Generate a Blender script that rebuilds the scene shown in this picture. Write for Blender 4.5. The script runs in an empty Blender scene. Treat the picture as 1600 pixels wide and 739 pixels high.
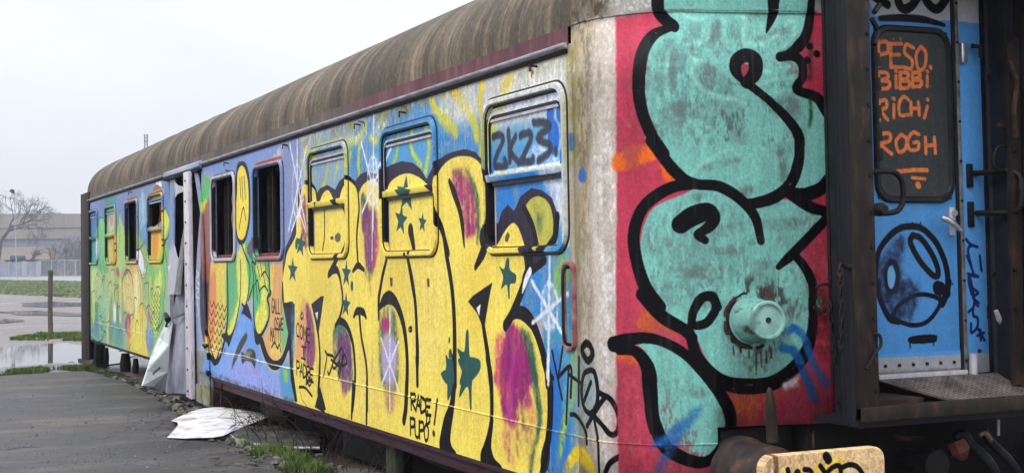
import bpy, bmesh, math, random
import numpy as np
from mathutils import Matrix, Vector, noise
random.seed(7); RNG=np.random.default_rng(11)
C=bpy.context.scene.collection
R=math.radians
# ------------------------------------------------------------ camera, sky, sun, exposure
SC=bpy.context.scene
cam=bpy.data.cameras.new('camera'); camo=bpy.data.objects.new('camera',cam); C.objects.link(camo); SC.camera=camo
cam.sensor_width=36; cam.lens=36*2200/1600; cam.shift_y=(320-369.5)/1600; cam.clip_start=.05; cam.clip_end=3000
yaw,pitch,roll=0.42626,0.03892,-0.01704
fw=Vector((-math.cos(yaw)*math.cos(pitch),math.sin(yaw)*math.cos(pitch),math.sin(pitch)))
r0=fw.cross(Vector((0,0,1))).normalized(); u0=r0.cross(fw)
rr=r0*math.cos(roll)+u0*math.sin(roll); uu=u0*math.cos(roll)-r0*math.sin(roll)
mw=Matrix((rr,uu,-fw)).transposed().to_4x4(); mw.translation=Vector((6.62347,-3.36765,1.62985)); camo.matrix_world=mw
SC.view_settings.view_transform='Standard'; SC.view_settings.look='None'; SC.view_settings.exposure=0.36; SC.view_settings.gamma=1
W=bpy.data.worlds.new('World'); SC.world=W; W.use_nodes=True; nt=W.node_tree; nt.nodes.clear()
SUN_EL,SUN_AZ=R(48),R(-62)     # azimuth measured from +X towards +Y
def N(nt,t,**k):
    n=nt.nodes.new(t)
    for a,b in k.items(): setattr(n,a,b)
    return n
sky=N(nt,'ShaderNodeTexSky',sky_type='NISHITA'); sky.sun_disc=False; sky.sun_elevation=SUN_EL; sky.sun_rotation=R(90)-SUN_AZ; sky.dust_density=4; sky.air_density=1.2
tc=N(nt,'ShaderNodeTexCoord'); sep=N(nt,'ShaderNodeSeparateXYZ'); nt.links.new(tc.outputs['Generated'],sep.inputs[0])
rmp=N(nt,'ShaderNodeMapRange'); rmp.inputs[1].default_value=0; rmp.inputs[2].default_value=1; rmp.inputs[3].default_value=.84; rmp.inputs[4].default_value=2.25   # overcast: brighter towards the zenith
nt.links.new(sep.outputs[2],rmp.inputs[0])
cl=N(nt,'ShaderNodeTexNoise'); cl.inputs['Scale'].default_value=1.6; cl.inputs['Detail'].default_value=6
mp_=N(nt,'ShaderNodeMapping'); mp_.inputs['Scale'].default_value=(1,1,2.6); nt.links.new(tc.outputs['Generated'],mp_.inputs[0]); nt.links.new(mp_.outputs[0],cl.inputs['Vector'])
clr=N(nt,'ShaderNodeMapRange'); clr.inputs[1].default_value=.3; clr.inputs[2].default_value=.7; clr.inputs[3].default_value=7.6; clr.inputs[4].default_value=10.2; nt.links.new(cl.outputs[0],clr.inputs[0])
mul=N(nt,'ShaderNodeMath',operation='MULTIPLY'); nt.links.new(rmp.outputs[0],mul.inputs[0]); nt.links.new(clr.outputs[0],mul.inputs[1])
tint=N(nt,'ShaderNodeVectorMath',operation='SCALE'); tint.inputs[0].default_value=(.895,.92,1.0); nt.links.new(mul.outputs[0],tint.inputs['Scale'])
mx=N(nt,'ShaderNodeMix',data_type='RGBA'); mx.inputs[0].default_value=.93; nt.links.new(sky.outputs[0],mx.inputs[6]); nt.links.new(tint.outputs[0],mx.inputs[7])
bg=N(nt,'ShaderNodeBackground'); bg.inputs[1].default_value=.1; nt.links.new(mx.outputs[2],bg.inputs[0])
wo=N(nt,'ShaderNodeOutputWorld'); nt.links.new(bg.outputs[0],wo.inputs[0])
sl=bpy.data.lights.new('sun','SUN'); sl.energy=1.2; sl.angle=R(18); sl.color=(1,.97,.93); so=bpy.data.objects.new('sun',sl); C.objects.link(so)
sd=Vector((math.cos(SUN_AZ)*math.cos(SUN_EL),math.sin(SUN_AZ)*math.cos(SUN_EL),math.sin(SUN_EL))); so.rotation_euler=sd.to_track_quat('Z','Y').to_euler()

# ------------------------------------------------------------ helpers
def tag(o,label=None,cat=None,group=None,kind=None):
    if label:o['label']=label
    if cat:o['category']=cat
    if group:o['group']=group
    if kind:o['kind']=kind
    return o
def thing(name,loc,label,cat,group=None):
    o=bpy.data.objects.new(name,None); o.empty_display_size=.3; C.objects.link(o); o.location=loc; o.matrix_world=Matrix.Translation(Vector(loc)); tag(o,label,cat,group); return o
def adopt(o,parent):
    o.parent=parent; o.matrix_parent_inverse=parent.matrix_world.inverted() if parent.type=='EMPTY' else Matrix.Identity(4)
def solidify(o,th,flip=False):
    '''give a sheet thickness behind its front: a shifted copy along the vertex normals plus rim faces'''
    bm=bmesh.new(); bm.from_mesh(o.data); bmesh.ops.recalc_face_normals(bm,faces=bm.faces); bm.normal_update()
    if sum(f.normal.y*f.calc_area() for f in bm.faces)>0 and not flip and abs(sum(f.normal.y*f.calc_area() for f in bm.faces))>1e-4: bmesh.ops.reverse_faces(bm,faces=bm.faces); bm.normal_update()
    v0=list(bm.verts); f0=list(bm.faces); be=[e for e in bm.edges if len(e.link_faces)==1]; nv={v:bm.verts.new(v.co-v.normal*th) for v in v0}
    ul=bm.loops.layers.uv.active
    for f in f0:
        g=bm.faces.new([nv[v] for v in f.verts][::-1]); g.smooth=f.smooth
        if ul:
            for a,b in zip(g.loops,list(f.loops)[::-1]): a[ul].uv=b[ul].uv
    for e in be:
        l=e.link_loops[0]; a,b=l.vert,l.link_loop_next.vert; g=bm.faces.new((b,a,nv[a],nv[b]))
        if ul:
            for x,y in zip(g.loops,(l.link_loop_next,l,l,l.link_loop_next)): x[ul].uv=y[ul].uv
    bm.to_mesh(o.data); bm.free(); return o
class MB:
    def __init__(s): s.v=[];s.f=[]
    def quad(s,a,b,c,d): n=len(s.v); s.v+=[a,b,c,d]; s.f.append((n,n+1,n+2,n+3)); return s
    def box(s,x0,x1,y0,y1,z0,z1):
        n=len(s.v); s.v+=[(x,y,z) for x in(x0,x1) for y in(y0,y1) for z in(z0,z1)]
        s.f+=[tuple(n+i for i in q) for q in((0,1,3,2),(4,6,7,5),(0,4,5,1),(2,3,7,6),(0,2,6,4),(1,5,7,3))]; return s
    def hull8(s,p):  # 8 corners: bottom 4 ccw, top 4 ccw
        n=len(s.v); s.v+=list(p); s.f+=[tuple(n+i for i in q) for q in((3,2,1,0),(4,5,6,7),(0,1,5,4),(1,2,6,5),(2,3,7,6),(3,0,4,7))]; return s
    def tube(s,path,r,k=8,cap=True):
        path=[Vector(p) for p in path]; m=len(path); rs=r if isinstance(r,(list,tuple)) else [r]*m
        if len(rs)!=m: rs=[np.interp(i/(m-1),np.linspace(0,1,len(rs)),rs) for i in range(m)]
        n0=len(s.v); up=None
        for i,p in enumerate(path):
            t=(path[min(i+1,m-1)]-path[max(i-1,0)]); t=t.normalized() if t.length>1e-9 else Vector((0,0,1))
            if up is None: up=Vector((0,0,1)) if abs(t.z)<.9 else Vector((1,0,0))
            a=t.cross(up); a=a.normalized() if a.length>1e-6 else t.orthogonal().normalized(); b=a.cross(t).normalized(); up=b
            for j in range(k):
                q=2*math.pi*j/k; s.v.append(tuple(p+(a*math.cos(q)+b*math.sin(q))*rs[i]))
        for i in range(m-1):
            for j in range(k):
                a=n0+i*k+j; b=n0+i*k+(j+1)%k; s.f.append((a,b,b+k,a+k))
        if cap: s.f.append(tuple(n0+j for j in range(k))[::-1]); s.f.append(tuple(n0+(m-1)*k+j for j in range(k)))
        return s
    def prism(s,poly,vec):  # planar 3d polygon extruded
        n=len(s.v); m=len(poly); v=Vector(vec); s.v+=[tuple(p) for p in poly]+[tuple(Vector(p)+v) for p in poly]
        s.f.append(tuple(range(n,n+m))[::-1]); s.f.append(tuple(range(n+m,n+2*m)))
        for i in range(m): j=(i+1)%m; s.f.append((n+i,n+j,n+m+j,n+m+i))
        return s
    def lathe(s,c,ax,prof,k=24):  # prof: (dist along ax, radius)
        c=Vector(c); ax=Vector(ax).normalized(); a=ax.orthogonal().normalized(); b=ax.cross(a); n=len(s.v)
        for d,r in prof:
            for j in range(k): q=2*math.pi*j/k; s.v.append(tuple(c+ax*d+(a*math.cos(q)+b*math.sin(q))*r))
        for i in range(len(prof)-1):
            for j in range(k): s.f.append((n+i*k+j,n+i*k+(j+1)%k,n+(i+1)*k+(j+1)%k,n+(i+1)*k+j))
        s.f.append(tuple(n+j for j in range(k))[::-1]); s.f.append(tuple(n+(len(prof)-1)*k+j for j in range(k))); return s
    def build(s,name,mat,parent=None,smooth=False,bevel=0,uv=None,solid=0):
        me=bpy.data.meshes.new(name); me.from_pydata([tuple(p) for p in s.v],[],s.f); me.update()
        me.materials.append(mat); o=bpy.data.objects.new(name,me); C.objects.link(o)
        if solid: solidify(o,solid)
        if bevel:
            bm=bmesh.new(); bm.from_mesh(me); bmesh.ops.recalc_face_normals(bm,faces=bm.faces); ed=[e for e in bm.edges if len(e.link_faces)==2 and e.calc_face_angle(0)>R(40)]
            bmesh.ops.bevel(bm,geom=ed,offset=bevel,segments=2,profile=.5,affect='EDGES',clamp_overlap=True); bm.to_mesh(me); bm.free(); smooth=True
        if uv:
            l=me.uv_layers.new(name='UVMap'); co=np.array([uv(v.co) for v in me.vertices]); idx=np.empty(len(me.loops),int); me.loops.foreach_get('vertex_index',idx)
            l.data.foreach_set('uv',co[idx].astype(np.float32).ravel())
        if smooth:
            me.polygons.foreach_set('use_smooth',[True]*len(me.polygons))
            try: me.set_sharp_from_angle(angle=R(38))
            except Exception: pass
        if parent: adopt(o,parent)
        return o
def rrect(u0,u1,v0,v1,r,k=5):
    out=[]
    for cx,cy,a0 in((u1-r,v1-r,0),(u0+r,v1-r,90),(u0+r,v0+r,180),(u1-r,v0+r,270)):
        for i in range(k+1): a=R(a0+90*i/k); out.append((cx+r*math.cos(a),cy+r*math.sin(a)))
    return out
def ring(mb,P,u0,u1,v0,v1,r,w,d0,d1,k=5):  # rounded frame; P(u,v,depth) -> xyz ; depth d0 back, d1 front
    o=rrect(u0,u1,v0,v1,r,k); i=rrect(u0+w,u1-w,v0+w,v1-w,max(r-w*.6,.012),k); m=len(o); n=len(mb.v)
    e=.25*w
    o2=rrect(u0+e,u1-e,v0+e,v1-e,max(r-e,.01),k); i2=rrect(u0+w-e,u1-w+e,v0+w-e,v1-w+e,max(r-w*.6+.01,.015),k)
    loops=[(o,d0),(o,d0+(d1-d0)*.55),(o2,d1),(i2,d1),(i,d0+(d1-d0)*.55),(i,d0)]
    for L,d in loops: mb.v+=[P(u,v,d) for u,v in L]
    for a in range(len(loops)-1):
        for j in range(m): q=(j+1)%m; mb.f.append((n+a*m+j,n+a*m+q,n+(a+1)*m+q,n+(a+1)*m+j))
    return mb

# ------------------------------------------------------------ materials
def mat(name):
    m=bpy.data.materials.new(name); m.use_nodes=True; nt=m.node_tree; b=nt.nodes['Principled BSDF']; return m,nt,b
def noise_n(nt,scale,detail=4,rough=.55,mapscale=None,coord='Object'):
    tc=N(nt,'ShaderNodeTexCoord'); n=N(nt,'ShaderNodeTexNoise'); n.inputs['Scale'].default_value=scale; n.inputs['Detail'].default_value=detail; n.inputs['Roughness'].default_value=rough
    if mapscale:
        mp=N(nt,'ShaderNodeMapping'); mp.inputs['Scale'].default_value=mapscale; nt.links.new(tc.outputs[coord],mp.inputs[0]); nt.links.new(mp.outputs[0],n.inputs['Vector'])
    else: nt.links.new(tc.outputs[coord],n.inputs['Vector'])
    return n
def ramp(nt,src,stops):
    r=N(nt,'ShaderNodeValToRGB'); e=r.color_ramp.elements
    while len(e)>1: e.remove(e[-1])
    e[0].position=stops[0][0]; e[0].color=tuple(stops[0][1])+(1,)
    for p,c in stops[1:]: x=e.new(p); x.color=tuple(c)+(1,)
    nt.links.new(src,r.inputs[0]); return r
def bump(nt,b,src,strength=.3,dist=.01):
    bp=N(nt,'ShaderNodeBump'); bp.inputs['Strength'].default_value=strength; bp.inputs['Distance'].default_value=dist; nt.links.new(src,bp.inputs['Height']); nt.links.new(bp.outputs[0],b.inputs['Normal']); return bp
def mixc(nt,fac,a,b,mode='MIX'):
    m=N(nt,'ShaderNodeMix',data_type='RGBA',blend_type=mode)
    for i,x in((0,fac),(6,a),(7,b)):
        if hasattr(x,'links') or hasattr(x,'is_linked'): nt.links.new(x,m.inputs[i])
        elif isinstance(x,(int,float)): m.inputs[i].default_value=x
        else: m.inputs[i].default_value=tuple(x)+(1,)
    return m.outputs[2]
def simple(name,stops,scale=8,rough=.7,metal=0,bmp=.3,bd=.004,ms=None,detail=5,r2=None):
    m,nt,b=mat(name); n=noise_n(nt,scale,detail,.6,ms); r=ramp(nt,n.outputs[0],stops); nt.links.new(r.outputs[0],b.inputs['Base Color'])
    b.inputs['Roughness'].default_value=rough; b.inputs['Metallic'].default_value=metal; b.inputs['Specular IOR Level'].default_value=.5 if (metal or rough<.45) else .25
    if r2 is not None:
        mr=N(nt,'ShaderNodeMapRange'); mr.inputs[3].default_value=rough; mr.inputs[4].default_value=r2; nt.links.new(n.outputs[0],mr.inputs[0]); nt.links.new(mr.outputs[0],b.inputs['Roughness'])
    if bmp: n2=noise_n(nt,scale*4,4,.6,ms); bump(nt,b,n2.outputs[0],bmp,bd)
    return m
M={}
M['rust']=simple('rust',[(.3,(.009,.006,.006)),(.5,(.025,.014,.011)),(.72,(.085,.038,.024))],14,.85)
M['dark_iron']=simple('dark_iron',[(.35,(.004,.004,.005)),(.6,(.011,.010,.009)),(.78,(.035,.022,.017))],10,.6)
M['black_rubber']=simple('black_rubber',[(.3,(.005,.006,.009)),(.6,(.011,.012,.017)),(.8,(.028,.025,.026))],5,.55,ms=(3,3,.5))
M['sole_rust']=simple('sole_rust',[(.3,(.015,.007,.009)),(.5,(.06,.02,.027)),(.62,(.025,.027,.05)),(.78,(.12,.08,.09))],6,.7,ms=(1,4,6))
M['frame_brown']=simple('frame_brown',[(.3,(.007,.006,.006)),(.55,(.022,.015,.012)),(.78,(.075,.04,.027))],9,.7,ms=(2,2,.7))
M['pale_metal']=simple('pale_metal',[(.3,(.28,.27,.29)),(.5,(.44,.43,.46)),(.7,(.58,.56,.60))],7,.5,ms=(2,2,.5))
M['gutter_metal']=simple('gutter_metal',[(.3,(.20,.18,.19)),(.5,(.42,.40,.45)),(.7,(.55,.5,.55))],5,.5,ms=(1,5,5))
M['lavender_metal']=simple('lavender_metal',[(.3,(.17,.175,.21)),(.5,(.27,.275,.33)),(.7,(.36,.37,.43))],4,.55,ms=(2,2,.6))
M['chrome']=simple('chrome',[(.3,(.5,.5,.52)),(.7,(.75,.75,.77))],20,.25,metal=.8,bmp=.05)
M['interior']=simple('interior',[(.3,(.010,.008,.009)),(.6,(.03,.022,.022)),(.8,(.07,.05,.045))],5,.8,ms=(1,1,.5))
M['interior_red']=simple('interior_red',[(.3,(.08,.02,.02)),(.6,(.22,.05,.05)),(.8,(.3,.2,.2))],12,.7)
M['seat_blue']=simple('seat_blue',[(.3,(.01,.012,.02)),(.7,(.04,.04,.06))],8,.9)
M['kick_paint']=simple('kick_paint',[(.30,(.25,.24,.2)),(.42,(.46,.50,.50)),(.7,(.60,.65,.65))],5.5,.5,bmp=.3,detail=8)
M['white_sheet']=simple('white_sheet',[(.30,(.22,.18,.13)),(.40,(.50,.47,.42)),(.50,(.68,.67,.65)),(.7,(.76,.76,.76))],5.5,.55,bmp=.3,detail=9)
M['dull_metal']=simple('dull_metal',[(.3,(.08,.075,.07)),(.5,(.15,.145,.14)),(.7,(.25,.24,.24))],12,.6,metal=.2)
M['door_white']=simple('door_white',[(.3,(.25,.22,.22)),(.42,(.50,.46,.49)),(.7,(.68,.64,.68))],14,.55,ms=(2,2,.5))
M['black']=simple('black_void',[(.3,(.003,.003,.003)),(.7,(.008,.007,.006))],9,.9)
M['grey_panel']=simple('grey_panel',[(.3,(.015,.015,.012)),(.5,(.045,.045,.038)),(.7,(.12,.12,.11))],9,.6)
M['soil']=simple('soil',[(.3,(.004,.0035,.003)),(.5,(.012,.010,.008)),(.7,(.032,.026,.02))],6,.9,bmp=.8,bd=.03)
M['twig']=simple('twig',[(.3,(.012,.008,.007)),(.6,(.04,.025,.02)),(.8,(.12,.09,.075))],14,.85)
M['bark']=simple('bark',[(.3,(.06,.052,.06)),(.6,(.10,.09,.10)),(.8,(.15,.135,.145))],3,.9)
M['wood_post']=simple('wood_post',[(.3,(.05,.04,.035)),(.6,(.12,.095,.08)),(.8,(.18,.15,.13))],9,.9,ms=(3,3,.4))
M['moss']=simple('moss',[(.3,(.03,.05,.01)),(.6,(.10,.14,.03)),(.8,(.18,.2,.06))],18,.95,bmp=.8,bd=.01)
M['grass']=simple('grass',[(.3,(.03,.055,.012)),(.5,(.07,.12,.022)),(.7,(.15,.20,.06))],2.2,.7,bmp=0)
M['dry_grass']=simple('dry_grass',[(.3,(.10,.08,.04)),(.6,(.22,.18,.09))],4,.8,bmp=0)
M['concrete']=simple('concrete',[(.3,(.014,.017,.010)),(.5,(.035,.042,.026)),(.7,(.075,.085,.055))],9,.85,ms=(1,1,.5))
M['stone']=simple('stone',[(.3,(.05,.045,.04)),(.5,(.13,.12,.11)),(.7,(.26,.25,.23))],7,.85)
M['fence_grey']=simple('fence_grey',[(.3,(.20,.225,.27)),(.7,(.30,.33,.385))],.6,.7,bmp=0)
M['fence_post']=simple('fence_post',[(.3,(.28,.30,.34)),(.7,(.38,.40,.44))],2,.7,bmp=0)
M['wire']=simple('wire',[(.3,(.25,.27,.30)),(.7,(.38,.40,.44))],2,.6,bmp=0)
M['road']=simple('road',[(.3,(.20,.20,.215)),(.7,(.28,.28,.30))],.2,.5,bmp=0)
M['wh_top']=simple('warehouse_fascia',[(.3,(.25,.225,.205)),(.7,(.31,.28,.255))],.05,.8,ms=(1,1,4),bmp=0)
M['wh_glass']=simple('warehouse_glazing',[(.3,(.14,.17,.22)),(.7,(.24,.27,.33))],.2,.3,bmp=0)
M['wh_low']=simple('warehouse_wall',[(.3,(.30,.255,.21)),(.7,(.38,.325,.27))],.1,.8,bmp=0)
M['wh_roof']=simple('warehouse_roof',[(.3,(.2,.2,.21)),(.7,(.28,.28,.29))],.1,.8,bmp=0)
M['meadow_grass']=simple('meadow_grass',[(.3,(.13,.17,.075)),(.5,(.17,.22,.10)),(.7,(.26,.25,.15))],.25,.9,bmp=0)
M['far_hedge']=simple('far_hedge',[(.3,(.17,.17,.19)),(.7,(.26,.26,.28))],1,.9,bmp=0)
M['shed']=simple('shed',[(.3,(.05,.08,.08)),(.7,(.09,.12,.13))],1,.7,bmp=0)
M['steel_blue']=simple('steel_blue',[(.3,(.09,.12,.18)),(.7,(.15,.19,.27))],1,.6,bmp=0)
M['seal_black']=simple('seal_black',[(.3,(.006,.006,.008)),(.7,(.02,.02,.022))],9,.45)
M['lamp_green']=simple('lamp_green',[(.34,(.09,.03,.025)),(.39,(.06,.12,.10)),(.45,(.15,.34,.29)),(.6,(.19,.42,.36)),(.75,(.26,.50,.43))],11,.55,ms=(1,2.5,1.2),detail=9)
M['lens']=simple('lens_green',[(.36,(.10,.22,.18)),(.46,(.22,.43,.37)),(.7,(.29,.53,.46))],14,.35,detail=8)
M['hose_red']=simple('hose_red',[(.3,(.08,.02,.02)),(.7,(.18,.06,.05))],12,.6)
M['reflect']=simple('window_dark',[(.3,(.01,.01,.013)),(.7,(.02,.02,.025))],4,.15,bmp=0)
M['tape']=simple('leaf_litter',[(.3,(.04,.03,.022)),(.7,(.15,.115,.085))],9,.8)

# ------------------------------------------------------------ paint canvases (flat graffiti print, drawn here in wall metres)
def vnoise(h,w,ch,cw):
    gh,gw=int(h/ch)+3,int(w/cw)+3; g=RNG.random((gh,gw)).astype(np.float32)
    y=np.arange(h)/ch; x=np.arange(w)/cw; yi=y.astype(int); xi=x.astype(int); fy=(y-yi)[:,None].astype(np.float32); fx=(x-xi)[None].astype(np.float32)
    fy=fy*fy*(3-2*fy); fx=fx*fx*(3-2*fx)
    a=g[np.ix_(yi,xi)];b=g[np.ix_(yi,xi+1)];c=g[np.ix_(yi+1,xi)];d=g[np.ix_(yi+1,xi+1)]
    return (a*(1-fx)+b*fx)*(1-fy)+(c*(1-fx)+d*fx)*fy
def catmull(P,closed,k=8):
    P=np.asarray(P,float); n=len(P)
    if n<3: return P
    out=[]
    for i in range(n if closed else n-1):
        if closed: a,b,c,d=P[i-1],P[i],P[(i+1)%n],P[(i+2)%n]
        else: b,c=P[i],P[i+1]; a=P[i-1] if i else 2*b-c; d=P[i+2] if i+2<n else 2*c-b
        t=np.linspace(0,1,k,endpoint=False)[:,None]
        out.append(.5*((2*b)+(c-a)*t+(2*a-5*b+4*c-d)*t*t+(3*b-a-3*c+d)*t**3))
    if not closed: out.append(P[-1:])
    return np.concatenate(out)
def blur(m,r):
    r=int(round(r))
    if r<1: return m
    for _ in range(2):
        for ax in(0,1):
            p=np.pad(m,[(r+1,r) if a==ax else (0,0) for a in(0,1)]); c=np.cumsum(p,axis=ax,dtype=np.float64)
            m=((c[2*r+1:]-c[:-2*r-1]) if ax==0 else (c[:,2*r+1:]-c[:,:-2*r-1]))/(2*r+1)
    return m
class Canvas:
    def __init__(s,u0,u1,v0,v1,res,base):
        s.u0,s.v0,s.res=u0,v0,res; s.w=int((u1-u0)*res); s.h=int((v1-v0)*res); s.u1=u0+s.w/res; s.v1=v0+s.h/res
        s.im=np.empty((s.h,s.w,3),np.float32); s.im[:]=np.array(base)/255
        s.bl=vnoise(s.h,s.w,.12*res,.16*res)*.36+vnoise(s.h,s.w,.05*res,.022*res)*.34+vnoise(s.h,s.w,.02*res,.007*res)*.30
        s.st=(.6*vnoise(s.h,s.w,.35*res,.022*res)+.4*vnoise(s.h,s.w,.10*res,.05*res)); s.sp=vnoise(s.h,s.w,.03*res,.025*res)*.6+vnoise(s.h,s.w,3,3)*.4
    def px(s,p): p=np.array(p,float).reshape(-1,2)/1000; return np.stack([(p[:,0]-s.u0)*s.res,(p[:,1]-s.v0)*s.res],1)
    def comp(s,x0,y0,m,col,al,streak):
        h,w=m.shape; m=m*al
        if streak<0:
            m=m*np.clip((s.bl[y0:y0+h,x0:x0+w]-(.5+streak*-.0))*7+.5,0,1)
        elif streak:
            st=s.st[y0:y0+h,x0:x0+w]; m=m*np.clip(1.25-streak*1.7*(1-st),0,1)
        sp=s.sp[y0:y0+h,x0:x0+w]
        e=m*(1-m)*4; m=np.clip(m+e*(sp-.5)*1.0,0,1)[...,None]
        s.im[y0:y0+h,x0:x0+w]=s.im[y0:y0+h,x0:x0+w]*(1-m)+np.array(col,np.float32)/255*m
    def fill(s,col,al,soft,streak,sm,p):
        P=s.px(p)
        if sm: P=catmull(P,True,5)
        r=soft/100*s.res*.5; pad=int(2*r)+2
        x0=max(int(P[:,0].min())-pad,0);x1=min(int(P[:,0].max())+pad+1,s.w);y0=max(int(P[:,1].min())-pad,0);y1=min(int(P[:,1].max())+pad+1,s.h)
        if x1-x0<2 or y1-y0<2: return
        m=np.zeros((y1-y0,x1-x0)); xs=np.arange(x0,x1)+.5; Q=np.roll(P,-1,0)
        for j in range(y1-y0):
            for sub in(.25,.75):
                y=y0+j+sub; k=(P[:,1]<=y)!=(Q[:,1]<=y)
                if not k.any(): continue
                a,b=P[k],Q[k]; c=np.sort(a[:,0]+(y-a[:,1])/(b[:,1]-a[:,1])*(b[:,0]-a[:,0]))
                for q in range(0,len(c)-1,2): m[j]+=.5*np.clip(np.minimum(c[q+1]-xs,xs-c[q])+.5,0,1)
        s.comp(x0,y0,blur(m,r),col,al,streak)
    def stroke(s,col,al,soft,w,sm,p):
        P=s.px(p)
        if len(P)==1: return
        if sm: P=catmull(P,False,6)
        W_=np.interp(np.linspace(0,1,len(P)),np.linspace(0,1,len(w)) if len(w)>1 else [0,1],w if len(w)>1 else [w[0]]*2)/200*s.res
        r=soft/100*s.res*.5; pad=int(W_.max()+2*r)+3
        x0=max(int(P[:,0].min())-pad,0);x1=min(int(P[:,0].max())+pad+1,s.w);y0=max(int(P[:,1].min())-pad,0);y1=min(int(P[:,1].max())+pad+1,s.h)
        if x1-x0<2 or y1-y0<2: return
        m=np.zeros((y1-y0,x1-x0))
        for i in range(len(P)-1):
            a,b=P[i],P[i+1]; q=max(W_[i],W_[i+1])+2
            X0=max(int(min(a[0],b[0])-q),x0);X1=min(int(max(a[0],b[0])+q)+2,x1);Y0=max(int(min(a[1],b[1])-q),y0);Y1=min(int(max(a[1],b[1])+q)+2,y1)
            if X1<=X0 or Y1<=Y0: continue
            gx=np.arange(X0,X1)[None]+.5-a[0]; gy=np.arange(Y0,Y1)[:,None]+.5-a[1]; d=b-a; L=max(d@d,1e-6); t=np.clip((gx*d[0]+gy*d[1])/L,0,1)
            ds=np.sqrt((gx-t*d[0])**2+(gy-t*d[1])**2); v=np.clip(W_[i]+(W_[i+1]-W_[i])*t-ds+.5,0,1); S_=m[Y0-y0:Y1-y0,X0-x0:X1-x0]; np.maximum(S_,v,out=S_)
        s.comp(x0,y0,blur(m,r),col,al,0)
    def draw(s,art):
        for c in art:
            if c[0]=='f': s.fill(*c[1:])
            else: s.stroke(*c[1:])
        return s
    def wear(s,k=.10):
        n=(s.st-.5)*k+(vnoise(s.h,s.w,.5*s.res,.6*s.res)-.5)*k+(s.sp-.5)*k*1.2+(vnoise(s.h,s.w,2.2,1.6)-.5)*k*1.6; s.im*=(1+n[...,None]); return s
    def image(s,name):
        im=bpy.data.images.new(name,s.w,s.h); a=np.ones((s.h,s.w,4),np.float32); a[...,:3]=np.clip(s.im,0,1); im.pixels.foreach_set(a.ravel()); im.update(); return im
    def uv(s,u,v): return ((u-s.u0)/(s.u1-s.u0),(v-s.v0)/(s.v1-s.v0))
def paint_mat(name,cv,rough=.45,gain=.90,bstr=.3,scr=1.0):
    m,nt,b=mat(name); t=N(nt,'ShaderNodeTexImage'); t.image=cv.image(name); t.interpolation='Linear'; t.extension='EXTEND'
    col=mixc(nt,1.0,t.outputs[0],(gain,gain,gain),'MULTIPLY')
    # run-down dirt and chipped specks on top of the print
    n=noise_n(nt,3.0,6,.65,(9,9,.55)); r=ramp(nt,n.outputs[0],[(.55,(0,0,0)),(.80,(1,1,1))]); col=mixc(nt,mixf(nt,r.outputs[0],.30*scr),col,(.11,.10,.075))
    n6=noise_n(nt,48,6,.8,(1,1,.7)); r6=ramp(nt,n6.outputs[0],[(.26,(.55,.54,.52)),(.38,(.92,.92,.92)),(.52,(1.02,1.02,1.02)),(.72,(1.2,1.2,1.2))]); col=mixc(nt,.62*min(scr+.3,1),col,r6.outputs[0],'MULTIPLY')
    n3=noise_n(nt,26,3,.7); r3=ramp(nt,n3.outputs[0],[(.685,(0,0,0)),(.72,(1,1,1))]); col=mixc(nt,mixf(nt,r3.outputs[0],.5*scr),col,(.16,.12,.10))
    nt.links.new(col,b.inputs['Base Color']); b.inputs['Roughness'].default_value=rough; b.inputs['Specular IOR Level'].default_value=.12
    n4=noise_n(nt,2.2,5,.6,(6,6,.8)); n5=noise_n(nt,90,2,.5,(1,1,.35)); ad=N(nt,'ShaderNodeMath',operation='MULTIPLY_ADD'); ad.inputs[1].default_value=.35; nt.links.new(n5.outputs[0],ad.inputs[0]); nt.links.new(n4.outputs[0],ad.inputs[2])
    bump(nt,b,ad.outputs[0],bstr*1.3,.014); return m
def mixf(nt,src,k):
    a=N(nt,'ShaderNodeMath',operation='MULTIPLY'); a.inputs[1].default_value=k; nt.links.new(src,a.inputs[0]); return a.outputs[0]
# measured points: where a sight line of the survey photograph (x, y in its pixels) meets a plane of the scene
EYE=np.array([6.62347,-3.36765,1.62985]); _r,_u,_f=[np.array(v) for v in (rr,uu,fw)]
def sight(x,y): return _f+_r*(x-800)/2200-_u*(y-320)/2200
def _on(x,y,k,v): d=sight(x,y); q=EYE+d*(v-EYE[k])/d[k]; return (float(q[0]),float(q[1]),float(q[2]))
def at_X(x,y,X): return _on(x,y,0,X)
def at_Y(x,y,Y): return _on(x,y,1,Y)
def at_Z(x,y,Z=0): return _on(x,y,2,Z)
B3,B4,B5,B6=(120,240,3.36),(120,420,3.36),(220,230,3.696),(220,420,3.696)
def at_B(b,x,y,Y): return at_Y(b[0]+x/b[2],b[1]+y/b[2],Y)
def at_W(x,y): q=at_Y(x,y,0); return q[0],q[2]
def at_XP(x,y,X): return at_X(x,y,X)[1:]
def at_YR(a,b,X,y=350): return sorted((at_X(a,y,X)[1],at_X(b,y,X)[1]))
def at_ZR(a,b,x,X): return sorted((at_X(x,a,X)[2],at_X(x,b,X)[2]))
def at_XM(p,X): return at_X(p[0],p[1],X)
def at_XZ(x,y,X): return at_X(x,y,X)[2]
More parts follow.
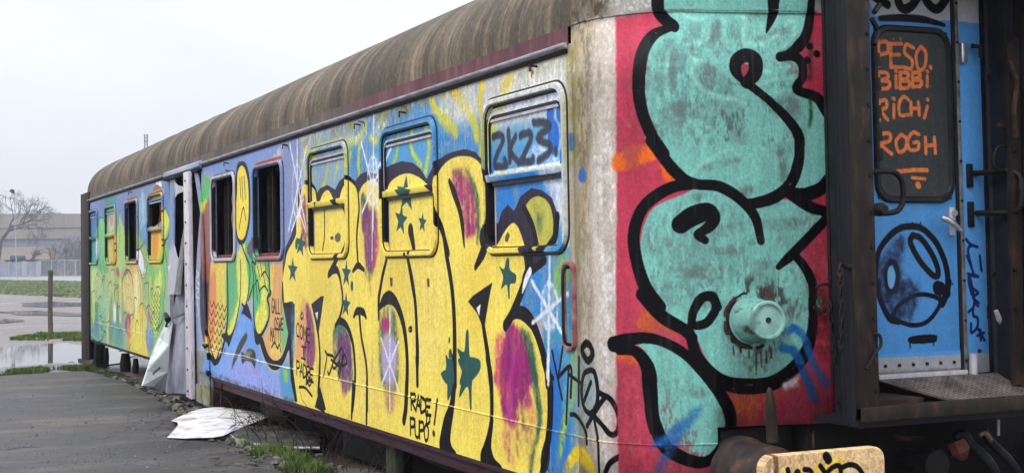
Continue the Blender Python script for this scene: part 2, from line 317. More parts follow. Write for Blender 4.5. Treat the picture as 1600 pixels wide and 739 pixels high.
SIDE_ART=[
("f",(105,135,180),0.9,8,0.5,1,[-18405,2718,-11108,2785,-11149,1748,-18452,1486]),
("f",(120,135,180),0.6,10,0.5,1,[-18397,2916,-14259,2798,-13731,2225,-18427,2146]),
("f",(80,160,140),0.8,6,0,1,[-16429,2663,-15579,2654,-15466,2326,-16441,2357]),
("f",(160,190,100),0.95,12,0.4,1,[-18440,1816,-17511,2126,-14285,2149,-11568,1915,-11281,1588,-12316,72,-18507,58]),
("f",(225,205,110),0.7,10,0.5,1,[-17523,1808,-15803,1791,-15658,611,-16059,197,-17580,322]),
("f",(120,185,130),0.75,8,0.3,1,[-18437,1871,-16455,2001,-16288,1090,-16862,357,-18490,498]),
("f",(230,185,110),0.8,8,0.3,1,[-14592,1592,-13488,1680,-13141,1327,-13519,876,-14614,1028]),
("f",(232,200,70),0.85,8,0.3,1,[-14057,858,-12997,1154,-12670,731,-12981,284,-14080,263]),
("f",(110,170,150),0.8,8,0.3,1,[-18155,715,-16391,977,-15997,744,-16144,374,-17261,362,-18165,451]),
("f",(110,185,120),0.95,3,0,1,[-17452,2049,-17164,2401,-16894,2428,-16375,2337,-16257,2103,-16281,1493,-17336,1490,-17533,1769]),
("f",(190,215,110),0.8,4,0,1,[-15225,2191,-15044,2404,-14708,2356,-14498,2100,-14457,1745,-15194,1497,-15410,1937]),
("f",(130,195,110),0.95,3,0,1,[-12718,1504,-12615,1795,-11568,1907,-11552,2324,-11387,2349,-11138,2187,-11241,1993,-11334,1659,-11260,1509]),
("f",(225,220,90),0.9,2,0,1,[-11552,2317,-11387,2346,-11169,2204,-11318,2056,-11500,1983]),
("f",(140,200,110),0.9,4,0,1,[-12480,1244,-12275,1590,-11370,1589,-11470,1260,-11752,822,-12313,630,-12445,900]),
("f",(215,220,100),0.8,5,0,1,[-12387,1159,-12091,1487,-11727,1456,-11832,1087,-12119,775,-12354,800]),
("f",(150,190,200),0.8,4,0,1,[-13145,2637,-12861,2589,-12825,2324,-12791,1994,-12980,1965,-13264,2071,-13348,2410]),
("f",(110,160,200),0.5,6,0,1,[-15392,1010,-14903,1117,-14571,655,-14818,267,-15422,233]),
("f",(238,238,240),1,1,0,1,[-13450,1838,-13223,1869,-12991,1700,-12969,1535,-13093,1503,-13332,1568,-13455,1703]),
("f",(238,238,240),1,0.5,0,1,[-13268,1591,-12809,1590,-12913,1502,-13067,1469,-13219,1510]),
("f",(180,60,120),0.8,2.5,0,1,[-15448,1593,-15136,1593,-15079,1476,-15301,1485]),
("f",(170,60,120),0.7,2.5,0,1,[-17008,1300,-16724,1313,-16590,1159,-16870,1175]),
("f",(165,50,110),0.85,3,0,1,[-14566,831,-14271,1009,-14108,846,-14038,626,-14343,613,-14605,735]),
("f",(190,80,130),0.6,3,0,1,[-12980,1077,-12729,1100,-12493,898,-12738,890]),
("f",(235,235,225),0.9,2.5,0,1,[-15701,994,-15494,1058,-15401,843,-15506,741,-15657,796]),
("f",(230,235,225),0.8,2,0,1,[-13702,1353,-13570,1427,-13539,1137,-13671,1043]),
("s",(35,50,50),0.85,0.3,[1.6],1,[-16102,1472,-15899,1573,-15640,1573,-15516,1474,-15523,1295]),
("s",(35,50,50),0.85,0.3,[1.8],1,[-15591,1175,-15523,1295,-15306,1353,-15025,1291,-14874,1129,-14867,706,-14817,439]),
("s",(35,50,50),0.85,0.3,[2.2],1,[-14847,1207,-14778,1458,-14363,1577,-14004,1499,-13867,1333]),
("s",(35,50,50),0.85,0.3,[1.6],1,[-14445,967,-14497,1118,-14263,1197,-14040,1145,-13880,982]),
("s",(35,50,50),0.85,0.3,[2],1,[-13478,1591,-13279,1321,-13244,874,-13470,451]),
("s",(35,50,50),0.85,0.3,[1.6],1,[-16651,1386,-16181,1145,-16064,742,-15942,464,-16078,377]),
("s",(35,50,50),0.85,0.3,[1.8],1,[-17287,1595,-17146,1468,-16861,1416,-16577,1491,-16643,1594]),
("s",(35,50,50),0.85,0.3,[2],1,[-12864,1484,-12682,1066,-12495,864,-12459,555]),
("s",(35,50,50),0.85,0.3,[2.2],1,[-11501,1589,-11467,1342,-11750,889]),
("s",(35,50,50),0.85,0.3,[2.2],1,[-17371,2368,-17191,2402,-16894,2428,-16502,2370,-16314,2277]),
("s",(35,50,50),0.85,0.3,[1.6],1,[-17167,2322,-17349,1848,-16929,1509]),
("s",(35,50,50),0.85,0.3,[1.6],1,[-14631,1498,-14519,1568,-14356,1586,-13990,1500]),
("s",(35,50,50),0.85,0.3,[2],1,[-12799,1797,-12712,1666,-12811,1504]),
("s",(35,50,50),0.85,0.3,[3],1,[-11552,2317,-11371,2356,-11138,2187,-11241,1993,-11503,1906,-11334,1659]),
("s",(35,50,50),0.85,0.3,[2.4],1,[-13489,1839,-13174,1893,-12773,1994]),
("s",(35,50,50),0.85,0.3,[1.8],1,[-13450,1838,-13427,1669,-13189,1518,-12969,1535,-12989,1733,-13272,1870]),
("s",(35,50,50),0.85,0.3,[2.4],1,[-13269,1573,-13118,1466,-12914,1484,-12809,1590]),
("s",(35,50,50),0.85,0.3,[1.4],1,[-17749,1248,-17524,1208,-17683,990,-17543,735,-17404,483]),
("s",(35,50,50),0.85,0.3,[4],1,[-18075,761,-17972,633]),
("s",(35,50,50),0.85,0.3,[2.5],1,[-17824,1291,-17442,1402]),
("s",(35,50,50),0.85,0.3,[1.4],1,[-16144,374,-16008,461,-16065,702]),
("s",(40,55,60),0.8,0.2,[1.6],1,[-17310,998,-16992,984,-17196,937]),
("s",(40,55,60),0.8,0.2,[1.6],1,[-17095,918,-16782,905,-16982,858]),
("s",(40,55,60),0.8,0.2,[1.6],1,[-17171,831,-16856,820,-17057,771]),
("s",(40,55,60),0.8,0.2,[1.6],1,[-16958,754,-16648,743,-16846,695]),
("s",(40,55,60),0.8,0.2,[1.6],1,[-17134,663,-16820,654,-17021,604]),
("s",(40,55,60),0.8,0.2,[1.6],1,[-16892,609,-16584,600,-16781,551]),
("s",(40,55,60),0.8,0.2,[1.6],1,[-17038,519,-16727,512,-16926,461]),
("s",(40,55,60),0.8,0.2,[1.6],1,[-16808,967,-16501,954,-16697,908]),
("s",(40,55,60),0.8,0.2,[1.6],1,[-16682,597,-16379,588,-16573,539]),
("s",(40,60,45),0.9,0.2,[1.5],1,[-12363,1280,-12242,1222,-12137,1283]),
("s",(40,60,45),0.9,0.2,[1.5],1,[-12385,1204,-12264,1146,-12158,1208]),
("s",(40,60,45),0.9,0.2,[1.5],1,[-12407,1128,-12286,1071,-12180,1133]),
("s",(40,60,45),0.9,0.2,[1.5],1,[-12430,1052,-12308,995,-12202,1058]),
("s",(40,60,45),0.9,0.2,[1.5],1,[-12452,975,-12330,919,-12223,982]),
("s",(40,60,45),0.9,0.2,[1.5],1,[-12474,899,-12352,843,-12245,906]),
("s",(40,60,45),0.9,0.2,[1.5],1,[-12496,822,-12374,767,-12267,830]),
("s",(40,60,45),0.9,0.2,[1.5],1,[-12155,1283,-12037,1226,-11933,1286]),
("s",(40,60,45),0.9,0.2,[1.5],1,[-12177,1208,-12058,1151,-11955,1212]),
("s",(40,60,45),0.9,0.2,[1.5],1,[-12199,1133,-12080,1076,-11976,1137]),
("s",(40,60,45),0.9,0.2,[1.5],1,[-12220,1057,-12101,1001,-11997,1063]),
("s",(40,60,45),0.9,0.2,[1.5],1,[-12242,981,-12123,925,-12019,988]),
("s",(40,60,45),0.9,0.2,[1.5],1,[-12264,906,-12144,850,-12040,913]),
("s",(40,60,45),0.9,0.2,[1.5],1,[-12286,830,-12166,775,-12061,838]),
("s",(40,60,45),0.9,0.2,[1.5],1,[-11952,1286,-11836,1229,-11734,1289]),
("s",(40,60,45),0.9,0.2,[1.5],1,[-11973,1211,-11857,1155,-11755,1215]),
("s",(40,60,45),0.9,0.2,[1.5],1,[-11994,1137,-11878,1081,-11776,1142]),
("s",(40,60,45),0.9,0.2,[1.5],1,[-12016,1062,-11899,1006,-11797,1068]),
("s",(40,60,45),0.9,0.2,[1.5],1,[-12037,987,-11920,932,-11818,994]),
("s",(40,60,45),0.9,0.2,[1.5],1,[-12058,912,-11941,857,-11839,919]),
("s",(40,60,45),0.9,0.2,[1.5],1,[-12080,837,-11962,783,-11860,845]),
("f",(150,90,70),0.9,1.5,0,1,[-12306,2596,-11957,2715,-11630,2586,-11632,2538,-12307,2571]),
("f",(238,238,240),1,0.6,0,1,[-12053,2696,-11956,2740,-11691,2712,-11654,2637,-11892,2674]),
("f",(70,120,175),0.9,2,0.4,1,[-18222,2540,-17227,2533,-17236,2304,-17801,2158,-18235,2188]),
("f",(70,150,150),0.9,2,0.3,1,[-18165,2104,-17243,2115,-17258,1727,-18180,1712]),
("f",(225,235,240),0.9,3,0,1,[-17706,2034,-17244,2085,-17256,1767,-17604,1749]),
("f",(120,190,150),0.85,2,0,1,[-16241,2533,-15387,2527,-15402,2140,-16255,2151]),
("f",(225,190,150),0.9,2.5,0,1,[-16185,2331,-15870,2472,-15603,2471,-15635,2257,-16067,2166]),
("f",(190,110,110),0.5,3,0,1,[-16095,2404,-15810,2441,-15754,2317,-16001,2268]),
("f",(238,190,80),0.9,2,0.2,1,[-16194,2111,-15345,2102,-15361,1678,-16210,1682]),
("f",(70,140,70),0.6,3,0,1,[-15824,2075,-15499,2087,-15514,1679,-15778,1680]),
("s",(40,40,45),0.85,0.2,[2.2],1,[-15767,1961,-15502,1994,-15315,1954,-15414,1826,-15655,1754]),
("s",(40,40,45),0.85,0.2,[2.2],1,[-15682,1680,-15772,1830,-15649,1903,-15438,1826]),
("s",(40,40,45),0.85,0.2,[2.2],1,[-16194,2102,-15953,1908,-15999,1681]),
("s",(40,40,45),0.85,0.2,[2.2],1,[-12290,2048,-12323,1888,-12259,1696]),
("s",(40,40,45),0.85,0.2,[2.2],1,[-11728,2082,-11648,1986,-11739,1786,-11618,1692]),
("s",(40,40,45),0.85,0.2,[2.2],1,[-12081,1790,-11736,1879,-11656,1785]),
("f",(236,196,60),0.95,2,0.2,1,[-12467,2093,-11602,2094,-11619,1661,-12484,1665]),
("f",(226,140,50),0.75,4,0.4,1,[-12425,2019,-12069,2075,-12081,1790,-12393,1696]),
("f",(150,190,70),0.7,4,0,1,[-11907,1819,-11612,1846,-11619,1661,-11999,1662]),
("f",(240,205,90),0.9,1.5,0,1,[-12538,2590,-11582,2605,-11586,2512,-12540,2525]),
("s",(60,40,45),1,0,[1.6],1,[-12539,2566,-11583,2577]),
("f",(215,170,160),0.9,1.5,0,1,[-14458,2578,-13421,2574,-13423,2532,-14459,2543]),
("f",(175,70,60),0.8,2,0,1,[-14104,2597,-13640,2602,-13641,2573,-14105,2571]),
("f",(60,140,130),0.85,4,0.4,1,[-16359,2760,-15379,2730,-15325,2617,-16365,2606]),
("f",(70,120,90),0.75,2.2,0.35,1,[-18608,969,-18492,1462,-18290,1317,-18263,782,-18481,482]),
("f",(200,205,110),0.75,2.2,0.35,1,[-18049,1047,-17936,1574,-17742,1418,-17719,846,-17930,526]),
("f",(60,120,110),0.75,2.2,0.35,1,[-17671,903,-17564,1337,-17376,1210,-17349,741,-17552,477]),
("f",(160,200,120),0.75,2.2,0.35,1,[-16924,1248,-16826,1595,-16647,1492,-16620,1117,-16810,905]),
("f",(225,205,110),0.75,2.2,0.35,1,[-16455,729,-16358,1122,-16187,1009,-16163,584,-16347,344]),
("f",(80,150,140),0.75,2.2,0.35,1,[-16046,844,-15951,1270,-15785,1146,-15764,684,-15944,424]),
("f",(60,130,120),0.75,2.2,0.35,1,[-15442,773,-15354,1101,-15196,1008,-15172,654,-15341,453]),
("f",(235,210,100),0.75,2.2,0.35,1,[-15182,1036,-15091,1476,-14938,1347,-14921,868,-15089,600]),
("f",(210,150,80),0.75,2.2,0.35,1,[-14447,618,-14367,875,-14222,805,-14199,527,-14353,368]),
("f",(190,205,110),0.75,2.2,0.35,1,[-13951,870,-13867,1314,-13730,1184,-13717,701,-13869,431]),
("f",(232,226,190),0.75,2.2,0.35,1,[-13720,1170,-13642,1518,-13506,1415,-13489,1036,-13636,825]),
("f",(226,206,90),0.75,2.2,0.35,1,[-13231,955,-13152,1376,-13024,1253,-13012,795,-13154,539]),
("f",(90,150,110),0.75,2.2,0.35,1,[-13064,1270,-12993,1537,-12865,1458,-12846,1168,-12983,1006]),
("f",(100,160,190),0.75,2.2,0.35,1,[-12814,704,-12746,925,-12621,865,-12601,626,-12734,489]),
("f",(205,220,110),0.75,2.2,0.35,1,[-12616,1224,-12548,1486,-12425,1409,-12408,1125,-12539,966]),
("f",(90,180,130),0.75,2.2,0.35,1,[-11717,1048,-11652,1340,-11540,1255,-11526,938,-11648,760]),
("f",(215,225,120),0.75,2.2,0.35,1,[-11901,1421,-11839,1589,-11724,1539,-11705,1356,-11825,1254]),
("s",(32,44,48),0.85,0.2,[1.5],1,[-18124,1530,-17975,1355,-18109,1112,-17916,875,-18004,589]),
("s",(32,44,48),0.85,0.2,[1.6],1,[-17589,1466,-17707,1162,-17537,885,-17626,517]),
("s",(32,44,48),0.85,0.2,[1.5],1,[-16788,1469,-16656,1262,-16808,967]),
("s",(32,44,48),0.85,0.2,[1.8],1,[-16489,1284,-16119,1024,-15969,786,-16075,458]),
("s",(32,44,48),0.85,0.2,[1.5],1,[-15310,1259,-15095,1067,-15168,773,-14995,508]),
("s",(32,44,48),0.85,0.2,[1.4],1,[-14650,790,-14503,966,-14439,1119]),
("s",(32,44,48),0.85,0.2,[1.6],1,[-13867,1333,-13766,1114,-13882,927,-14034,718]),
("s",(32,44,48),0.85,0.2,[1.5],1,[-14113,697,-14063,550,-14236,449]),
("s",(32,44,48),0.85,0.2,[1.4],1,[-13727,712,-13759,454]),
("s",(32,44,48),0.85,0.2,[1.8],1,[-13170,1448,-13057,1199,-13142,842,-13104,523]),
("s",(32,44,48),0.85,0.2,[1.6],1,[-12668,1415,-12581,1138,-12447,865]),
("s",(32,44,48),0.85,0.2,[1.5],1,[-12229,1555,-12378,1383,-12465,1141]),
("s",(32,44,48),0.85,0.2,[1.5],1,[-11832,1087,-11735,1256,-11867,1354,-12097,1343]),
("s",(32,44,48),0.85,0.2,[2.2],1,[-18165,451,-17407,397,-16827,466]),
("s",(32,44,48),0.85,0.2,[1.4],1,[-14371,1369,-14166,1363]),
("s",(32,44,48),0.85,0.2,[1.5],1,[-15713,1353,-15307,1347]),
("s",(32,44,48),0.85,0.2,[1.8],1,[-14840,1400,-14480,1554,-14249,1569]),
("s",(32,44,48),0.85,0.2,[2.4],1,[-11522,1045,-11750,889,-12119,792]),
("f",(110,125,170),0.75,4,0.4,1,[-17155,2639,-16362,2683,-16309,2411,-16893,2451]),
("f",(100,130,180),0.75,4,0.4,1,[-15208,2630,-14586,2655,-14549,2190,-15044,2404]),
("f",(80,140,190),0.75,4,0.4,1,[-13263,2105,-12598,2218,-12564,1925,-12983,1899]),
("f",(80,130,150),0.75,4,0.4,1,[-17847,681,-17247,744,-17258,447,-17930,504]),
("f",(90,150,150),0.75,4,0.4,1,[-16131,720,-14984,779,-14876,455,-16008,461]),
("f",(90,130,200),0.75,4,0.4,1,[-12893,745,-12306,802,-12315,562,-12705,473]),
("f",(160,200,220),0.75,4,0.4,1,[-13145,2637,-12954,2627,-12918,2344,-13157,2336]),
("f",(90,130,195),0.75,4,0.4,1,[-11543,2556,-11098,2594,-11111,2262,-11468,2367]),
("f",(205,215,140),0.6,4,0.3,1,[-18123,1552,-17070,1574,-16799,1176,-17681,1033,-18137,1199]),
("f",(176,205,140),0.6,4,0.3,1,[-16646,1511,-15641,1533,-15585,1335,-16118,1065,-16519,1222]),
("f",(224,206,130),0.6,4,0.3,1,[-14780,1400,-14365,1516,-13942,1369,-13878,1038,-14503,966]),
("f",(224,220,160),0.6,4,0.3,1,[-13828,1481,-13375,1519,-13286,1124,-13714,1042]),
("f",(190,210,130),0.6,4,0.3,1,[-13169,1483,-12864,1484,-12682,1066,-12989,847]),
("f",(228,214,100),0.6,4,0.3,1,[-14166,788,-13399,905,-13206,518,-13955,481]),
("f",(150,200,165),0.6,4,0.3,1,[-17230,1170,-16381,1224,-16123,923,-16954,838]),
("f",(160,205,130),0.6,4,0.3,1,[-15172,2061,-14554,2066,-14515,1674,-15076,1568]),
("f",(150,205,140),0.6,4,0.3,1,[-17098,2359,-16439,2339,-16395,1837,-17053,1765]),
("s",(228,226,170),0.8,0.2,[1.3],1,[-18364,1463,-18329,1525,-18170,1552,-18046,1517]),
("s",(30,46,52),0.8,0.2,[1.7000000000000002],1,[-16909,1280,-16876,1383,-16636,1426,-16527,1371]),
("s",(30,46,52),0.8,0.2,[2.1],1,[-15606,1115,-15575,1253,-15271,1314,-15174,1239]),
("s",(228,226,170),0.8,0.2,[1.3],1,[-14433,968,-14403,1136,-14229,1211,-14142,1119]),
("s",(30,46,52),0.8,0.2,[1.7000000000000002],1,[-13364,996,-13340,1081,-13111,1120,-13031,1076]),
("s",(30,46,52),0.8,0.2,[2.1],1,[-12399,867,-12375,983,-12250,1034,-12177,971]),
("s",(228,226,170),0.8,0.2,[1.3],1,[-17154,515,-17118,700,-16829,787,-16720,689]),
("s",(30,46,52),0.8,0.2,[1.7000000000000002],1,[-15821,570,-15791,661,-15648,703,-15547,657]),
("s",(30,46,52),0.8,0.2,[2.1],1,[-14592,1363,-14564,1487,-14353,1539,-14264,1471]),
("s",(228,226,170),0.8,0.2,[1.3],1,[-13514,1210,-13487,1364,-13222,1431,-13143,1346]),
("s",(30,46,52),0.8,0.2,[1.7000000000000002],1,[-12529,1226,-12507,1299,-12352,1332,-12277,1292]),
("s",(30,46,52),0.8,0.2,[2.1],1,[-17356,954,-17321,1089,-16985,1150,-16874,1079]),
("s",(228,226,170),0.8,0.2,[1.3],1,[-16008,805,-15975,973,-15789,1048,-15689,956]),
("s",(30,46,52),0.8,0.2,[1.7000000000000002],1,[-14790,843,-14763,921,-14514,960,-14423,921]),
("s",(30,46,52),0.8,0.2,[2.1],1,[-13695,713,-13669,826,-13538,875,-13456,816]),
("s",(228,226,170),0.8,0.2,[1.3],1,[-12700,595,-12675,737,-12487,804,-12414,727]),
("s",(30,46,52),0.8,0.2,[1.7000000000000002],1,[-17562,1401,-17529,1483,-17379,1518,-17263,1474]),
("s",(30,46,52),0.8,0.2,[2.1],1,[-16192,1227,-16160,1347,-15932,1398,-15830,1332]),
("s",(228,226,170),0.8,0.2,[1.3],1,[-14961,1070,-14931,1223,-14642,1290,-14551,1208]),
("s",(30,46,52),0.8,0.2,[1.7000000000000002],1,[-13843,1094,-13818,1160,-13654,1191,-13570,1156]),
("s",(30,46,52),0.8,0.2,[2.1],1,[-12834,957,-12810,1056,-12592,1103,-12516,1050]),
("s",(228,226,170),0.8,0.2,[1.3],1,[-17819,617,-17782,785,-17583,860,-17467,771]),
("s",(30,46,52),0.8,0.2,[1.7000000000000002],1,[-16416,668,-16386,739,-16115,777,-16011,742]),
("s",(30,46,52),0.8,0.2,[2.1],1,[-15165,539,-15136,645,-15000,695,-14905,641]),
("s",(228,226,170),0.8,0.2,[1.3],1,[-14000,1313,-13972,1452,-13772,1510,-13688,1434]),
("s",(30,46,52),0.8,0.2,[1.7000000000000002],1,[-12971,1325,-12948,1382,-12698,1406,-12620,1376]),
("s",(30,46,52),0.8,0.2,[2.1],1,[-18032,1069,-17997,1184,-17749,1235,-17631,1174]),
("s",(228,226,170),0.8,0.2,[1.3],1,[-16614,910,-16580,1062,-16263,1130,-16158,1048]),
("s",(30,46,52),0.8,0.2,[1.7000000000000002],1,[-15335,944,-15307,1003,-15133,1031,-15036,1002]),
("s",(30,46,52),0.8,0.2,[2.1],1,[-14188,806,-14162,900,-13926,946,-13840,897]),
("s",(228,226,170),0.8,0.2,[1.3],1,[-13149,681,-13123,807,-12999,864,-12921,796]),
("s",(30,46,52),0.8,0.2,[1.7000000000000002],1,[-18298,268,-18259,471,-17959,566,-17840,460]),
("s",(30,46,52),0.8,0.2,[2.1],1,[-16807,1343,-16775,1444,-16633,1486,-16524,1431]),
("s",(228,226,170),0.8,0.2,[1.3],1,[-15515,1177,-15484,1312,-15268,1371,-15172,1298]),
("s",(38,48,56),0.8,0.2,[2],1,[-18313,2107,-18163,2166,-17946,2120,-17660,2134,-17337,2167]),
("s",(38,48,56),0.8,0.2,[1.6],1,[-17098,2359,-16905,2118,-17050,1844,-16927,1568]),
("s",(38,48,56),0.8,0.2,[1.6],1,[-16571,2265,-16517,1993,-16724,1685]),
("s",(38,48,56),0.8,0.2,[1.8],1,[-15160,2372,-15056,2077,-15242,1751,-15193,1513]),
("s",(38,48,56),0.8,0.2,[1.6],1,[-14818,2396,-14606,2138,-14671,1890]),
("s",(38,48,56),0.8,0.2,[1.6],1,[-13402,2311,-13264,2071,-13174,1902]),
("s",(38,48,56),0.8,0.2,[1.8],1,[-12598,2218,-12655,1926,-12569,1795]),
("s",(38,48,56),0.8,0.2,[1.6],1,[-13165,2621,-13109,2334,-13259,2189]),
("s",(38,48,56),0.8,0.2,[1.6],1,[-12952,2677,-12916,2393,-12831,2176]),
("s",(38,48,56),0.8,0.2,[2.4],1,[-11566,1969,-11404,1920,-11570,1877]),
("f",(150,163,190),1,3,0.3,1,[-9750,2811,-8730,2810,-8776,53,-9863,-44]),
("s",(225,228,236),0.8,0.4,[2.0],1,[-9546,1587,-9287,1528,-9475,1468,-9236,1411]),
("s",(225,228,236),0.8,0.4,[2.0],1,[-9525,1389,-9275,1353,-9482,1291,-9261,1256]),
("s",(225,228,236),0.8,0.4,[2.0],1,[-9438,1213,-9603,1111,-9351,1059]),
("s",(225,228,236),0.8,0.4,[2.0],1,[-9390,1253,-9304,1079]),
("s",(228,230,238),0.9,0.6,[3.2],1,[-11218,1624,-10997,1599,-10779,1611,-10938,1552,-11121,1571]),
("f",(120,120,60),0.8,8,0.8,1,[-9732,555,-8818,606,-8841,47,-9756,-35]),
("f",(55,45,62),0.9,1.5,0.3,1,[-9193,1586,-8836,1586,-8895,1205,-9000,782,-9216,1005]),
("f",(110,150,205),1,5,0.4,1,[-9237,2780,-7497,2782,-5541,2753,-5500,2350,-5691,1895,-7101,1826,-7686,1836,-7664,2386,-8623,2605]),
("f",(150,140,200),0.6,8,0.6,1,[-9145,2793,-5540,2768,-5544,2661,-7209,2673,-8792,2692]),
("f",(112,158,226),1,5,0.3,1,[-8962,632,-7562,1181,-6989,1144,-6474,670,-5628,599,-5577,452,-8883,409,-9008,591]),
("f",(176,158,218),0.65,9,0.5,1,[-8284,632,-7285,792,-6476,605,-5685,595,-5634,447,-8211,454]),
("f",(120,165,225),0.6,7,0.4,1,[-8873,674,-7881,798,-7585,602,-8708,458]),
("f",(60,150,190),0.8,6,0.5,1,[-5975,701,-5679,749,-5456,672,-5464,461,-5867,428]),
("f",(150,200,60),0.8,3,0,1,[-5846,662,-5711,678,-5686,580,-5814,586]),
("f",(95,190,110),1,1.5,0,1,[-9106,2615,-8730,2517,-8851,2314,-9123,2209,-9255,2312]),
("f",(225,210,80),1,2,0,1,[-9210,2310,-8982,2358,-8941,2260,-9123,2200]),
("f",(150,95,85),0.9,4,0.3,1,[-9169,2172,-8806,2350,-8711,2118,-8752,1516,-9150,1515]),
("f",(176,196,120),0.4,3,0,1,[-8021,1663,-7849,1662,-7882,1258,-8025,1137]),
("f",(236,196,96),1,2,0,1,[-8797,1657,-8377,1665,-8021,1663,-8046,1057,-8324,725,-8557,611,-8885,654,-8993,859,-8864,1177]),
("f",(205,205,110),0.8,3,0.3,1,[-8288,1634,-8022,1653,-8030,1017,-8278,767,-8461,718,-8330,1048]),
("f",(225,130,85),0.75,6,0.3,1,[-8904,1406,-8566,1553,-8534,1184,-8737,786,-8927,819]),
("f",(235,215,90),0.8,5,0,1,[-8469,1656,-8065,1653,-8038,1255,-8312,1048,-8532,1246]),
("f",(104,178,118),1,1.5,0,1,[-8021,1663,-7393,1669,-7451,1228,-7707,989,-7923,883,-8049,977]),
("f",(235,225,90),0.9,5,0,1,[-7598,1651,-7386,1841,-7227,1838,-7042,1611,-7114,1348,-7252,1214,-7410,1248,-7708,970,-7923,883,-8051,917,-7572,1264]),
("f",(90,180,110),1,2,0,1,[-7227,1838,-6882,1814,-6593,1655,-6309,1653,-6251,1361,-6358,1306,-6291,1236,-6331,1111,-6621,957,-6804,967,-6909,1129,-6863,1333,-7117,1273,-7110,1461]),
("f",(240,225,90),0.9,5,0,1,[-6815,1610,-6521,1645,-6351,1466,-6395,1251,-6366,1109,-6620,966,-6803,977,-6849,1131,-6608,1283,-6673,1464]),
("f",(222,170,104),1,2,0,1,[-6274,1653,-5805,1650,-5788,1264,-5629,1251,-5671,996,-5871,816,-6140,740,-6379,789,-6550,923,-6297,1076,-6324,1288,-6250,1396]),
("f",(110,185,130),0.85,6,0,1,[-5848,1384,-5629,1251,-5671,996,-5871,833,-6002,844,-5860,1091]),
("f",(240,205,90),0.8,6,0,1,[-6273,830,-6130,977,-5931,951,-5904,814,-6140,746]),
("f",(235,210,95),0.7,4,0,1,[-6274,1644,-6103,1643,-6182,1379,-6285,1378]),
("f",(60,70,60),1,1,0,1,[-7851,553,-7762,676,-7507,843,-7224,951,-7187,896,-7348,813,-7554,707,-7765,598]),
("f",(50,55,55),1,1,0,1,[-7395,639,-7430,751,-7271,741,-7152,794,-6923,796,-6835,728,-6892,623,-7003,672,-7235,677]),
("f",(150,150,110),0.8,3,0,1,[-7352,718,-7192,773,-6961,776,-7155,710]),
("s",(16,12,24),1,0,[3,4,6,5],1,[-9137,1702,-9132,1341,-9065,1024,-8880,780,-8696,623,-8558,580,-8400,640,-8233,770,-8048,997,-7994,1256,-8021,1663]),
("s",(16,12,24),1,0,[4,5,7,8,7],1,[-8415,720,-8605,577,-8886,634]),
("f",(16,12,24),1,0.4,0,1,[-8318,886,-8051,917,-7923,883,-7624,992,-7292,1213,-7119,1217,-6841,966,-6622,938,-6624,884,-6845,865,-6950,1054,-7139,1104,-7375,1135,-7498,1074,-7752,929,-7970,782,-8055,818,-8230,850]),
("s",(16,12,24),1,0,[3],1,[-7418,1669,-7426,1459,-7492,1228,-7707,989,-7923,883,-8052,907,-8031,978]),
("s",(16,12,24),1,0,[3],1,[-7386,1841,-7232,1725,-7043,1592,-7114,1348,-7252,1214,-7387,1234]),
("s",(16,12,24),1,0,[2.4],1,[-7117,1273,-6896,1462,-6964,1648,-6814,1628,-6885,1721,-7114,1742]),
("s",(16,12,24),1,0,[1.8],1,[-6860,1426,-6746,1472,-6678,1354]),
("s",(16,12,24),1,0,[1.8],1,[-6677,1373,-6494,1420,-6355,1377]),
("s",(16,12,24),1,0,[1.8],1,[-6598,1519,-6453,1555,-6316,1484]),
("s",(16,12,24),1,0,[1.8],1,[-6525,1537,-6424,1394]),
("s",(16,12,24),1,0,[1.8],1,[-6629,1646,-6562,1519]),
("s",(16,12,24),1,0,[1.8],1,[-6450,1645,-6412,1537]),
("s",(16,12,24),1,0,[1.8],1,[-6741,1610,-6636,1482]),
("s",(16,12,24),1,0,[1.8],1,[-6890,1610,-6819,1500,-6754,1280]),
("s",(16,12,24),1,0,[4],1,[-6309,1653,-6284,1396,-6251,1361,-6379,1305,-6312,1235,-6345,1110,-6621,957,-6804,967,-6909,1129,-6898,1407]),
("f",(16,12,24),1,0.3,0,1,[-6585,940,-6379,789,-6140,740,-5872,799,-5671,996,-5629,1251,-5788,1264,-5818,1650,-5740,1650,-5723,1283,-5448,1272,-5450,1230,-5506,1220,-5544,733,-5619,728,-5645,862,-5809,751,-6009,670,-6245,655,-6487,729,-6661,864]),
("s",(16,12,24),1,0,[2.5],1,[-6237,858,-6133,907,-6034,859,-5966,897,-5923,839]),
("s",(16,12,24),1,0,[1.7],1,[-8862,1240,-8769,1175,-8653,1235]),
("s",(16,12,24),1,0,[1.7],1,[-8880,1145,-8787,1081,-8671,1142]),
("s",(16,12,24),1,0,[1.7],1,[-8898,1051,-8805,987,-8689,1049]),
("s",(16,12,24),1,0,[1.7],1,[-8917,956,-8823,893,-8707,955]),
("s",(16,12,24),1,0,[1.7],1,[-8935,861,-8841,798,-8725,861]),
("s",(16,12,24),1,0,[1.7],1,[-8953,766,-8859,704,-8742,768]),
("s",(16,12,24),1,0,[1.7],1,[-8653,1227,-8563,1163,-8450,1223]),
("s",(16,12,24),1,0,[1.7],1,[-8671,1134,-8580,1070,-8467,1131]),
("s",(16,12,24),1,0,[1.7],1,[-8689,1040,-8598,978,-8485,1039]),
("s",(16,12,24),1,0,[1.7],1,[-8707,947,-8616,884,-8502,946]),
("s",(16,12,24),1,0,[1.7],1,[-8725,853,-8633,791,-8520,854]),
("s",(16,12,24),1,0,[1.7],1,[-8743,759,-8651,698,-8537,761]),
("s",(16,12,24),1,0,[1.7],1,[-8450,1215,-8362,1152,-8251,1211]),
("s",(16,12,24),1,0,[1.7],1,[-8467,1123,-8379,1060,-8268,1120]),
("s",(16,12,24),1,0,[1.7],1,[-8485,1030,-8396,968,-8285,1029]),
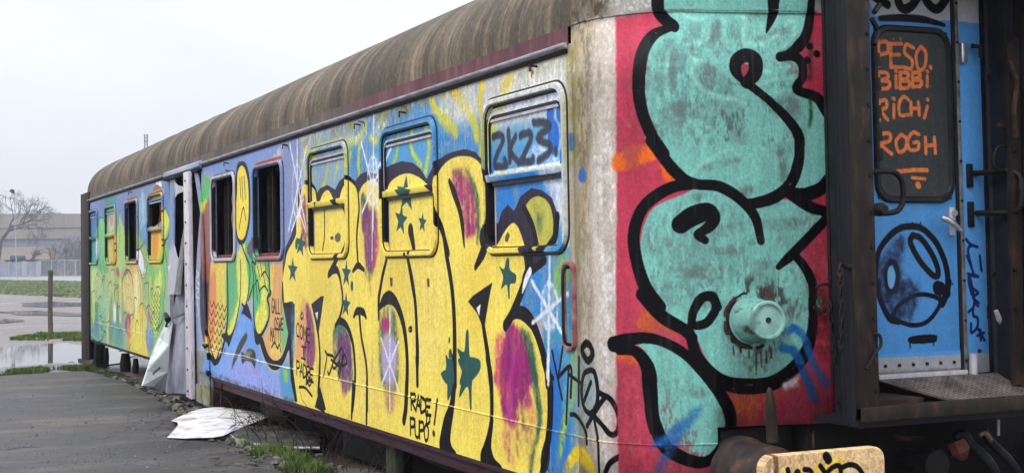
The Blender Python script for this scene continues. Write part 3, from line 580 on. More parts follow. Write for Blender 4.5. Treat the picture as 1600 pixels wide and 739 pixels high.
("s",(16,12,24),1,0,[1.7],1,[-8502,938,-8413,876,-8302,938]),
("s",(16,12,24),1,0,[1.7],1,[-8520,845,-8431,784,-8320,846]),
("s",(16,12,24),1,0,[1.7],1,[-8537,753,-8448,692,-8337,754]),
("s",(16,12,24),1,0,[1.7],1,[-8252,1203,-8165,1141,-8057,1199]),
("s",(16,12,24),1,0,[1.7],1,[-8269,1112,-8182,1050,-8074,1109]),
("s",(16,12,24),1,0,[1.7],1,[-8286,1021,-8199,960,-8091,1019]),
("s",(16,12,24),1,0,[1.7],1,[-8303,929,-8216,869,-8108,929]),
("s",(16,12,24),1,0,[1.7],1,[-8320,838,-8233,778,-8124,839]),
("s",(16,12,24),1,0,[1.7],1,[-8337,746,-8250,686,-8141,748]),
("s",(16,12,24),1,0,[1.7],1,[-6158,1294,-6188,1307,-6218,1255,-6212,1189,-6169,1188,-6164,1234,-6188,1235]),
("s",(16,12,24),1,0,[1.7],0,[-6145,1175,-6109,1306,-6084,1174]),
("s",(16,12,24),1,0,[1.7],0,[-6130,1227,-6094,1227]),
("s",(16,12,24),1,0,[1.7],0,[-6060,1305,-6063,1174,-6017,1180]),
("s",(16,12,24),1,0,[1.7],0,[-5982,1303,-5985,1173,-5940,1179]),
("s",(16,12,24),1,0,[1.7],0,[-5888,1301,-5893,1172]),
("s",(16,12,24),1,0,[1.7],1,[-6104,1134,-6136,1092,-6121,1031,-6083,1051,-6074,1108,-6104,1134]),
("s",(16,12,24),1,0,[1.7],1,[-5990,1124,-6033,1135,-6045,1098,-6002,1072,-6007,1036,-6057,1035]),
("s",(16,12,24),1,0,[1.7],0,[-5970,1135,-5958,1031,-5939,1094,-5925,1032,-5904,1135]),
("s",(16,12,24),1,0,[1.7],0,[-5823,1136,-5888,1130,-5892,1032,-5827,1038]),
("s",(16,12,24),1,0,[1.7],0,[-5890,1084,-5837,1089]),
("s",(16,12,24),1,0,[1.7],0,[-6283,918,-6271,1033,-6247,964,-6216,1033,-6214,918]),
("s",(16,12,24),1,0,[1.7],0,[-6201,918,-6162,1032,-6133,919]),
("s",(16,12,24),1,0,[1.7],0,[-6185,964,-6144,964]),
("s",(16,12,24),1,0,[1.7],0,[-6115,1029,-6047,1032]),
("s",(16,12,24),1,0,[1.7],0,[-6081,1032,-6085,919]),
("s",(16,12,24),1,0,[1.7],0,[-6034,1029,-5967,1032]),
("s",(16,12,24),1,0,[1.7],0,[-6001,1032,-6005,919]),
("s",(16,12,24),1,0,[1.7],0,[-5935,1032,-5939,920]),
("s",(235,238,230),0.8,0.3,[1.0],0,[-9176,713,-8325,701,-7312,720,-6278,697,-5471,704]),
("f",(16,12,24),1,0.3,0,1,[-7541,2626,-7354,2662,-7140,2616,-7006,2437,-7006,2097,-7133,1913,-7315,1830,-7534,1860,-7602,2047,-7626,2384]),
("f",(243,215,70),1,0.2,0,1,[-7521,2554,-7356,2617,-7199,2569,-7078,2407,-7076,2099,-7203,1931,-7350,1874,-7518,1904,-7589,1993,-7713,2121,-7610,2224,-7543,2379]),
("s",(16,12,24),1,0,[2.2],1,[-7420,2496,-7384,2301]),
("s",(16,12,24),1,0,[2.2],1,[-7339,2499,-7298,2263]),
("s",(16,12,24),1,0,[2.2],1,[-7245,2502,-7196,2275]),
("s",(16,12,24),1,0,[2.2],1,[-7470,1990,-7361,2126,-7272,2192,-7190,2069]),
("f",(95,80,110),0.9,1,0,1,[-7101,1826,-6856,1890,-6828,1721,-6967,1672,-7139,1759]),
("f",(44,36,56),1,0.6,0,1,[-5755,1741,-5519,1891,-5348,1963,-5380,1858,-5524,1769,-5728,1679]),
("f",(190,195,205),1,4,0.5,1,[-5705,2760,57,2754,30,2114,-5748,1697]),
("f",(120,135,185),0.85,6,0.5,1,[-5773,2691,-5187,2699,-5228,1692,-5815,1640]),
("f",(85,150,185),0.75,9,0.7,1,[-4800,2655,-3599,2677,-3620,2165,-4817,2226]),
("f",(45,125,190),0.85,9,0.6,1,[-3598,2701,-1871,2701,-1895,2119,-3620,2165]),
("f",(75,155,205),0.8,4,0.4,1,[-3014,2528,-1992,2546,-2005,2243,-2488,2306,-2995,2295]),
("f",(45,125,190),0.85,9,0.6,1,[-1997,2420,-1194,2469,-1156,2194,-2010,2125]),
("f",(70,150,200),0.85,6,0.5,1,[-1198,2372,-111,2364,-83,2115,-1110,2133]),
("f",(30,120,205),0.7,5,0.6,1,[-1106,2249,-518,2277,-268,2344,-99,2277,-82,2122,-1111,2114]),
("f",(35,125,210),0.95,3,0.5,1,[-1064,2092,-121,2118,-92,1883,-284,1960,-794,1910,-1029,1805]),
("f",(215,222,235),0.9,5,0.3,1,[-400,2101,-83,2115,-77,1695,-279,1698,-239,1889,-363,1999]),
("f",(50,130,205),0.8,4,0.5,1,[-227,1819,-94,1849,-101,1678,-248,1673]),
("f",(205,208,200),0.8,7,0.7,1,[-1755,2812,-58,2719,-64,2565,-1140,2599,-1766,2524]),
("s",(205,210,60),0.75,2.5,[5],1,[-4902,2474,-4709,2567,-4613,2666]),
("s",(205,210,60),0.75,2.5,[5],1,[-5194,2522,-5002,2399,-4910,2285]),
("s",(205,210,60),0.75,2.5,[6],1,[-3842,2550,-3603,2579,-3416,2659]),
("s",(205,210,60),0.75,2.5,[6],1,[-3525,2597,-3610,2409,-3586,2236]),
("s",(205,210,60),0.75,2.5,[5],1,[-3797,2472,-3932,2331,-4019,2236]),
("s",(205,210,60),0.75,2.5,[5],1,[-2741,2505,-2772,2394,-2856,2332]),
("s",(205,210,60),0.75,2.5,[5],1,[-2466,2525,-2484,2416,-2302,2271]),
("s",(205,210,60),0.75,2.5,[6],1,[-2194,2522,-2140,2389,-2219,2223]),
("s",(205,210,60),0.75,2.5,[4],1,[-1988,2651,-1878,2535,-1769,2462]),
("s",(205,210,60),0.75,2.5,[4],1,[-4091,2519,-4181,2398,-4271,2301]),
("s",(205,210,60),0.75,2.5,[5],1,[-4443,2405,-4537,2290,-4630,2243]),
("s",(205,210,60),0.75,2.5,[5],1,[-3152,2611,-3035,2693,-2866,2745]),
("s",(205,210,60),0.75,2.5,[6],1,[-3330,2556,-3156,2517,-3011,2598]),
("s",(205,210,60),0.75,2.5,[4],1,[-3678,2659,-3835,2724]),
("s",(205,210,60),0.75,2.5,[5],1,[-5090,2625,-4806,2494]),
("s",(238,205,45),0.9,2.2,[7],1,[-2067,2724,-1989,2622,-1766,2524,-1639,2438]),
("s",(150,190,80),0.35,3.5,[5.6000000000000005],1,[-1989,2622,-1766,2524,-1639,2438]),
("s",(238,205,45),0.9,2.2,[8],1,[-1703,2732,-1524,2622,-1343,2483,-1297,2381]),
("s",(150,190,80),0.35,3.5,[6.4],1,[-1524,2622,-1343,2483,-1297,2381]),
("s",(238,205,45),0.9,2.2,[7],1,[-1184,2721,-1239,2591,-1185,2449,-1232,2277]),
("s",(150,190,80),0.35,3.5,[5.6000000000000005],1,[-1239,2591,-1185,2449,-1232,2277]),
("s",(238,205,45),0.9,2.2,[7],1,[-881,2665,-903,2573]),
("s",(150,190,80),0.35,3.5,[5.6000000000000005],1,[-903,2573]),
("s",(238,205,45),0.9,2.2,[8],1,[-781,2671,-904,2554,-1030,2453,-1130,2366]),
("s",(150,190,80),0.35,3.5,[6.4],1,[-904,2554,-1030,2453,-1130,2366]),
("f",(120,30,40),0.75,2.5,1,1,[-1282,2761,-48,2762,-50,2728,-1283,2714]),
("s",(150,25,40),1,0,[3.2],1,[-498,2755,-493,2661]),
("s",(40,20,25),0.9,0,[1.6],0,[-543,2693,-476,2677,-468,2654]),
("s",(40,20,25),0.9,0,[1.6],0,[-2639,2716,-2536,2696,-2524,2669]),
("s",(40,20,25),0.9,0,[1.6],0,[-3582,2699,-3460,2678,-3446,2648]),
("s",(40,20,25),0.9,0,[1.6],0,[-5772,2702,-5601,2677,-5581,2641]),
("s",(40,20,25),0.9,0,[1.6],0,[-8061,2619,-7829,2591,-7802,2549]),
("f",(55,140,190),1,3,0.6,1,[-337,1646,11,1660,-37,503,-427,452]),
("f",(35,125,205),0.9,3,0.5,1,[-615,1558,-419,1630,-283,1611,-307,1402,-491,1291,-684,1358]),
("f",(150,195,70),0.75,5,0.5,1,[-234,1628,-79,1651,-70,1508,-212,1404,-271,1507]),
("f",(35,110,200),0.9,5,0.5,1,[-336,1087,-163,1096,-98,829,-150,488,-330,465]),
("f",(185,205,60),0.8,4,0.6,1,[-43,1238,32,1258,58,1009,-83,830,-266,473,-193,752,-89,1033]),
("f",(95,165,190),0.7,5,0.5,1,[-190,1370,-74,1406,-70,967,-174,822]),
("f",(200,160,60),0.6,3,0.3,1,[-155,552,-32,617,114,618,146,527,-188,483]),
("f",(222,226,236),0.8,5,0.5,1,[-1064,2552,-181,2538,-170,2439,-773,2428,-1070,2419]),
("f",(90,165,200),0.6,6,0.6,1,[-1072,2361,-774,2410,-349,2352,-780,2243,-1077,2246]),
("f",(228,232,240),0.6,4,0.5,1,[-1013,2192,-782,2206,-269,2327,-71,2395,-80,2190,-276,2152]),
("f",(184,172,150),1,2.2,0.3,1,[-41,2761,9,2856,98,2869,303,2864,400,2859,351,548,1,508,-12,1105,-44,1576,-65,1984]),
("f",(196,186,178),0.8,6,0.4,1,[227,2762,392,2808,347,548,146,527,143,1311]),
("f",(150,135,95),0.75,6,0.8,1,[6,2795,167,2771,156,1973,45,1576,-39,1711]),
("f",(110,160,175),0.7,7,0.6,1,[-27,1104,199,1084,180,854,82,713,-30,668]),
("s",(90,80,70),0.6,2,[2.5],1,[185,2718,193,2601,210,2433]),
("f",(28,100,195),0.92,0.8,0,1,[-241,2419,-257,2388,-291,2378,-324,2395,-337,2429,-321,2460,-287,2469,-254,2452]),
("f",(28,100,195),0.92,0.8,0,1,[-109,2412,-126,2373,-165,2359,-203,2380,-217,2423,-199,2463,-160,2477,-123,2455]),
("f",(28,100,195),0.92,0.8,0,1,[-95,2184,-110,2159,-143,2150,-175,2163,-188,2191,-172,2217,-139,2226,-108,2212]),
("f",(28,100,195),0.92,0.8,0,1,[148,2060,134,2032,100,2023,67,2036,54,2066,69,2093,103,2103,136,2089]),
("f",(28,100,195),0.92,0.8,0,1,[-111,1993,-123,1962,-151,1951,-177,1965,-188,1997,-175,2028,-147,2040,-121,2025]),
("f",(28,100,195),0.92,0.8,0,1,[35,2242,18,2208,-19,2196,-55,2213,-69,2251,-52,2286,-15,2297,21,2279]),
("f",(28,100,195),0.92,0.8,0,1,[-184,2285,-207,2218,-259,2193,-308,2226,-326,2297,-303,2365,-250,2388,-201,2355]),
("s",(214,214,196),0.85,0.8,[4.2],1,[-1124,2038,-1124,2501,-1025,2575,-766,2580,-339,2585,-132,2584,-73,2532,-67,2121,-84,1712]),
("s",(190,185,60),0.5,1,[3],1,[-1156,2194,-1137,2425,-1064,2552]),
("s",(205,200,100),0.7,0.8,[3.2],1,[-4874,2228,-4861,2552,-4708,2594,-3954,2599,-3875,2538,-3873,2178]),
("s",(60,130,190),0.8,0.8,[3.5],1,[-2996,2272,-2986,2526,-2873,2576,-2084,2580,-1969,2544,-1955,2332]),
("s",(225,225,205),0.85,0.3,[3.6],1,[-1062,2142,-105,2137]),
("s",(210,110,80),0.9,0.6,[3.8],1,[-6734,2558,-6634,2588,-5820,2590]),
("s",(190,60,50),0.6,0.4,[2.2],1,[-6659,2577,-5821,2578]),
("s",(200,60,60),0.7,0.5,[3.6],1,[-6744,1682,-5858,1669]),
("s",(150,160,190),0.7,0.5,[3.6],1,[-6745,1657,-5859,1646]),
("f",(110,92,62),0.5,6,-1,1,[-16,2799,200,2816,340,2748,289,2294,30,2114]),
("f",(230,224,220),0.45,6,-1,1,[220,2564,387,2743,346,673,185,659]),
("f",(120,105,80),0.4,7,-1,1,[68,2145,200,1971,181,531,1,508]),
("f",(140,132,60),0.55,3,0.6,1,[-66,2703,40,2722,49,2214,-60,2120]),
("s",(85,75,62),0.5,2,[1.5],1,[163,2671,175,2437,193,2269]),
("s",(85,75,62),0.5,2,[1.5],1,[230,2695,220,2564]),
("s",(85,75,62),0.5,2,[1.5],1,[110,2611,104,2310]),
("s",(85,75,62),0.5,2,[1.5],1,[277,2656,281,2459]),
("f",(150,145,70),0.45,5,-1,1,[-1756,2779,-57,2743,-54,2633,-1043,2608,-1766,2545]),
("f",(240,240,236),0.5,6,-1,1,[-1871,2701,-97,2690,-101,2587,-1766,2524]),
("f",(125,110,50),0.6,4,-1,1,[-4989,2699,-1757,2751,-1760,2689,-4802,2591]),
("f",(235,225,215),0.5,6,-1,1,[-4615,2613,-3009,2653,-3155,2541,-4528,2527]),
("f",(60,45,40),0.6,1.5,-1,1,[-8827,397,-4706,375,-1853,426,-346,473,-425,498,-1851,476,-4703,438,-8824,453]),
("f",(235,235,230),0.7,2,-1,1,[-1851,467,-944,470,-1036,489,-1740,504]),
("s",(150,120,50),0.35,0.6,[0.8],1,[-5228,1692,-5232,1571]),
("s",(150,120,50),0.35,0.6,[0.8],1,[-4942,1489,-4950,1300]),
("s",(150,120,50),0.35,0.6,[0.8],1,[-4650,1296,-4655,1174]),
("s",(150,120,50),0.35,0.6,[0.8],1,[-4370,1576,-4378,1389]),
("s",(150,120,50),0.35,0.6,[0.8],1,[-4104,1388,-4109,1267]),
("s",(150,120,50),0.35,0.6,[0.8],1,[-3846,1655,-3854,1471]),
("s",(150,120,50),0.35,0.6,[0.8],1,[-3601,1473,-3606,1352]),
("s",(150,120,50),0.35,0.6,[0.8],1,[-3381,1299,-3389,1118]),
("s",(150,120,50),0.35,0.6,[0.8],1,[-3138,1551,-3143,1430]),
("s",(150,120,50),0.35,0.6,[0.8],1,[-2936,1382,-2943,1204]),
("s",(150,120,50),0.35,0.6,[0.8],1,[-2710,1624,-2715,1503]),
("s",(150,120,50),0.35,0.6,[0.8],1,[-2523,1460,-2530,1283]),
("s",(150,120,50),0.35,0.6,[0.8],1,[-2329,1302,-2334,1181]),
("s",(150,120,50),0.35,0.6,[0.8],1,[-2139,1532,-2146,1357]),
("s",(150,120,50),0.35,0.6,[0.8],1,[-1960,1378,-1965,1257]),
("s",(150,120,50),0.35,0.6,[0.8],1,[-1782,1598,-1789,1426]),
("s",(150,120,50),0.35,0.6,[0.8],1,[-1615,1449,-1620,1328]),
("s",(150,120,50),0.35,0.6,[0.8],1,[-1464,1304,-1471,1133]),
("s",(150,120,50),0.35,0.6,[0.8],1,[-1293,1515,-1298,1394]),
("s",(150,120,50),0.35,0.6,[0.8],1,[-1151,1374,-1158,1205]),
("s",(150,120,50),0.35,0.6,[0.8],1,[-991,1577,-996,1456]),
("s",(150,120,50),0.35,0.6,[0.8],1,[-859,1439,-866,1272]),
("s",(150,120,50),0.35,0.6,[0.8],1,[-708,1635,-713,1514]),
("s",(150,120,50),0.35,0.6,[0.8],1,[-584,1501,-590,1335]),
("s",(150,120,50),0.35,0.6,[0.8],1,[-455,1370,-460,1250]),
("s",(150,120,50),0.35,0.6,[0.8],1,[-325,1559,-328,1482]),
("s",(90,70,30),0.6,0.1,[1.1],0,[-5539,1582,-5529,1579]),
("s",(90,70,30),0.6,0.1,[1.1],0,[-4172,1372,-4163,1370]),
("s",(90,70,30),0.6,0.1,[1.1],0,[-3054,1200,-3047,1198]),
("s",(90,70,30),0.6,0.1,[1.1],0,[-2123,1057,-2118,1055]),
("s",(90,70,30),0.6,0.1,[1.1],0,[-1337,936,-1332,935]),
("s",(90,70,30),0.6,0.1,[1.1],0,[-663,833,-658,831]),
("s",(90,70,30),0.6,0.1,[1.1],0,[-4792,1442,-4783,1440]),
("s",(90,70,30),0.6,0.1,[1.1],0,[-3564,1256,-3557,1254]),
("s",(90,70,30),0.6,0.1,[1.1],0,[-2550,1102,-2544,1100]),
("s",(90,70,30),0.6,0.1,[1.1],0,[-1699,973,-1694,971]),
("s",(90,70,30),0.6,0.1,[1.1],0,[-974,863,-969,862]),
("s",(90,70,30),0.6,0.1,[1.1],0,[-5479,1520,-5469,1517]),
("s",(90,70,30),0.6,0.1,[1.1],0,[-4123,1317,-4115,1315]),
("s",(90,70,30),0.6,0.1,[1.1],0,[-3014,1151,-3007,1149]),
("s",(90,70,30),0.6,0.1,[1.1],0,[-2090,1013,-2084,1011]),
("s",(90,70,30),0.6,0.1,[1.1],0,[-1308,896,-1303,894]),
("s",(90,70,30),0.6,0.1,[1.1],0,[-638,795,-634,794]),
("s",(90,70,30),0.6,0.1,[1.1],0,[-4739,1384,-4730,1382]),
("s",(90,70,30),0.6,0.1,[1.1],0,[-3520,1204,-3513,1202]),
("s",(90,70,30),0.6,0.1,[1.1],0,[-2514,1055,-2508,1054]),
("s",(90,70,30),0.6,0.1,[1.1],0,[-1668,930,-1663,929]),
("s",(90,70,30),0.6,0.1,[1.1],0,[-948,824,-943,822]),
("s",(90,70,30),0.6,0.1,[1.1],0,[-5420,1459,-5410,1456]),
("s",(90,70,30),0.6,0.1,[1.1],0,[-4075,1263,-4067,1260]),
("s",(90,70,30),0.6,0.1,[1.1],0,[-2975,1102,-2968,1100]),
("s",(90,70,30),0.6,0.1,[1.1],0,[-2057,968,-2051,966]),
("s",(90,70,30),0.6,0.1,[1.1],0,[-1280,855,-1275,853]),
("s",(90,70,30),0.6,0.1,[1.1],0,[-582,1551,-577,1550]),
("s",(90,70,30),0.6,0.1,[1.1],0,[-4686,1327,-4677,1324]),
("s",(90,70,30),0.6,0.1,[1.1],0,[-3477,1153,-3470,1151]),
("s",(90,70,30),0.6,0.1,[1.1],0,[-2478,1009,-2472,1007]),
("s",(90,70,30),0.6,0.1,[1.1],0,[-1638,888,-1633,887]),
("s",(90,70,30),0.6,0.1,[1.1],0,[-922,785,-918,784]),
("s",(90,70,30),0.6,0.1,[1.1],0,[-5361,1398,-5351,1395]),
("s",(90,70,30),0.6,0.1,[1.1],0,[-4028,1208,-4019,1206]),
("s",(90,70,30),0.6,0.1,[1.1],0,[-2935,1053,-2929,1051]),
("s",(90,70,30),0.6,0.1,[1.1],0,[-2024,924,-2018,922]),
("s",(90,70,30),0.6,0.1,[1.1],0,[-1252,815,-1248,813]),
("s",(90,70,30),0.6,0.1,[1.1],0,[-558,1512,-553,1510]),
("s",(90,70,30),0.6,0.1,[1.1],0,[-4633,1270,-4624,1267]),
("s",(90,70,30),0.6,0.1,[1.1],0,[-3434,1102,-3427,1100]),
("s",(90,70,30),0.6,0.1,[1.1],0,[-2442,963,-2436,961]),
("s",(90,70,30),0.6,0.1,[1.1],0,[-1608,846,-1603,845]),
("s",(90,70,30),0.6,0.1,[1.1],0,[-863,1566,-858,1564]),
("s",(90,70,30),0.6,0.1,[1.1],0,[-5302,1337,-5292,1335]),
("s",(90,70,30),0.6,0.1,[1.1],0,[-3980,1155,-3972,1153]),
("s",(90,70,30),0.6,0.1,[1.1],0,[-2896,1005,-2890,1003]),
("s",(90,70,30),0.6,0.1,[1.1],0,[-1992,880,-1986,879]),
("s",(90,70,30),0.6,0.1,[1.1],0,[-1225,774,-1220,773]),
("s",(90,70,30),0.6,0.1,[1.1],0,[-534,1472,-530,1471]),
("s",(90,70,30),0.6,0.1,[1.1],0,[-4581,1213,-4572,1211]),
("s",(90,70,30),0.6,0.1,[1.1],0,[-3392,1051,-3384,1049]),
("s",(90,70,30),0.6,0.1,[1.1],0,[-2407,917,-2401,916]),
("s",(90,70,30),0.6,0.1,[1.1],0,[-1578,804,-1573,803]),
("s",(90,70,30),0.6,0.1,[1.1],0,[-837,1525,-833,1523]),
("s",(90,70,30),0.6,0.1,[1.1],0,[-5244,1278,-5234,1275]),
("s",(90,70,30),0.6,0.1,[1.1],0,[-3934,1102,-3925,1100]),
("s",(90,70,30),0.6,0.1,[1.1],0,[-2858,957,-2851,956]),
("s",(90,70,30),0.6,0.1,[1.1],0,[-1959,837,-1953,835]),
("s",(90,70,30),0.6,0.1,[1.1],0,[-1197,735,-1192,733]),
("s",(52,55,70),0.95,0.8,[4.6],1,[-1074,2364,-972,2368,-928,2333,-1023,2255,-1056,2192,-890,2181,-918,2216]),
("s",(52,55,70),0.95,0.8,[4.6],1,[-852,2382,-847,2290,-838,2204]),
("s",(52,55,70),0.95,0.8,[4.6],1,[-751,2342,-827,2264,-714,2184]),
("s",(52,55,70),0.95,0.8,[4.6],1,[-688,2337,-580,2345,-540,2312,-641,2226,-685,2188,-531,2183,-525,2200]),
("s",(52,55,70),0.95,0.8,[4.6],1,[-509,2397,-335,2377,-310,2350,-458,2305,-301,2252,-315,2213,-455,2177]),
("s",(52,55,70),0.95,0.8,[4.6],1,[-232,2220,-227,2206]),
("f",(44,36,56),1,0.3,0,0,[-5810,1237,-5796,1582,-5723,1772,-5527,1876,-5356,2029,-5286,2249,-5094,2295,-5092,2339,-4935,2332,-4761,2207,-4685,2246,-4466,2265,-4249,2215,-4135,2278,-3905,2319,-3694,2252,-3562,2298,-3415,2308,-3181,2274,-3104,2232,-3065,2300,-2911,2322,-2681,2333,-2463,2307,-2310,2255,-2196,2178,-2105,2236,-1960,2287,-1797,2316,-1691,2322,-1488,2325,-1323,2292,-1217,2237,-1138,2158,-1124,2034,-1112,1865,-1050,1844,-996,1914,-906,1952,-821,1912,-722,1993,-579,2032,-445,2014,-316,1965,-251,1877,-269,1745,-370,1633,-480,1562,-531,1541,-564,1573,-654,1468,-790,1348,-911,1278,-1107,1043,-3079,931,-5668,1012]),
("f",(44,36,56),1,0.3,0,1,[-1003,1275,-764,1345,-625,1323,-438,1187,-338,1034,-313,879,-337,669,-411,454,-857,396,-1019,897]),
("f",(246,220,96),1,0,0.12,1,[-5831,1467,-5808,1283,-5448,1262,-5530,793,-5477,560,-5388,428,-5184,320,-59,-39,-460,448,-362,704,-337,876,-380,1000,-479,1176,-587,1268,-704,1314,-801,1307,-912,1252,-911,1278,-799,1361,-670,1482,-632,1571,-642,1635,-687,1716,-754,1805,-837,1843,-954,1799,-1054,1731,-1160,1693,-1148,1931,-1156,2119,-1219,2196,-1353,2259,-1549,2285,-1754,2276,-1925,2221,-2002,2146,-2046,2085,-2186,2142,-2333,2197,-2536,2238,-2752,2234,-2944,2190,-3060,2081,-3127,2187,-3284,2243,-3502,2215,-3631,2151,-3696,2218,-3885,2290,-4070,2208,-4211,2082,-4415,2216,-4595,2198,-4739,2115,-4835,2259,-5015,2299,-5164,2287,-5292,2083,-5357,2001,-5382,1873,-5639,1742,-5735,1640]),
("f",(222,192,70),0.45,14,0.4,1,[-5026,1799,-4294,1735,-4487,1320,-4854,1313]),
("f",(222,190,70),0.35,16,0.5,1,[-3052,1579,-2267,1621,-2410,1143,-2933,1122]),
("f",(246,222,120),0.4,14,0.3,1,[-3671,898,-3079,931,-3094,561,-3687,508]),
("f",(246,224,130),0.35,14,0.3,1,[-2514,1667,-1914,1661,-1941,996,-2543,962]),
("f",(224,190,60),0.4,12,0.4,1,[-1532,1658,-1179,1654,-1146,1270,-1448,1182]),
("f",(190,185,80),1,0.3,0,1,[-665,1921,-581,1972,-467,1979,-357,1938,-306,1850,-322,1737,-401,1671,-457,1682,-501,1692,-532,1770,-610,1850]),
("f",(60,90,80),0.75,4,0.5,1,[-515,1906,-448,1884,-404,1863,-451,1807,-475,1769,-508,1808]),
("f",(90,100,60),0.5,3,0,1,[-559,1956,-514,1935,-538,1916]),
("f",(125,55,110),0.85,4,0.4,1,[-5207,2167,-4993,2187,-4948,2009,-4960,1715,-5064,1746,-5191,1897]),
("f",(45,60,75),0.8,3.5,0.4,1,[-3548,2132,-3465,2128,-3388,2021,-3474,1920,-3518,1830,-3554,1962]),
("f",(120,45,120),0.9,4,0.4,1,[-3511,2012,-3288,2030,-3192,1949,-3222,1696,-3307,1556,-3447,1582,-3500,1777]),
("f",(200,60,120),0.6,3,0.4,1,[-3256,1824,-3159,1822,-3183,1695,-3286,1581]),
("f",(60,80,80),0.6,3,0.8,1,[-3487,1595,-3306,1581,-3349,1491,-3470,1517]),
("f",(160,40,110),0.9,3,0.5,1,[-1711,2185,-1608,2200,-1495,2161,-1360,2067,-1310,1937,-1329,1810,-1427,1770,-1510,1793,-1561,1947,-1657,2060]),
("f",(60,90,70),0.85,2.5,0.4,1,[-1453,2169,-1384,2143,-1280,2010,-1266,1829,-1305,1735,-1332,1746,-1325,1905,-1374,2046]),
("f",(90,80,70),0.5,3,0,1,[-1695,2206,-1437,2200,-1439,2168,-1667,2171]),
("f",(230,130,130),0.7,5,0.5,1,[-5216,1277,-5081,1310,-5093,1029,-5235,815,-5454,817,-5332,1094]),
("f",(120,50,115),0.88,3.5,0.4,1,[-5083,1280,-4953,1239,-4833,1039,-4842,822,-4974,742,-5181,832,-5092,1058]),
("f",(75,75,110),0.85,3.5,0.6,1,[-4271,1118,-4041,1153,-3868,1052,-3812,841,-3840,680,-4063,609,-4149,711,-4260,814,-4324,949]),
("f",(100,45,110),0.8,3.5,0.4,1,[-4181,1052,-3955,1075,-3852,919,-3880,757,-4014,721,-4145,821]),
("f",(60,110,100),0.8,3,0,1,[-4320,1060,-4178,1135,-3997,1141,-4181,1038]),
("f",(150,60,110),0.5,4,0.7,1,[-4104,715,-3925,727,-3975,589,-4086,594]),
("f",(60,85,85),0.8,4,0.6,1,[-3163,1246,-2933,1314,-2791,1208,-2765,966,-2809,756,-2996,693,-3163,780,-3193,980]),
("f",(175,40,120),0.9,3,0,1,[-3126,1197,-2974,1233,-2940,1153,-3072,1124]),
("f",(190,170,225),0.9,4,0.3,1,[-3113,1047,-2978,1115,-2816,1048,-2823,877,-2882,763,-3031,752,-3121,858]),
("f",(150,90,120),0.6,5,0.7,1,[-3069,737,-2846,753,-2889,580,-3038,566]),
("f",(150,60,110),0,1,0,1,[-2296,1492,-2293,1492,-2293,1491]),
("f",(205,80,110),0.8,4,0.5,1,[-1052,1170,-950,1195,-800,1261,-753,1233,-905,1086,-1058,1037]),
("f",(150,30,110),0.95,3.5,0.35,1,[-953,1124,-874,1248,-800,1256,-706,1225,-594,1102,-510,935,-1063,894,-1019,1039]),
("f",(160,35,115),0.95,3.5,0.4,1,[-1054,1046,-618,1071,-558,1022,-604,897,-566,822,-651,780,-755,815,-781,688,-891,660,-976,742,-993,867]),
("f",(235,120,95),0.75,3,0.4,1,[-1031,1047,-964,1033,-972,833,-1028,837,-1069,953]),
("f",(230,130,100),0.7,4,0.6,1,[-608,810,-546,824,-518,766,-532,661,-595,620,-623,704]),
("f",(45,90,75),0.85,3,0.3,1,[-705,1235,-590,1210,-504,1069,-476,937,-533,933,-596,1063,-662,1158]),
("f",(45,90,70),0.88,2.6,0.4,1,[-608,1071,-536,1075,-499,974,-445,841,-440,722,-493,631,-537,558,-583,432,-623,443,-556,590,-499,733,-543,885,-580,986]),
("f",(190,90,110),0.6,7,0.9,1,[-1002,649,-760,691,-786,564,-834,452,-921,459,-984,542]),
("f",(150,110,90),0.5,7,0.9,1,[-716,730,-571,709,-598,550,-703,521,-741,622]),
("s",(95,25,85),0.45,3,[4],1,[-964,1033,-993,867,-955,708]),
("s",(95,25,85),0.45,3,[4],1,[-768,1009,-796,847,-759,708]),
("s",(95,25,85),0.45,3,[4],1,[-664,963,-713,801,-676,681]),
("s",(95,25,85),0.45,3,[4],1,[-899,1227,-868,1088,-911,945]),
("s",(95,25,85),0.45,3,[4],1,[-660,1187,-619,1062,-647,943]),
("s",(95,25,85),0.45,3,[4],1,[-5034,1178,-4989,1004,-5047,854]),
("s",(95,25,85),0.45,3,[4],1,[-4091,1029,-4051,895,-4080,743]),
("s",(95,25,85),0.45,3,[4],1,[-1582,2133,-1475,1965,-1439,1813]),
("s",(95,25,85),0.45,3,[4],1,[-3410,1983,-3337,1800,-3364,1620]),
("s",(95,25,85),0.45,3,[4],1,[-5101,2133,-5055,1953,-5037,1761]),
("s",(205,90,170),0.35,3,[3],1,[-856,967,-886,786,-857,672]),
("s",(205,90,170),0.35,3,[3],1,[-840,1180,-807,1091,-835,990]),
("s",(205,90,170),0.35,3,[3],1,[-1555,2099,-1502,1988,-1478,1879]),
("s",(120,85,60),0.4,2.5,[3],1,[-613,688,-575,605,-622,461]),
("s",(120,85,60),0.4,2.5,[3],1,[-760,682,-786,564,-757,497]),
("s",(120,85,60),0.4,2.5,[3],1,[-2996,693,-2982,571]),
("s",(120,85,60),0.4,2.5,[3],1,[-3407,1569,-3372,1440,-3354,1390]),
("s",(120,85,60),0.4,2.5,[3],1,[-935,664,-917,567,-899,462]),
("s",(9,8,14),1,0,[3,4,3.5],1,[-3630,2162,-3610,2029,-3673,1833,-3652,1621]),
("s",(9,8,14),1,0,[3,5,5,3],1,[-3782,1562,-3653,1606,-3508,1571]),
("s",(9,8,14),1,0,[5,7,5,2],1,[-4419,1529,-4290,1571,-4183,1569,-4108,1500,-4059,1379]),
("s",(9,8,14),1,0,[3,5,6],1,[-4193,2101,-4071,2061,-4000,1936,-4024,1787,-4118,1706,-4226,1638,-4404,1538]),
("s",(9,8,14),1,0,[2.5,2.5],1,[-4591,2068,-4600,1854,-4654,1738]),
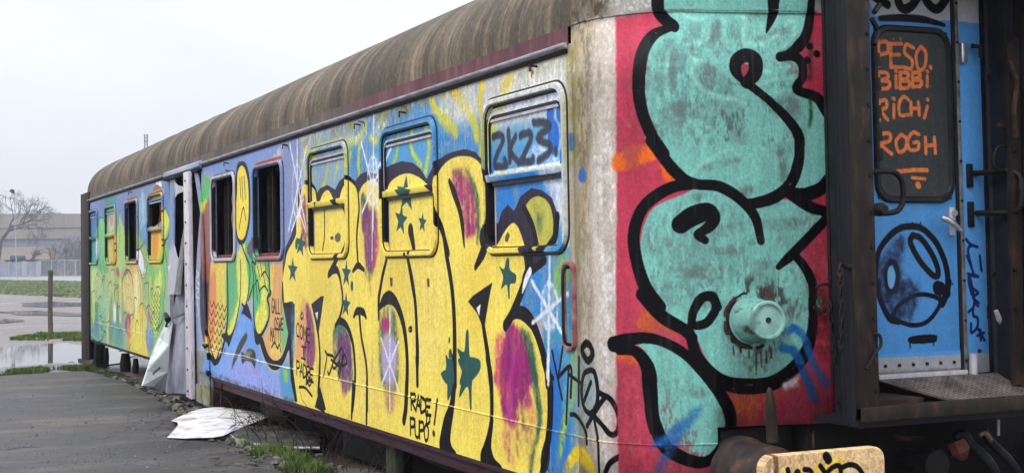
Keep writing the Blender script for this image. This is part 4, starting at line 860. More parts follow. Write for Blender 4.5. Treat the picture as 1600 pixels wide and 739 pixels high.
("s",(9,8,14),1,0,[2.5],1,[-4738,2124,-4740,2088]),
("s",(9,8,14),1,0,[3],1,[-4911,2293,-4800,2243,-4728,2146]),
("s",(9,8,14),1,0,[3],1,[-4160,2120,-4111,2214,-3883,2294]),
("s",(9,8,14),1,0,[3],1,[-3883,2294,-3691,2225,-3618,2149]),
("s",(9,8,14),1,0,[2,4,4,4],1,[-4095,1479,-4053,1398,-4058,1289,-4153,1177,-4247,1125]),
("s",(9,8,14),1,0,[3,6,6,5,5,5,4],1,[-4247,1132,-4130,1169,-3952,1136,-3809,1014,-3757,818,-3776,658,-3830,496]),
("s",(9,8,14),1,0,[3,6,6,3],1,[-3775,1213,-3688,1258,-3542,1255,-3474,1216]),
("s",(9,8,14),1,0,[5,4,4,4],1,[-3638,1248,-3591,1064,-3477,836,-3477,527]),
("s",(9,8,14),1,0,[4,5,4],1,[-2994,1646,-3094,1518,-3157,1393]),
("s",(9,8,14),1,0,[4,5,4],1,[-3115,1486,-3178,1359,-3183,1220]),
("s",(9,8,14),1,0,[4,9,10,8,7,6,7],1,[-3161,1297,-3063,1351,-2931,1374,-2786,1324,-2650,1176,-2592,951,-2617,698]),
("s",(9,8,14),1,0,[7,7],1,[-2617,698,-2638,602,-2676,525]),
("s",(9,8,14),1,0,[10,5,4,5,5],1,[-2552,1844,-2482,1699]),
("s",(9,8,14),1,0,[5,5,5],1,[-2559,1670,-2512,1568,-2440,1404]),
("s",(9,8,14),1,0,[5,5,5,6,5,2],1,[-2477,1491,-2415,1350,-2394,1139,-2383,998,-2398,798]),
("s",(9,8,14),1,0,[4,5,6],1,[-2000,2057,-1975,1908,-1872,1793,-1801,1680]),
("s",(9,8,14),1,0,[6,6,6,6,6,7],1,[-2017,1936,-1885,1819,-1824,1660,-1744,1459,-1710,1220,-1720,846]),
("s",(9,8,14),1,0,[7,7,8,14,18],1,[-1730,1008,-1731,850,-1777,699,-1859,573,-1914,437]),
("s",(9,8,14),1,0,[4,7,6,6,2],1,[-1758,2138,-1667,2044,-1568,1903,-1525,1717]),
("s",(9,8,14),1,0,[5,5,5,5],1,[-2517,1595,-2439,1429,-2398,1195,-2397,797]),
("s",(9,8,14),1,0,[5,5,2],1,[-2406,969,-2398,797]),
("f",(9,8,14),1,0.2,0,0,[-1477,1375,-1400,1411,-1095,1496,-1140,1415,-1209,1268,-1233,1194,-1264,1235,-1336,1306]),
("f",(238,238,240),1,0.1,0,0,[-1349,1338,-1280,1364,-1304,1291]),
("s",(9,8,14),1,0,[5,6,6],1,[-1245,1235,-1186,1071,-1141,889]),
("s",(9,8,14),1,0,[6,6,5,7,12,16],1,[-1186,1038,-1140,921,-1137,700,-1177,576,-1221,478,-1242,429]),
("s",(9,8,14),1,0,[9,8,4],1,[-1144,1769,-1240,1671,-1352,1587]),
("s",(9,8,14),1,0,[14,10],1,[-1210,1765,-1103,1804]),
("s",(9,8,14),1,0,[8,8,7,7,7],1,[-572,1649,-563,1590,-628,1522,-668,1462,-810,1321,-916,1245]),
("s",(9,8,14),1,0,[6,8,9,7,7,7],1,[-835,1305,-749,1329,-643,1317,-541,1270,-455,1177,-372,1038,-354,946]),
("s",(9,8,14),1,0,[8,8,7,7,6],1,[-399,1083,-336,968,-331,834,-348,706,-393,574,-451,449]),
("s",(9,8,14),1,0,[5,6,6,6],1,[-412,1671,-289,1745,-252,1858]),
("s",(9,8,14),1,0,[4,5],1,[-540,1577,-506,1577,-370,1623]),
("s",(9,8,14),1,0,[5,5,5],1,[-677,1922,-565,1810,-502,1672]),
("f",(238,238,240),1,0.2,0,1,[-642,1522,-563,1588,-541,1556,-577,1522,-674,1433]),
("f",(30,26,55),1,0.2,0,0,[-4926,1284,-4645,1354,-4556,1360,-4626,1219,-4706,1073,-4743,1014,-4814,1141]),
("f",(238,238,240),1,0.1,0,0,[-4811,1214,-4730,1227,-4753,1151]),
("s",(9,8,14),1,0,[4,4,5,6,5],1,[-4731,1058,-4689,874,-4711,701,-4752,555]),
("f",(9,8,14),1,0.3,0,0,[-4857,426,-4694,610,-4531,437,-4649,410]),
("s",(9,8,14),1,0,[5,5,5],1,[-4752,555,-4681,475,-4586,398]),
("f",(9,8,14),1,0.3,0,1,[-1968,431,-1914,437,-1842,535,-1792,451,-1715,416,-1742,378,-1930,376]),
("f",(9,8,14),1,0.3,0,1,[-1278,415,-1179,524,-1113,454,-1012,421,-1014,376,-1268,379]),
("f",(9,8,14),1,0.2,0,0,[-5818,1467,-5790,1280,-5436,1276,-5452,1151,-5515,966,-5505,678,-5387,430,-5470,423,-5603,610,-5622,854,-5553,1163,-5561,1232,-5810,1233,-5865,1326,-5853,1467]),
("f",(60,140,190),0.6,3,0,1,[-5549,1228,-5450,1230,-5467,804,-5556,732]),
("s",(9,8,14),1,0,[4],1,[-3812,708,-3859,434]),
("s",(9,8,14),1,0,[4],1,[-3476,732,-3498,429]),
("f",(38,84,80),1,0.2,0,0,[-2587,2230,-2556,2138,-2425,2117,-2539,2073,-2520,1981,-2622,2044,-2746,2005,-2692,2091,-2790,2162,-2651,2149]),
("f",(38,84,80),1,0.2,0,0,[-2308,1966,-2295,1914,-2238,1904,-2288,1877,-2280,1824,-2324,1859,-2377,1835,-2354,1885,-2395,1924,-2336,1919]),
("f",(38,84,80),1,0.2,0,0,[-2719,2036,-2702,1955,-2610,1936,-2693,1899,-2685,1818,-2754,1874,-2844,1842,-2801,1916,-2865,1979,-2768,1966]),
("f",(38,84,80),1,0.2,0,0,[-5478,1691,-5445,1609,-5328,1600,-5426,1551,-5403,1467,-5497,1518,-5602,1473,-5561,1555,-5649,1613,-5528,1612]),
("f",(38,84,80),1,0.2,0,0,[-5183,1910,-5168,1826,-5052,1804,-5160,1768,-5155,1684,-5239,1744,-5355,1714,-5296,1789,-5373,1855,-5251,1840]),
("f",(38,84,80),1,0.2,0,0,[-3934,1656,-3911,1579,-3825,1572,-3897,1525,-3881,1446,-3949,1493,-4027,1451,-3996,1529,-4060,1583,-3972,1582]),
("f",(38,84,80),1,0.2,0,0,[-3951,1399,-3932,1330,-3847,1322,-3921,1281,-3909,1212,-3975,1255,-4054,1219,-4020,1287,-4081,1336,-3993,1334]),
("f",(38,84,80),1,0.2,0,1,[-989,1591,-922,1576,-882,1636,-846,1631,-836,1571,-752,1541,-766,1496,-839,1485,-847,1410,-867,1410,-888,1485,-969,1459,-936,1530]),
("f",(38,84,80),1,0.2,0,1,[-1669,1073,-1554,1062,-1521,1182,-1479,1190,-1458,1025,-1322,1001,-1324,948,-1436,887,-1450,866,-1635,852,-1587,963]),
("f",(38,84,80),1,0.2,0,1,[-1651,1012,-1337,1030,-1303,966,-1428,891,-1448,718,-1473,711,-1505,847,-1622,780,-1648,783,-1591,919]),
("f",(38,84,80),1,0.2,0,1,[-1869,1024,-1819,1004,-1746,986,-1737,845,-1856,836,-1951,890,-1867,935]),
("f",(38,84,80),1,0.2,0,1,[-1949,905,-1866,930,-1772,946,-1764,818,-1847,733,-1856,861,-1950,885]),
("f",(38,84,80),1,0.1,0,1,[-1787,1122,-1794,1105,-1807,1100,-1816,1111,-1815,1130,-1805,1143,-1792,1139]),
("f",(38,84,80),1,0.1,0,1,[-1758,1035,-1771,1009,-1796,1001,-1816,1018,-1814,1047,-1793,1066,-1769,1061]),
("f",(38,84,80),1,0.1,0,1,[-3774,1449,-3788,1417,-3818,1409,-3841,1430,-3839,1465,-3815,1487,-3786,1480]),
("f",(38,84,80),1,0.1,0,1,[-5315,1795,-5333,1760,-5371,1751,-5400,1776,-5398,1816,-5367,1840,-5330,1830]),
("f",(90,85,80),1,0.3,0.3,0,[-4311,1848,-4217,1873,-4149,1844,-4173,1803,-4253,1791,-4313,1813]),
("f",(50,45,45),1,0.3,0,0,[-4440,1836,-4373,1846,-4345,1823,-4407,1815]),
("f",(90,80,75),1,0.3,0.3,0,[-952,1765,-913,1794,-882,1773,-915,1733,-953,1739]),
("f",(70,60,45),0.9,0.3,0,0,[-2928,1519,-2869,1515,-2872,1458,-2916,1453]),
("f",(70,60,45),0.9,0.3,0,0,[-2190,1516,-2139,1513,-2141,1459,-2180,1455]),
("s",(236,238,246),0.95,0.5,[2.6],0,[-5299,2744,-5332,1916]),
("s",(236,238,246),0.95,0.5,[2.6],0,[-5544,2689,-5041,1909]),
("s",(236,238,246),0.95,0.5,[2.6],0,[-5012,2625,-5611,1923]),
("s",(236,238,246),0.95,0.5,[2.6],0,[-3538,2536,-3128,1972]),
("s",(236,238,246),0.95,0.5,[2.6],0,[-2904,2439,-3541,2004]),
("s",(236,238,246),0.95,0.5,[2.6],0,[-3229,2782,-3291,1863]),
("s",(236,238,246),0.95,0.5,[2],0,[-3295,2043,-3319,1645]),
("s",(236,238,246),0.95,0.5,[2.2],0,[-5126,2178,-5511,1920]),
("s",(236,238,246),0.95,0.5,[2.2],0,[-5399,2191,-5042,1879]),
("s",(236,238,246),0.7,0.8,[2.2],1,[-5162,2246,-5192,2124,-5262,2042,-5350,2027,-5430,2084,-5475,2196,-5470,2328,-5416,2436,-5332,2485,-5245,2461,-5182,2372,-5162,2247]),
("s",(236,238,246),0.7,0.8,[2.2],1,[-3156,2224,-3179,2133,-3233,2072,-3301,2061,-3361,2104,-3396,2188,-3392,2287,-3351,2367,-3287,2404,-3220,2385,-3172,2318,-3156,2225]),
("s",(236,238,246),0.7,0.8,[2.2],1,[-3173,2139,-3194,2092,-3245,2062,-3311,2057,-3372,2081,-3407,2126,-3405,2177,-3367,2217,-3304,2235,-3239,2224,-3190,2189,-3173,2140]),
("f",(236,238,246),0.5,6,0,1,[-3361,2376,-3146,2384,-3135,2246,-3226,2159,-3365,2260]),
("f",(236,238,246),0.3,4,0,1,[-399,1456,-310,1495,-226,1458,-233,1290,-299,1240,-385,1275]),
("s",(236,238,246),0.95,0.5,[2.2],0,[-2934,1296,-2971,572]),
("s",(236,238,246),0.95,0.5,[2.2],0,[-3139,1077,-2747,700]),
("s",(236,238,246),0.95,0.5,[2.2],0,[-2761,1069,-3137,744]),
("s",(236,238,246),0.95,0.5,[2.8],0,[-308,1646,-354,946]),
("s",(236,238,246),0.95,0.5,[2.8],0,[-543,1507,-162,1227]),
("s",(236,238,246),0.95,0.5,[2.8],0,[-541,1275,-91,1446]),
("s",(236,238,246),0.95,0.5,[2],0,[-360,1085,-370,974]),
("s",(236,238,246),0.7,1.2,[2.5],1,[-223,1374,-236,1317,-268,1273,-313,1250,-359,1256,-396,1288,-417,1340,-414,1399,-390,1452,-350,1486,-303,1494,-260,1474,-232,1431,-223,1374]),
("s",(225,220,200),0.65,0.2,[0.8],0,[-17565,715,-11971,693,-8815,683,-5267,708]),
("s",(250,236,170),0.5,0.2,[0.7],0,[-5267,708,-2221,704,-1169,703,-368,697,243,697,870,695]),
("s",(9,8,14),1,0,[1.6],1,[-5300,1086,-5348,1110,-5395,1066,-5382,1004,-5304,996]),
("s",(9,8,14),1,0,[1.6],1,[-5236,1098,-5282,1054,-5260,983,-5206,999,-5194,1064,-5236,1098]),
("s",(9,8,14),1,0,[1.6],0,[-5178,972,-5164,1090,-5128,1015,-5087,1083,-5083,963]),
("s",(9,8,14),1,0,[1.6],0,[-4970,1070,-5064,1074,-5069,962,-4975,959]),
("s",(9,8,14),1,0,[1.6],0,[-5066,1021,-4991,1020]),
("s",(9,8,14),1,0,[1.8],0,[-5183,914,-5187,817]),
("s",(9,8,14),1,0,[1.6],1,[-5231,916,-5098,911]),
("s",(9,8,14),1,0,[1.6],1,[-5246,814,-5118,809]),
("s",(9,8,14),1,0,[2],1,[-5400,661,-5400,783]),
("s",(9,8,14),1,0,[2],1,[-5400,777,-5321,776,-5318,728,-5398,716]),
("s",(9,8,14),1,0,[2],0,[-5297,654,-5243,770,-5200,647]),
("s",(9,8,14),1,0,[2],0,[-5275,701,-5217,696]),
("s",(9,8,14),1,0,[2],1,[-5185,766,-5190,647]),
("s",(9,8,14),1,0,[2],1,[-5185,766,-5110,742,-5103,676,-5190,647]),
("s",(9,8,14),1,0,[2],1,[-5081,639,-5081,757]),
("s",(9,8,14),1,0,[2],1,[-5081,752,-5005,752,-5002,710,-5074,698]),
("s",(9,8,14),1,0,[2],1,[-5074,698,-4991,633]),
("s",(9,8,14),1,0,[2],0,[-4885,742,-4978,743,-4982,632,-4889,632]),
("s",(9,8,14),1,0,[2],0,[-4980,691,-4905,691]),
("s",(9,8,14),1,0,[2.4],1,[-5327,558,-5138,566,-4931,512]),
("s",(9,8,14),1,0,[1.8],1,[-5258,1172,-5208,1206,-5167,1174,-5221,1150,-5258,1172]),
("s",(9,8,14),1,0,[2],1,[-5108,645,-5006,593,-4925,657,-5110,600,-4976,683,-5053,707,-5109,630]),
("s",(9,8,14),1,0,[2.4],1,[-4540,910,-4494,870,-4583,710]),
("s",(9,8,14),1,0,[2.4],1,[-4469,886,-4304,867,-4427,734,-4475,745]),
("s",(9,8,14),1,0,[2.4],1,[-4094,960,-4329,824,-4284,785,-4144,849,-4194,736]),
("s",(9,8,14),1,0,[2.4],1,[-4375,849,-4145,807]),
("s",(9,8,14),1,0,[2.4],1,[-4050,935,-4172,710]),
("s",(9,8,14),1,0,[2.4],1,[-4028,909,-4099,824,-3964,846,-4006,911]),
("s",(9,8,14),1,0,[2.2],1,[-2525,615,-2526,727]),
("s",(9,8,14),1,0,[2.2],1,[-2526,721,-2448,723,-2445,684,-2518,671]),
("s",(9,8,14),1,0,[2.2],1,[-2518,671,-2433,613]),
("s",(9,8,14),1,0,[2.2],0,[-2433,613,-2381,720,-2337,609]),
("s",(9,8,14),1,0,[2.2],0,[-2412,656,-2355,654]),
("s",(9,8,14),1,0,[2.2],1,[-2333,718,-2337,609]),
("s",(9,8,14),1,0,[2.2],1,[-2333,718,-2259,699,-2252,639,-2337,609]),
("s",(9,8,14),1,0,[2.2],0,[-2147,710,-2240,709,-2244,606,-2151,609]),
("s",(9,8,14),1,0,[2.2],0,[-2242,660,-2167,663]),
("s",(9,8,14),1,0,[2.2],1,[-2212,630,-2235,546,-2176,565,-2171,593]),
("s",(9,8,14),1,0,[2.2],1,[-2545,441,-2545,558]),
("s",(9,8,14),1,0,[2.2],1,[-2545,552,-2473,554,-2471,508,-2543,493]),
("s",(9,8,14),1,0,[2.2],1,[-2456,554,-2451,455,-2412,436,-2380,458,-2372,550]),
("s",(9,8,14),1,0,[2.2],1,[-2368,435,-2368,550]),
("s",(9,8,14),1,0,[2.2],1,[-2368,544,-2298,547,-2296,501,-2366,487]),
("s",(9,8,14),1,0,[2.2],1,[-2239,544,-2279,500,-2260,434,-2213,452,-2202,514,-2239,544]),
("s",(9,8,14),1,0,[2.6],1,[-2030,721,-2089,560]),
("s",(9,8,14),1,0,[4],1,[-2107,497,-2099,494]),
("s",(9,8,14),1,0,[1.5],1,[-2490,1177,-2521,1179,-2549,1166,-2541,1151,-2497,1153,-2494,1163,-2518,1162]),
("s",(9,8,14),1,0,[2],1,[-298,1129,-186,880]),
("s",(9,8,14),1,0,[2],1,[-165,1160,-227,993]),
("s",(9,8,14),1,0,[2.4],1,[-227,993,-76,1058,-82,899]),
("s",(9,8,14),1,0,[2],1,[-100,1051,-142,752]),
("s",(9,8,14),1,0,[2.2],1,[23,1113,8,864]),
("s",(9,8,14),1,0,[2],1,[-102,1018,41,979]),
("s",(9,8,14),1,0,[2.4],1,[-86,806,-26,807,44,770,89,721,94,674]),
("s",(9,8,14),1,0,[3],1,[149,1056,78,1030,44,942,71,858,140,833,204,880,216,965,192,1043,149,1056]),
("s",(9,8,14),1,0,[2.6],1,[153,993,73,891]),
("s",(9,8,14),1,0,[3],1,[234,944,308,919,352,859,363,797,343,749,304,742,255,780,184,821]),
("s",(9,8,14),1,0,[3],1,[265,916,102,765]),
("s",(9,8,14),1,0,[2],1,[174,820,208,712,215,536]),
("s",(9,8,14),1,0,[4],1,[109,1193,61,1163,82,1122,128,1103,176,1137,154,1179,109,1193]),
("s",(9,8,14),1,0,[3],1,[366,637,301,596,265,542]),
("s",(9,8,14),1,0,[6],1,[390,582,399,570]),
("s",(9,8,14),1,0,[3],1,[-303,991,-293,983]),
("s",(235,200,50),0.95,1.5,[7,9,8],1,[-96,560,-10,608,95,583,150,528]),
("f",(186,62,84),1,0.9,0.15,0,[389,2857,583,2862,1020,2861,1538,2863,1543,522,351,548,354,1316,377,1963]),
("f",(178,52,80),0.6,8,0.3,1,[430,2609,551,2632,503,1958,416,1961]),
("f",(150,30,50),0.5,8,0.4,1,[1323,2730,1498,2733,1494,1296,1410,847]),
("f",(190,70,95),0.55,9,0.4,1,[412,996,549,1000,864,613,402,552]),
("f",(178,60,90),0.6,8,0.5,1,[1040,924,1488,1102,1514,778,969,783]),
("f",(232,108,34),1,1.2,0,1,[366,2148,542,2194,599,2128,506,2093,372,2070]),
("f",(225,100,35),1,1,0,1,[605,2099,699,2001,650,1986]),
("f",(222,98,40),0.9,2,0,1,[366,1162,434,1173,485,1132,467,1094,372,1117]),
("f",(185,95,45),0.8,4,0.3,1,[490,1349,589,1349,682,1221,617,1174,488,1253]),
("f",(200,110,45),0.75,5,0.4,1,[940,959,1076,986,1106,858,1020,781,955,863]),
("f",(215,120,40),0.7,3,0,1,[1108,937,1227,966,1209,918,1124,895]),
("f",(176,70,100),0.8,2,0,1,[538,1254,619,1269,688,1205,618,1190]),
("f",(120,186,174),1,0.2,0,1,[647,2940,645,2877,701,2786,674,2760,579,2700,533,2578,535,2420,601,2250,661,2146,754,2081,993,2028,1170,2058,1281,2110,1331,2143,1479,2142,1485,2354,1434,2417,1334,2448,1347,2533,1338,2608,1261,2629,1340,2682,1393,2789,1412,2875,1414,2950]),
("f",(120,186,174),1,0.2,0,1,[543,2213,698,2029,883,1982,1048,1879,1120,1924,1204,1934,1251,1911,1431,1864,1480,1829,1316,1660,1279,1615,1349,1556,1382,1465,1386,1364,584,1381,506,1582,504,1729,571,1874,754,1955,744,1995,579,2212]),
("f",(120,186,174),1,0.2,0,1,[573,2212,688,2063,778,1996,907,1980,1048,1895,1108,1899,1204,1925,1289,1993,1330,2105,1337,2208,1010,2277,658,2278]),
("f",(120,186,174),1,0.2,0,1,[1276,1956,1352,2139,1354,2208,1490,2208,1485,2012,1433,1961,1359,1947]),
("f",(120,186,174),1,0.2,0,1,[563,1445,698,1311,770,1237,817,1128,904,1035,1005,1000,1145,1010,1261,1079,1340,1186,1375,1294,1379,1428]),
("f",(120,186,174),1,0.2,0,1,[416,1212,539,1216,659,1168,779,1069,889,934,931,837,909,718,857,660,769,637,660,679,591,774,567,882,558,1049,525,1144,475,1192]),
("f",(98,120,118),0.45,1.6,0.4,1,[677,2415,783,2394,892,2405,1046,2416,1055,2332,1063,2195,953,2206,999,2300,911,2310,738,2321,675,2353]),
("f",(98,112,110),0.75,2.2,-1,1,[677,2415,783,2394,892,2405,1046,2416,1055,2332,1063,2195,953,2206,999,2300,911,2310,738,2321,675,2353]),
("f",(98,120,118),0.45,1.6,0.4,1,[803,2572,830,2603,918,2573,982,2500,1002,2426,914,2436,828,2488]),
("f",(98,112,110),0.75,2.2,-1,1,[803,2572,830,2603,918,2573,982,2500,1002,2426,914,2436,828,2488]),
("f",(98,120,118),0.45,1.6,0.4,1,[661,2646,692,2635,694,2499,678,2457,653,2520]),
("f",(98,112,110),0.75,2.2,-1,1,[661,2646,692,2635,694,2499,678,2457,653,2520]),
("f",(98,120,118),0.45,1.6,0.4,1,[879,2804,934,2805,932,2710,877,2709]),
("f",(98,112,110),0.75,2.2,-1,1,[879,2804,934,2805,932,2710,877,2709]),
("f",(98,120,118),0.45,1.6,0.4,1,[1068,2849,1179,2861,1178,2819,1100,2807]),
("f",(98,112,110),0.75,2.2,-1,1,[1068,2849,1179,2861,1178,2819,1100,2807]),
("f",(98,120,118),0.45,1.6,0.4,1,[1120,2733,1276,2788,1287,2756,1131,2702]),
("f",(98,112,110),0.75,2.2,-1,1,[1120,2733,1276,2788,1287,2756,1131,2702]),
("f",(98,120,118),0.45,1.6,0.4,1,[932,2710,986,2679,986,2647,931,2668]),
("f",(98,112,110),0.75,2.2,-1,1,[932,2710,986,2679,986,2647,931,2668]),
("f",(98,120,118),0.45,1.6,0.4,1,[1145,2416,1322,2417,1331,2332,1265,2353,1178,2374]),
("f",(98,112,110),0.75,2.2,-1,1,[1145,2416,1322,2417,1331,2332,1265,2353,1178,2374]),
("f",(98,120,118),0.45,1.6,0.4,1,[539,2336,591,2292,642,2249,611,2229,559,2273]),
("f",(98,112,110),0.75,2.2,-1,1,[539,2336,591,2292,642,2249,611,2229,559,2273]),
("f",(98,120,118),0.45,1.6,0.4,1,[1228,2195,1261,2195,1304,2143,1227,2143]),
("f",(98,112,110),0.75,2.2,-1,1,[1228,2195,1261,2195,1304,2143,1227,2143]),
("f",(98,120,118),0.45,1.6,0.4,1,[757,2676,800,2676,799,2634,766,2624]),
("f",(98,112,110),0.75,2.2,-1,1,[757,2676,800,2676,799,2634,766,2624]),
("f",(98,120,118),0.45,1.6,0.4,1,[910,2106,1018,2123,1018,2100,922,2084]),
("f",(98,112,110),0.75,2.2,-1,1,[910,2106,1018,2123,1018,2100,922,2084]),
("f",(98,120,118),0.45,1.6,0.4,1,[815,2084,886,2084,862,2061,814,2061]),
("f",(98,112,110),0.75,2.2,-1,1,[815,2084,886,2084,862,2061,814,2061]),
("f",(98,120,118),0.45,1.6,0.4,1,[1223,2208,1257,2139,1277,2002,1241,1991,1226,2094]),
("f",(98,112,110),0.75,2.2,-1,1,[1223,2208,1257,2139,1277,2002,1241,1991,1226,2094]),
("f",(98,120,118),0.45,1.6,0.4,1,[1014,1970,1074,1981,1085,1935,1025,1924]),
("f",(98,112,110),0.75,2.2,-1,1,[1014,1970,1074,1981,1085,1935,1025,1924]),
("f",(98,120,118),0.45,1.6,0.4,1,[1141,1810,1320,1813,1331,1773,1164,1758]),
("f",(98,112,110),0.75,2.2,-1,1,[1141,1810,1320,1813,1331,1773,1164,1758]),
("f",(98,120,118),0.45,1.6,0.4,1,[734,1568,910,1587,920,1542,849,1509,745,1534]),
("f",(98,112,110),0.75,2.2,-1,1,[734,1568,910,1587,920,1542,849,1509,745,1534]),
("f",(98,120,118),0.45,1.6,0.4,1,[1064,1596,1184,1593,1205,1480,1250,1411,1108,1448,1038,1483]),
("f",(98,112,110),0.75,2.2,-1,1,[1064,1596,1184,1593,1205,1480,1250,1411,1108,1448,1038,1483]),
("f",(98,120,118),0.45,1.6,0.4,1,[876,1666,1043,1669,994,1642,887,1644]),
("f",(98,112,110),0.75,2.2,-1,1,[876,1666,1043,1669,994,1642,887,1644]),
("f",(98,120,118),0.45,1.6,0.4,1,[765,1938,806,1943,810,1904,765,1910]),
("f",(98,112,110),0.75,2.2,-1,1,[765,1938,806,1943,810,1904,765,1910]),
("f",(98,120,118),0.45,1.6,0.4,1,[1168,1923,1227,1900,1167,1878]),
("f",(98,112,110),0.75,2.2,-1,1,[1168,1923,1227,1900,1167,1878]),
("f",(98,120,118),0.45,1.6,0.4,1,[728,975,802,985,800,925,739,939]),
("f",(98,112,110),0.75,2.2,-1,1,[728,975,802,985,800,925,739,939]),
("f",(98,120,118),0.45,1.6,0.4,1,[811,1404,938,1414,924,1366,811,1380]),
("f",(98,112,110),0.75,2.2,-1,1,[811,1404,938,1414,924,1366,811,1380]),
("f",(98,120,118),0.45,1.6,0.4,1,[1167,1384,1333,1405,1318,1308,1242,1322]),
("f",(98,112,110),0.75,2.2,-1,1,[1167,1384,1333,1405,1318,1308,1242,1322]),
("f",(96,124,120),0.55,6,-1,1,[547,2713,674,2781,989,2795,1296,2714,1322,2438,1327,2184,756,2164,592,2334]),
("f",(96,124,120),0.5,6,-1,1,[547,1829,788,1949,1047,1834,1304,1660,1345,1409,673,1379,507,1627]),
("f",(96,124,120),0.35,5,-1,1,[573,1049,778,1045,900,862,794,675,627,774]),
("f",(90,80,84),0.4,5,-1,1,[875,1427,990,1437,1296,1430,1343,1283,1239,1188,1159,1070,980,1051]),
("f",(70,90,90),0.6,3,-1,1,[912,2331,1056,2353,1063,2185,931,2195]),
("f",(60,75,75),0.7,3,-1,1,[1015,1506,1182,1525,1261,1388,1106,1370]),
("f",(110,30,40),0.55,6,-1,1,[429,2544,534,2601,506,2086,402,2156]),
("f",(205,110,120),0.3,8,-1,1,[429,2544,534,2601,506,2086,402,2156]),
("f",(110,30,40),0.55,6,-1,1,[1340,2730,1481,2733,1494,2569,1352,2534]),
("f",(205,110,120),0.3,8,-1,1,[1340,2730,1481,2733,1494,2569,1352,2534]),
("f",(110,30,40),0.55,6,-1,1,[380,1124,516,999,830,583,385,564]),
("f",(205,110,120),0.3,8,-1,1,[380,1124,516,999,830,583,385,564]),
("f",(110,30,40),0.55,6,-1,1,[973,942,1487,1070,1522,794,969,783]),
("f",(205,110,120),0.3,8,-1,1,[973,942,1487,1070,1522,794,969,783]),
("f",(110,30,40),0.55,6,-1,1,[1386,1882,1509,1848,1506,1102,1392,1460]),
("f",(205,110,120),0.3,8,-1,1,[1386,1882,1509,1848,1506,1102,1392,1460]),
("s",(140,205,190),0.6,0.8,[2.2],1,[798,2614,786,2561,806,2498,871,2446,1002,2416,1057,2395]),
("s",(140,205,190),0.6,0.8,[2.2],1,[879,2804,866,2730,822,2698]),
("s",(140,205,190),0.6,0.8,[2.2],1,[935,2836,956,2805,943,2720,965,2700]),
("s",(140,205,190),0.6,0.8,[2.2],1,[1067,2828,1054,2711,1097,2696,1175,2707,1242,2745]),
("s",(140,205,190),0.6,0.8,[2.2],1,[1185,2649,1240,2671,1319,2735,1332,2810,1299,2820]),
("s",(140,205,190),0.6,0.8,[2.2],1,[1117,2585,1182,2554,1248,2560,1293,2586]),
("s",(140,205,190),0.6,0.8,[2.2],1,[1114,2490,1214,2517,1325,2533]),
("s",(140,205,190),0.6,0.8,[2.2],1,[1135,2459,1246,2454,1323,2470]),
("s",(140,205,190),0.6,0.8,[2.2],1,[708,2855,792,2823,880,2835]),
("s",(140,205,190),0.6,0.8,[2.2],1,[661,2646,648,2541,656,2416]),
("s",(140,205,190),0.6,0.8,[2.2],1,[768,2697,757,2666,798,2614,831,2614]),
("s",(140,205,190),0.6,0.8,[2.2],1,[1024,2838,1078,2828,1065,2733]),
("s",(140,205,190),0.6,0.8,[2.2],1,[1333,2852,1288,2799]),
("s",(140,205,190),0.5,0.8,[2],1,[1007,2140,959,2163,803,2084,768,2039]),
("s",(140,205,190),0.5,0.8,[2],1,[1318,2208,1329,2162]),
("s",(140,205,190),0.5,0.8,[2],1,[1229,1525,1265,1535,1276,1490,1228,1479,1229,1525]),
("s",(140,205,190),0.5,0.8,[2],1,[1207,1570,1302,1569,1324,1500]),
("s",(140,205,190),0.5,0.8,[2],1,[1064,1596,1039,1528]),
("s",(140,205,190),0.5,0.8,[2],1,[838,1554,874,1576,897,1542,849,1532,838,1566]),
("s",(60,90,85),0.6,0.2,[0.7],1,[655,2864,969,2864,1190,2866,1395,2864]),
("s",(7,6,12),1,0,[5.5,6,6,3],1,[613,2941,616,2867,654,2813,695,2781,685,2773]),
("s",(7,6,12),1,0,[3,6,7,6.5,6,5.5],1,[690,2779,590,2742,529,2651,508,2506,518,2379,564,2251,630,2146]),
("s",(7,6,12),1,0,[5.5,6,5,5.5,5.5,5,4],1,[565,2212,687,2051,778,1994,907,1979,1013,1919,1094,1827,1124,1702]),
("s",(7,6,12),1,0,[5.5,6,6.5,6.5,7],1,[778,1994,652,1971,525,1886,468,1764,472,1639,516,1492,589,1381]),
("s",(7,6,12),1,0,[7,6.5,6,5.5],1,[506,1445,603,1336,710,1269,752,1226]),
("s",(7,6,12),1,0,[5,7,8,7,6,4],1,[740,1250,780,1123,878,1018,1004,980,1157,987,1273,1054,1352,1149,1387,1270,1387,1404]),
("s",(7,6,12),1,0,[4,5,4],1,[1386,1364,1392,1476,1355,1562,1301,1628]),
("s",(7,6,12),1,0,[3,5,5,5],1,[1213,1570,1304,1648,1479,1812]),
("s",(7,6,12),1,0,[5,6,5],1,[1493,1842,1381,1875,1258,1954]),
("s",(7,6,12),1,0,[5,6,6,5],1,[1048,1890,1108,1895,1204,1923,1289,1991,1334,2105,1340,2208]),
("s",(7,6,12),1,0,[5,5.5,5,4,4.5],1,[1339,2142,1339,2226,1286,2311,1179,2416,1070,2500]),
("s",(7,6,12),1,0,[5,8,7,7,8,7],1,[1070,2506,1022,2563,1024,2616,1068,2640,1115,2617,1110,2553,1070,2506]),
("s",(7,6,12),1,0,[5.5,7,6],1,[1255,1951,1359,1935,1446,1961,1491,2007]),
("s",(7,6,12),1,0,[6,5,4.5,5,5],1,[1496,2354,1440,2428,1334,2468,1367,2533,1360,2608,1311,2639,1250,2634]),
("s",(7,6,12),1,0,[3,6,5,4],1,[1261,2634,1328,2671,1386,2736,1413,2832,1420,2950]),
("f",(7,6,12),1,0.2,0,1,[1184,2946,1251,2947,1243,2862,1220,2809,1176,2753,1190,2861]),
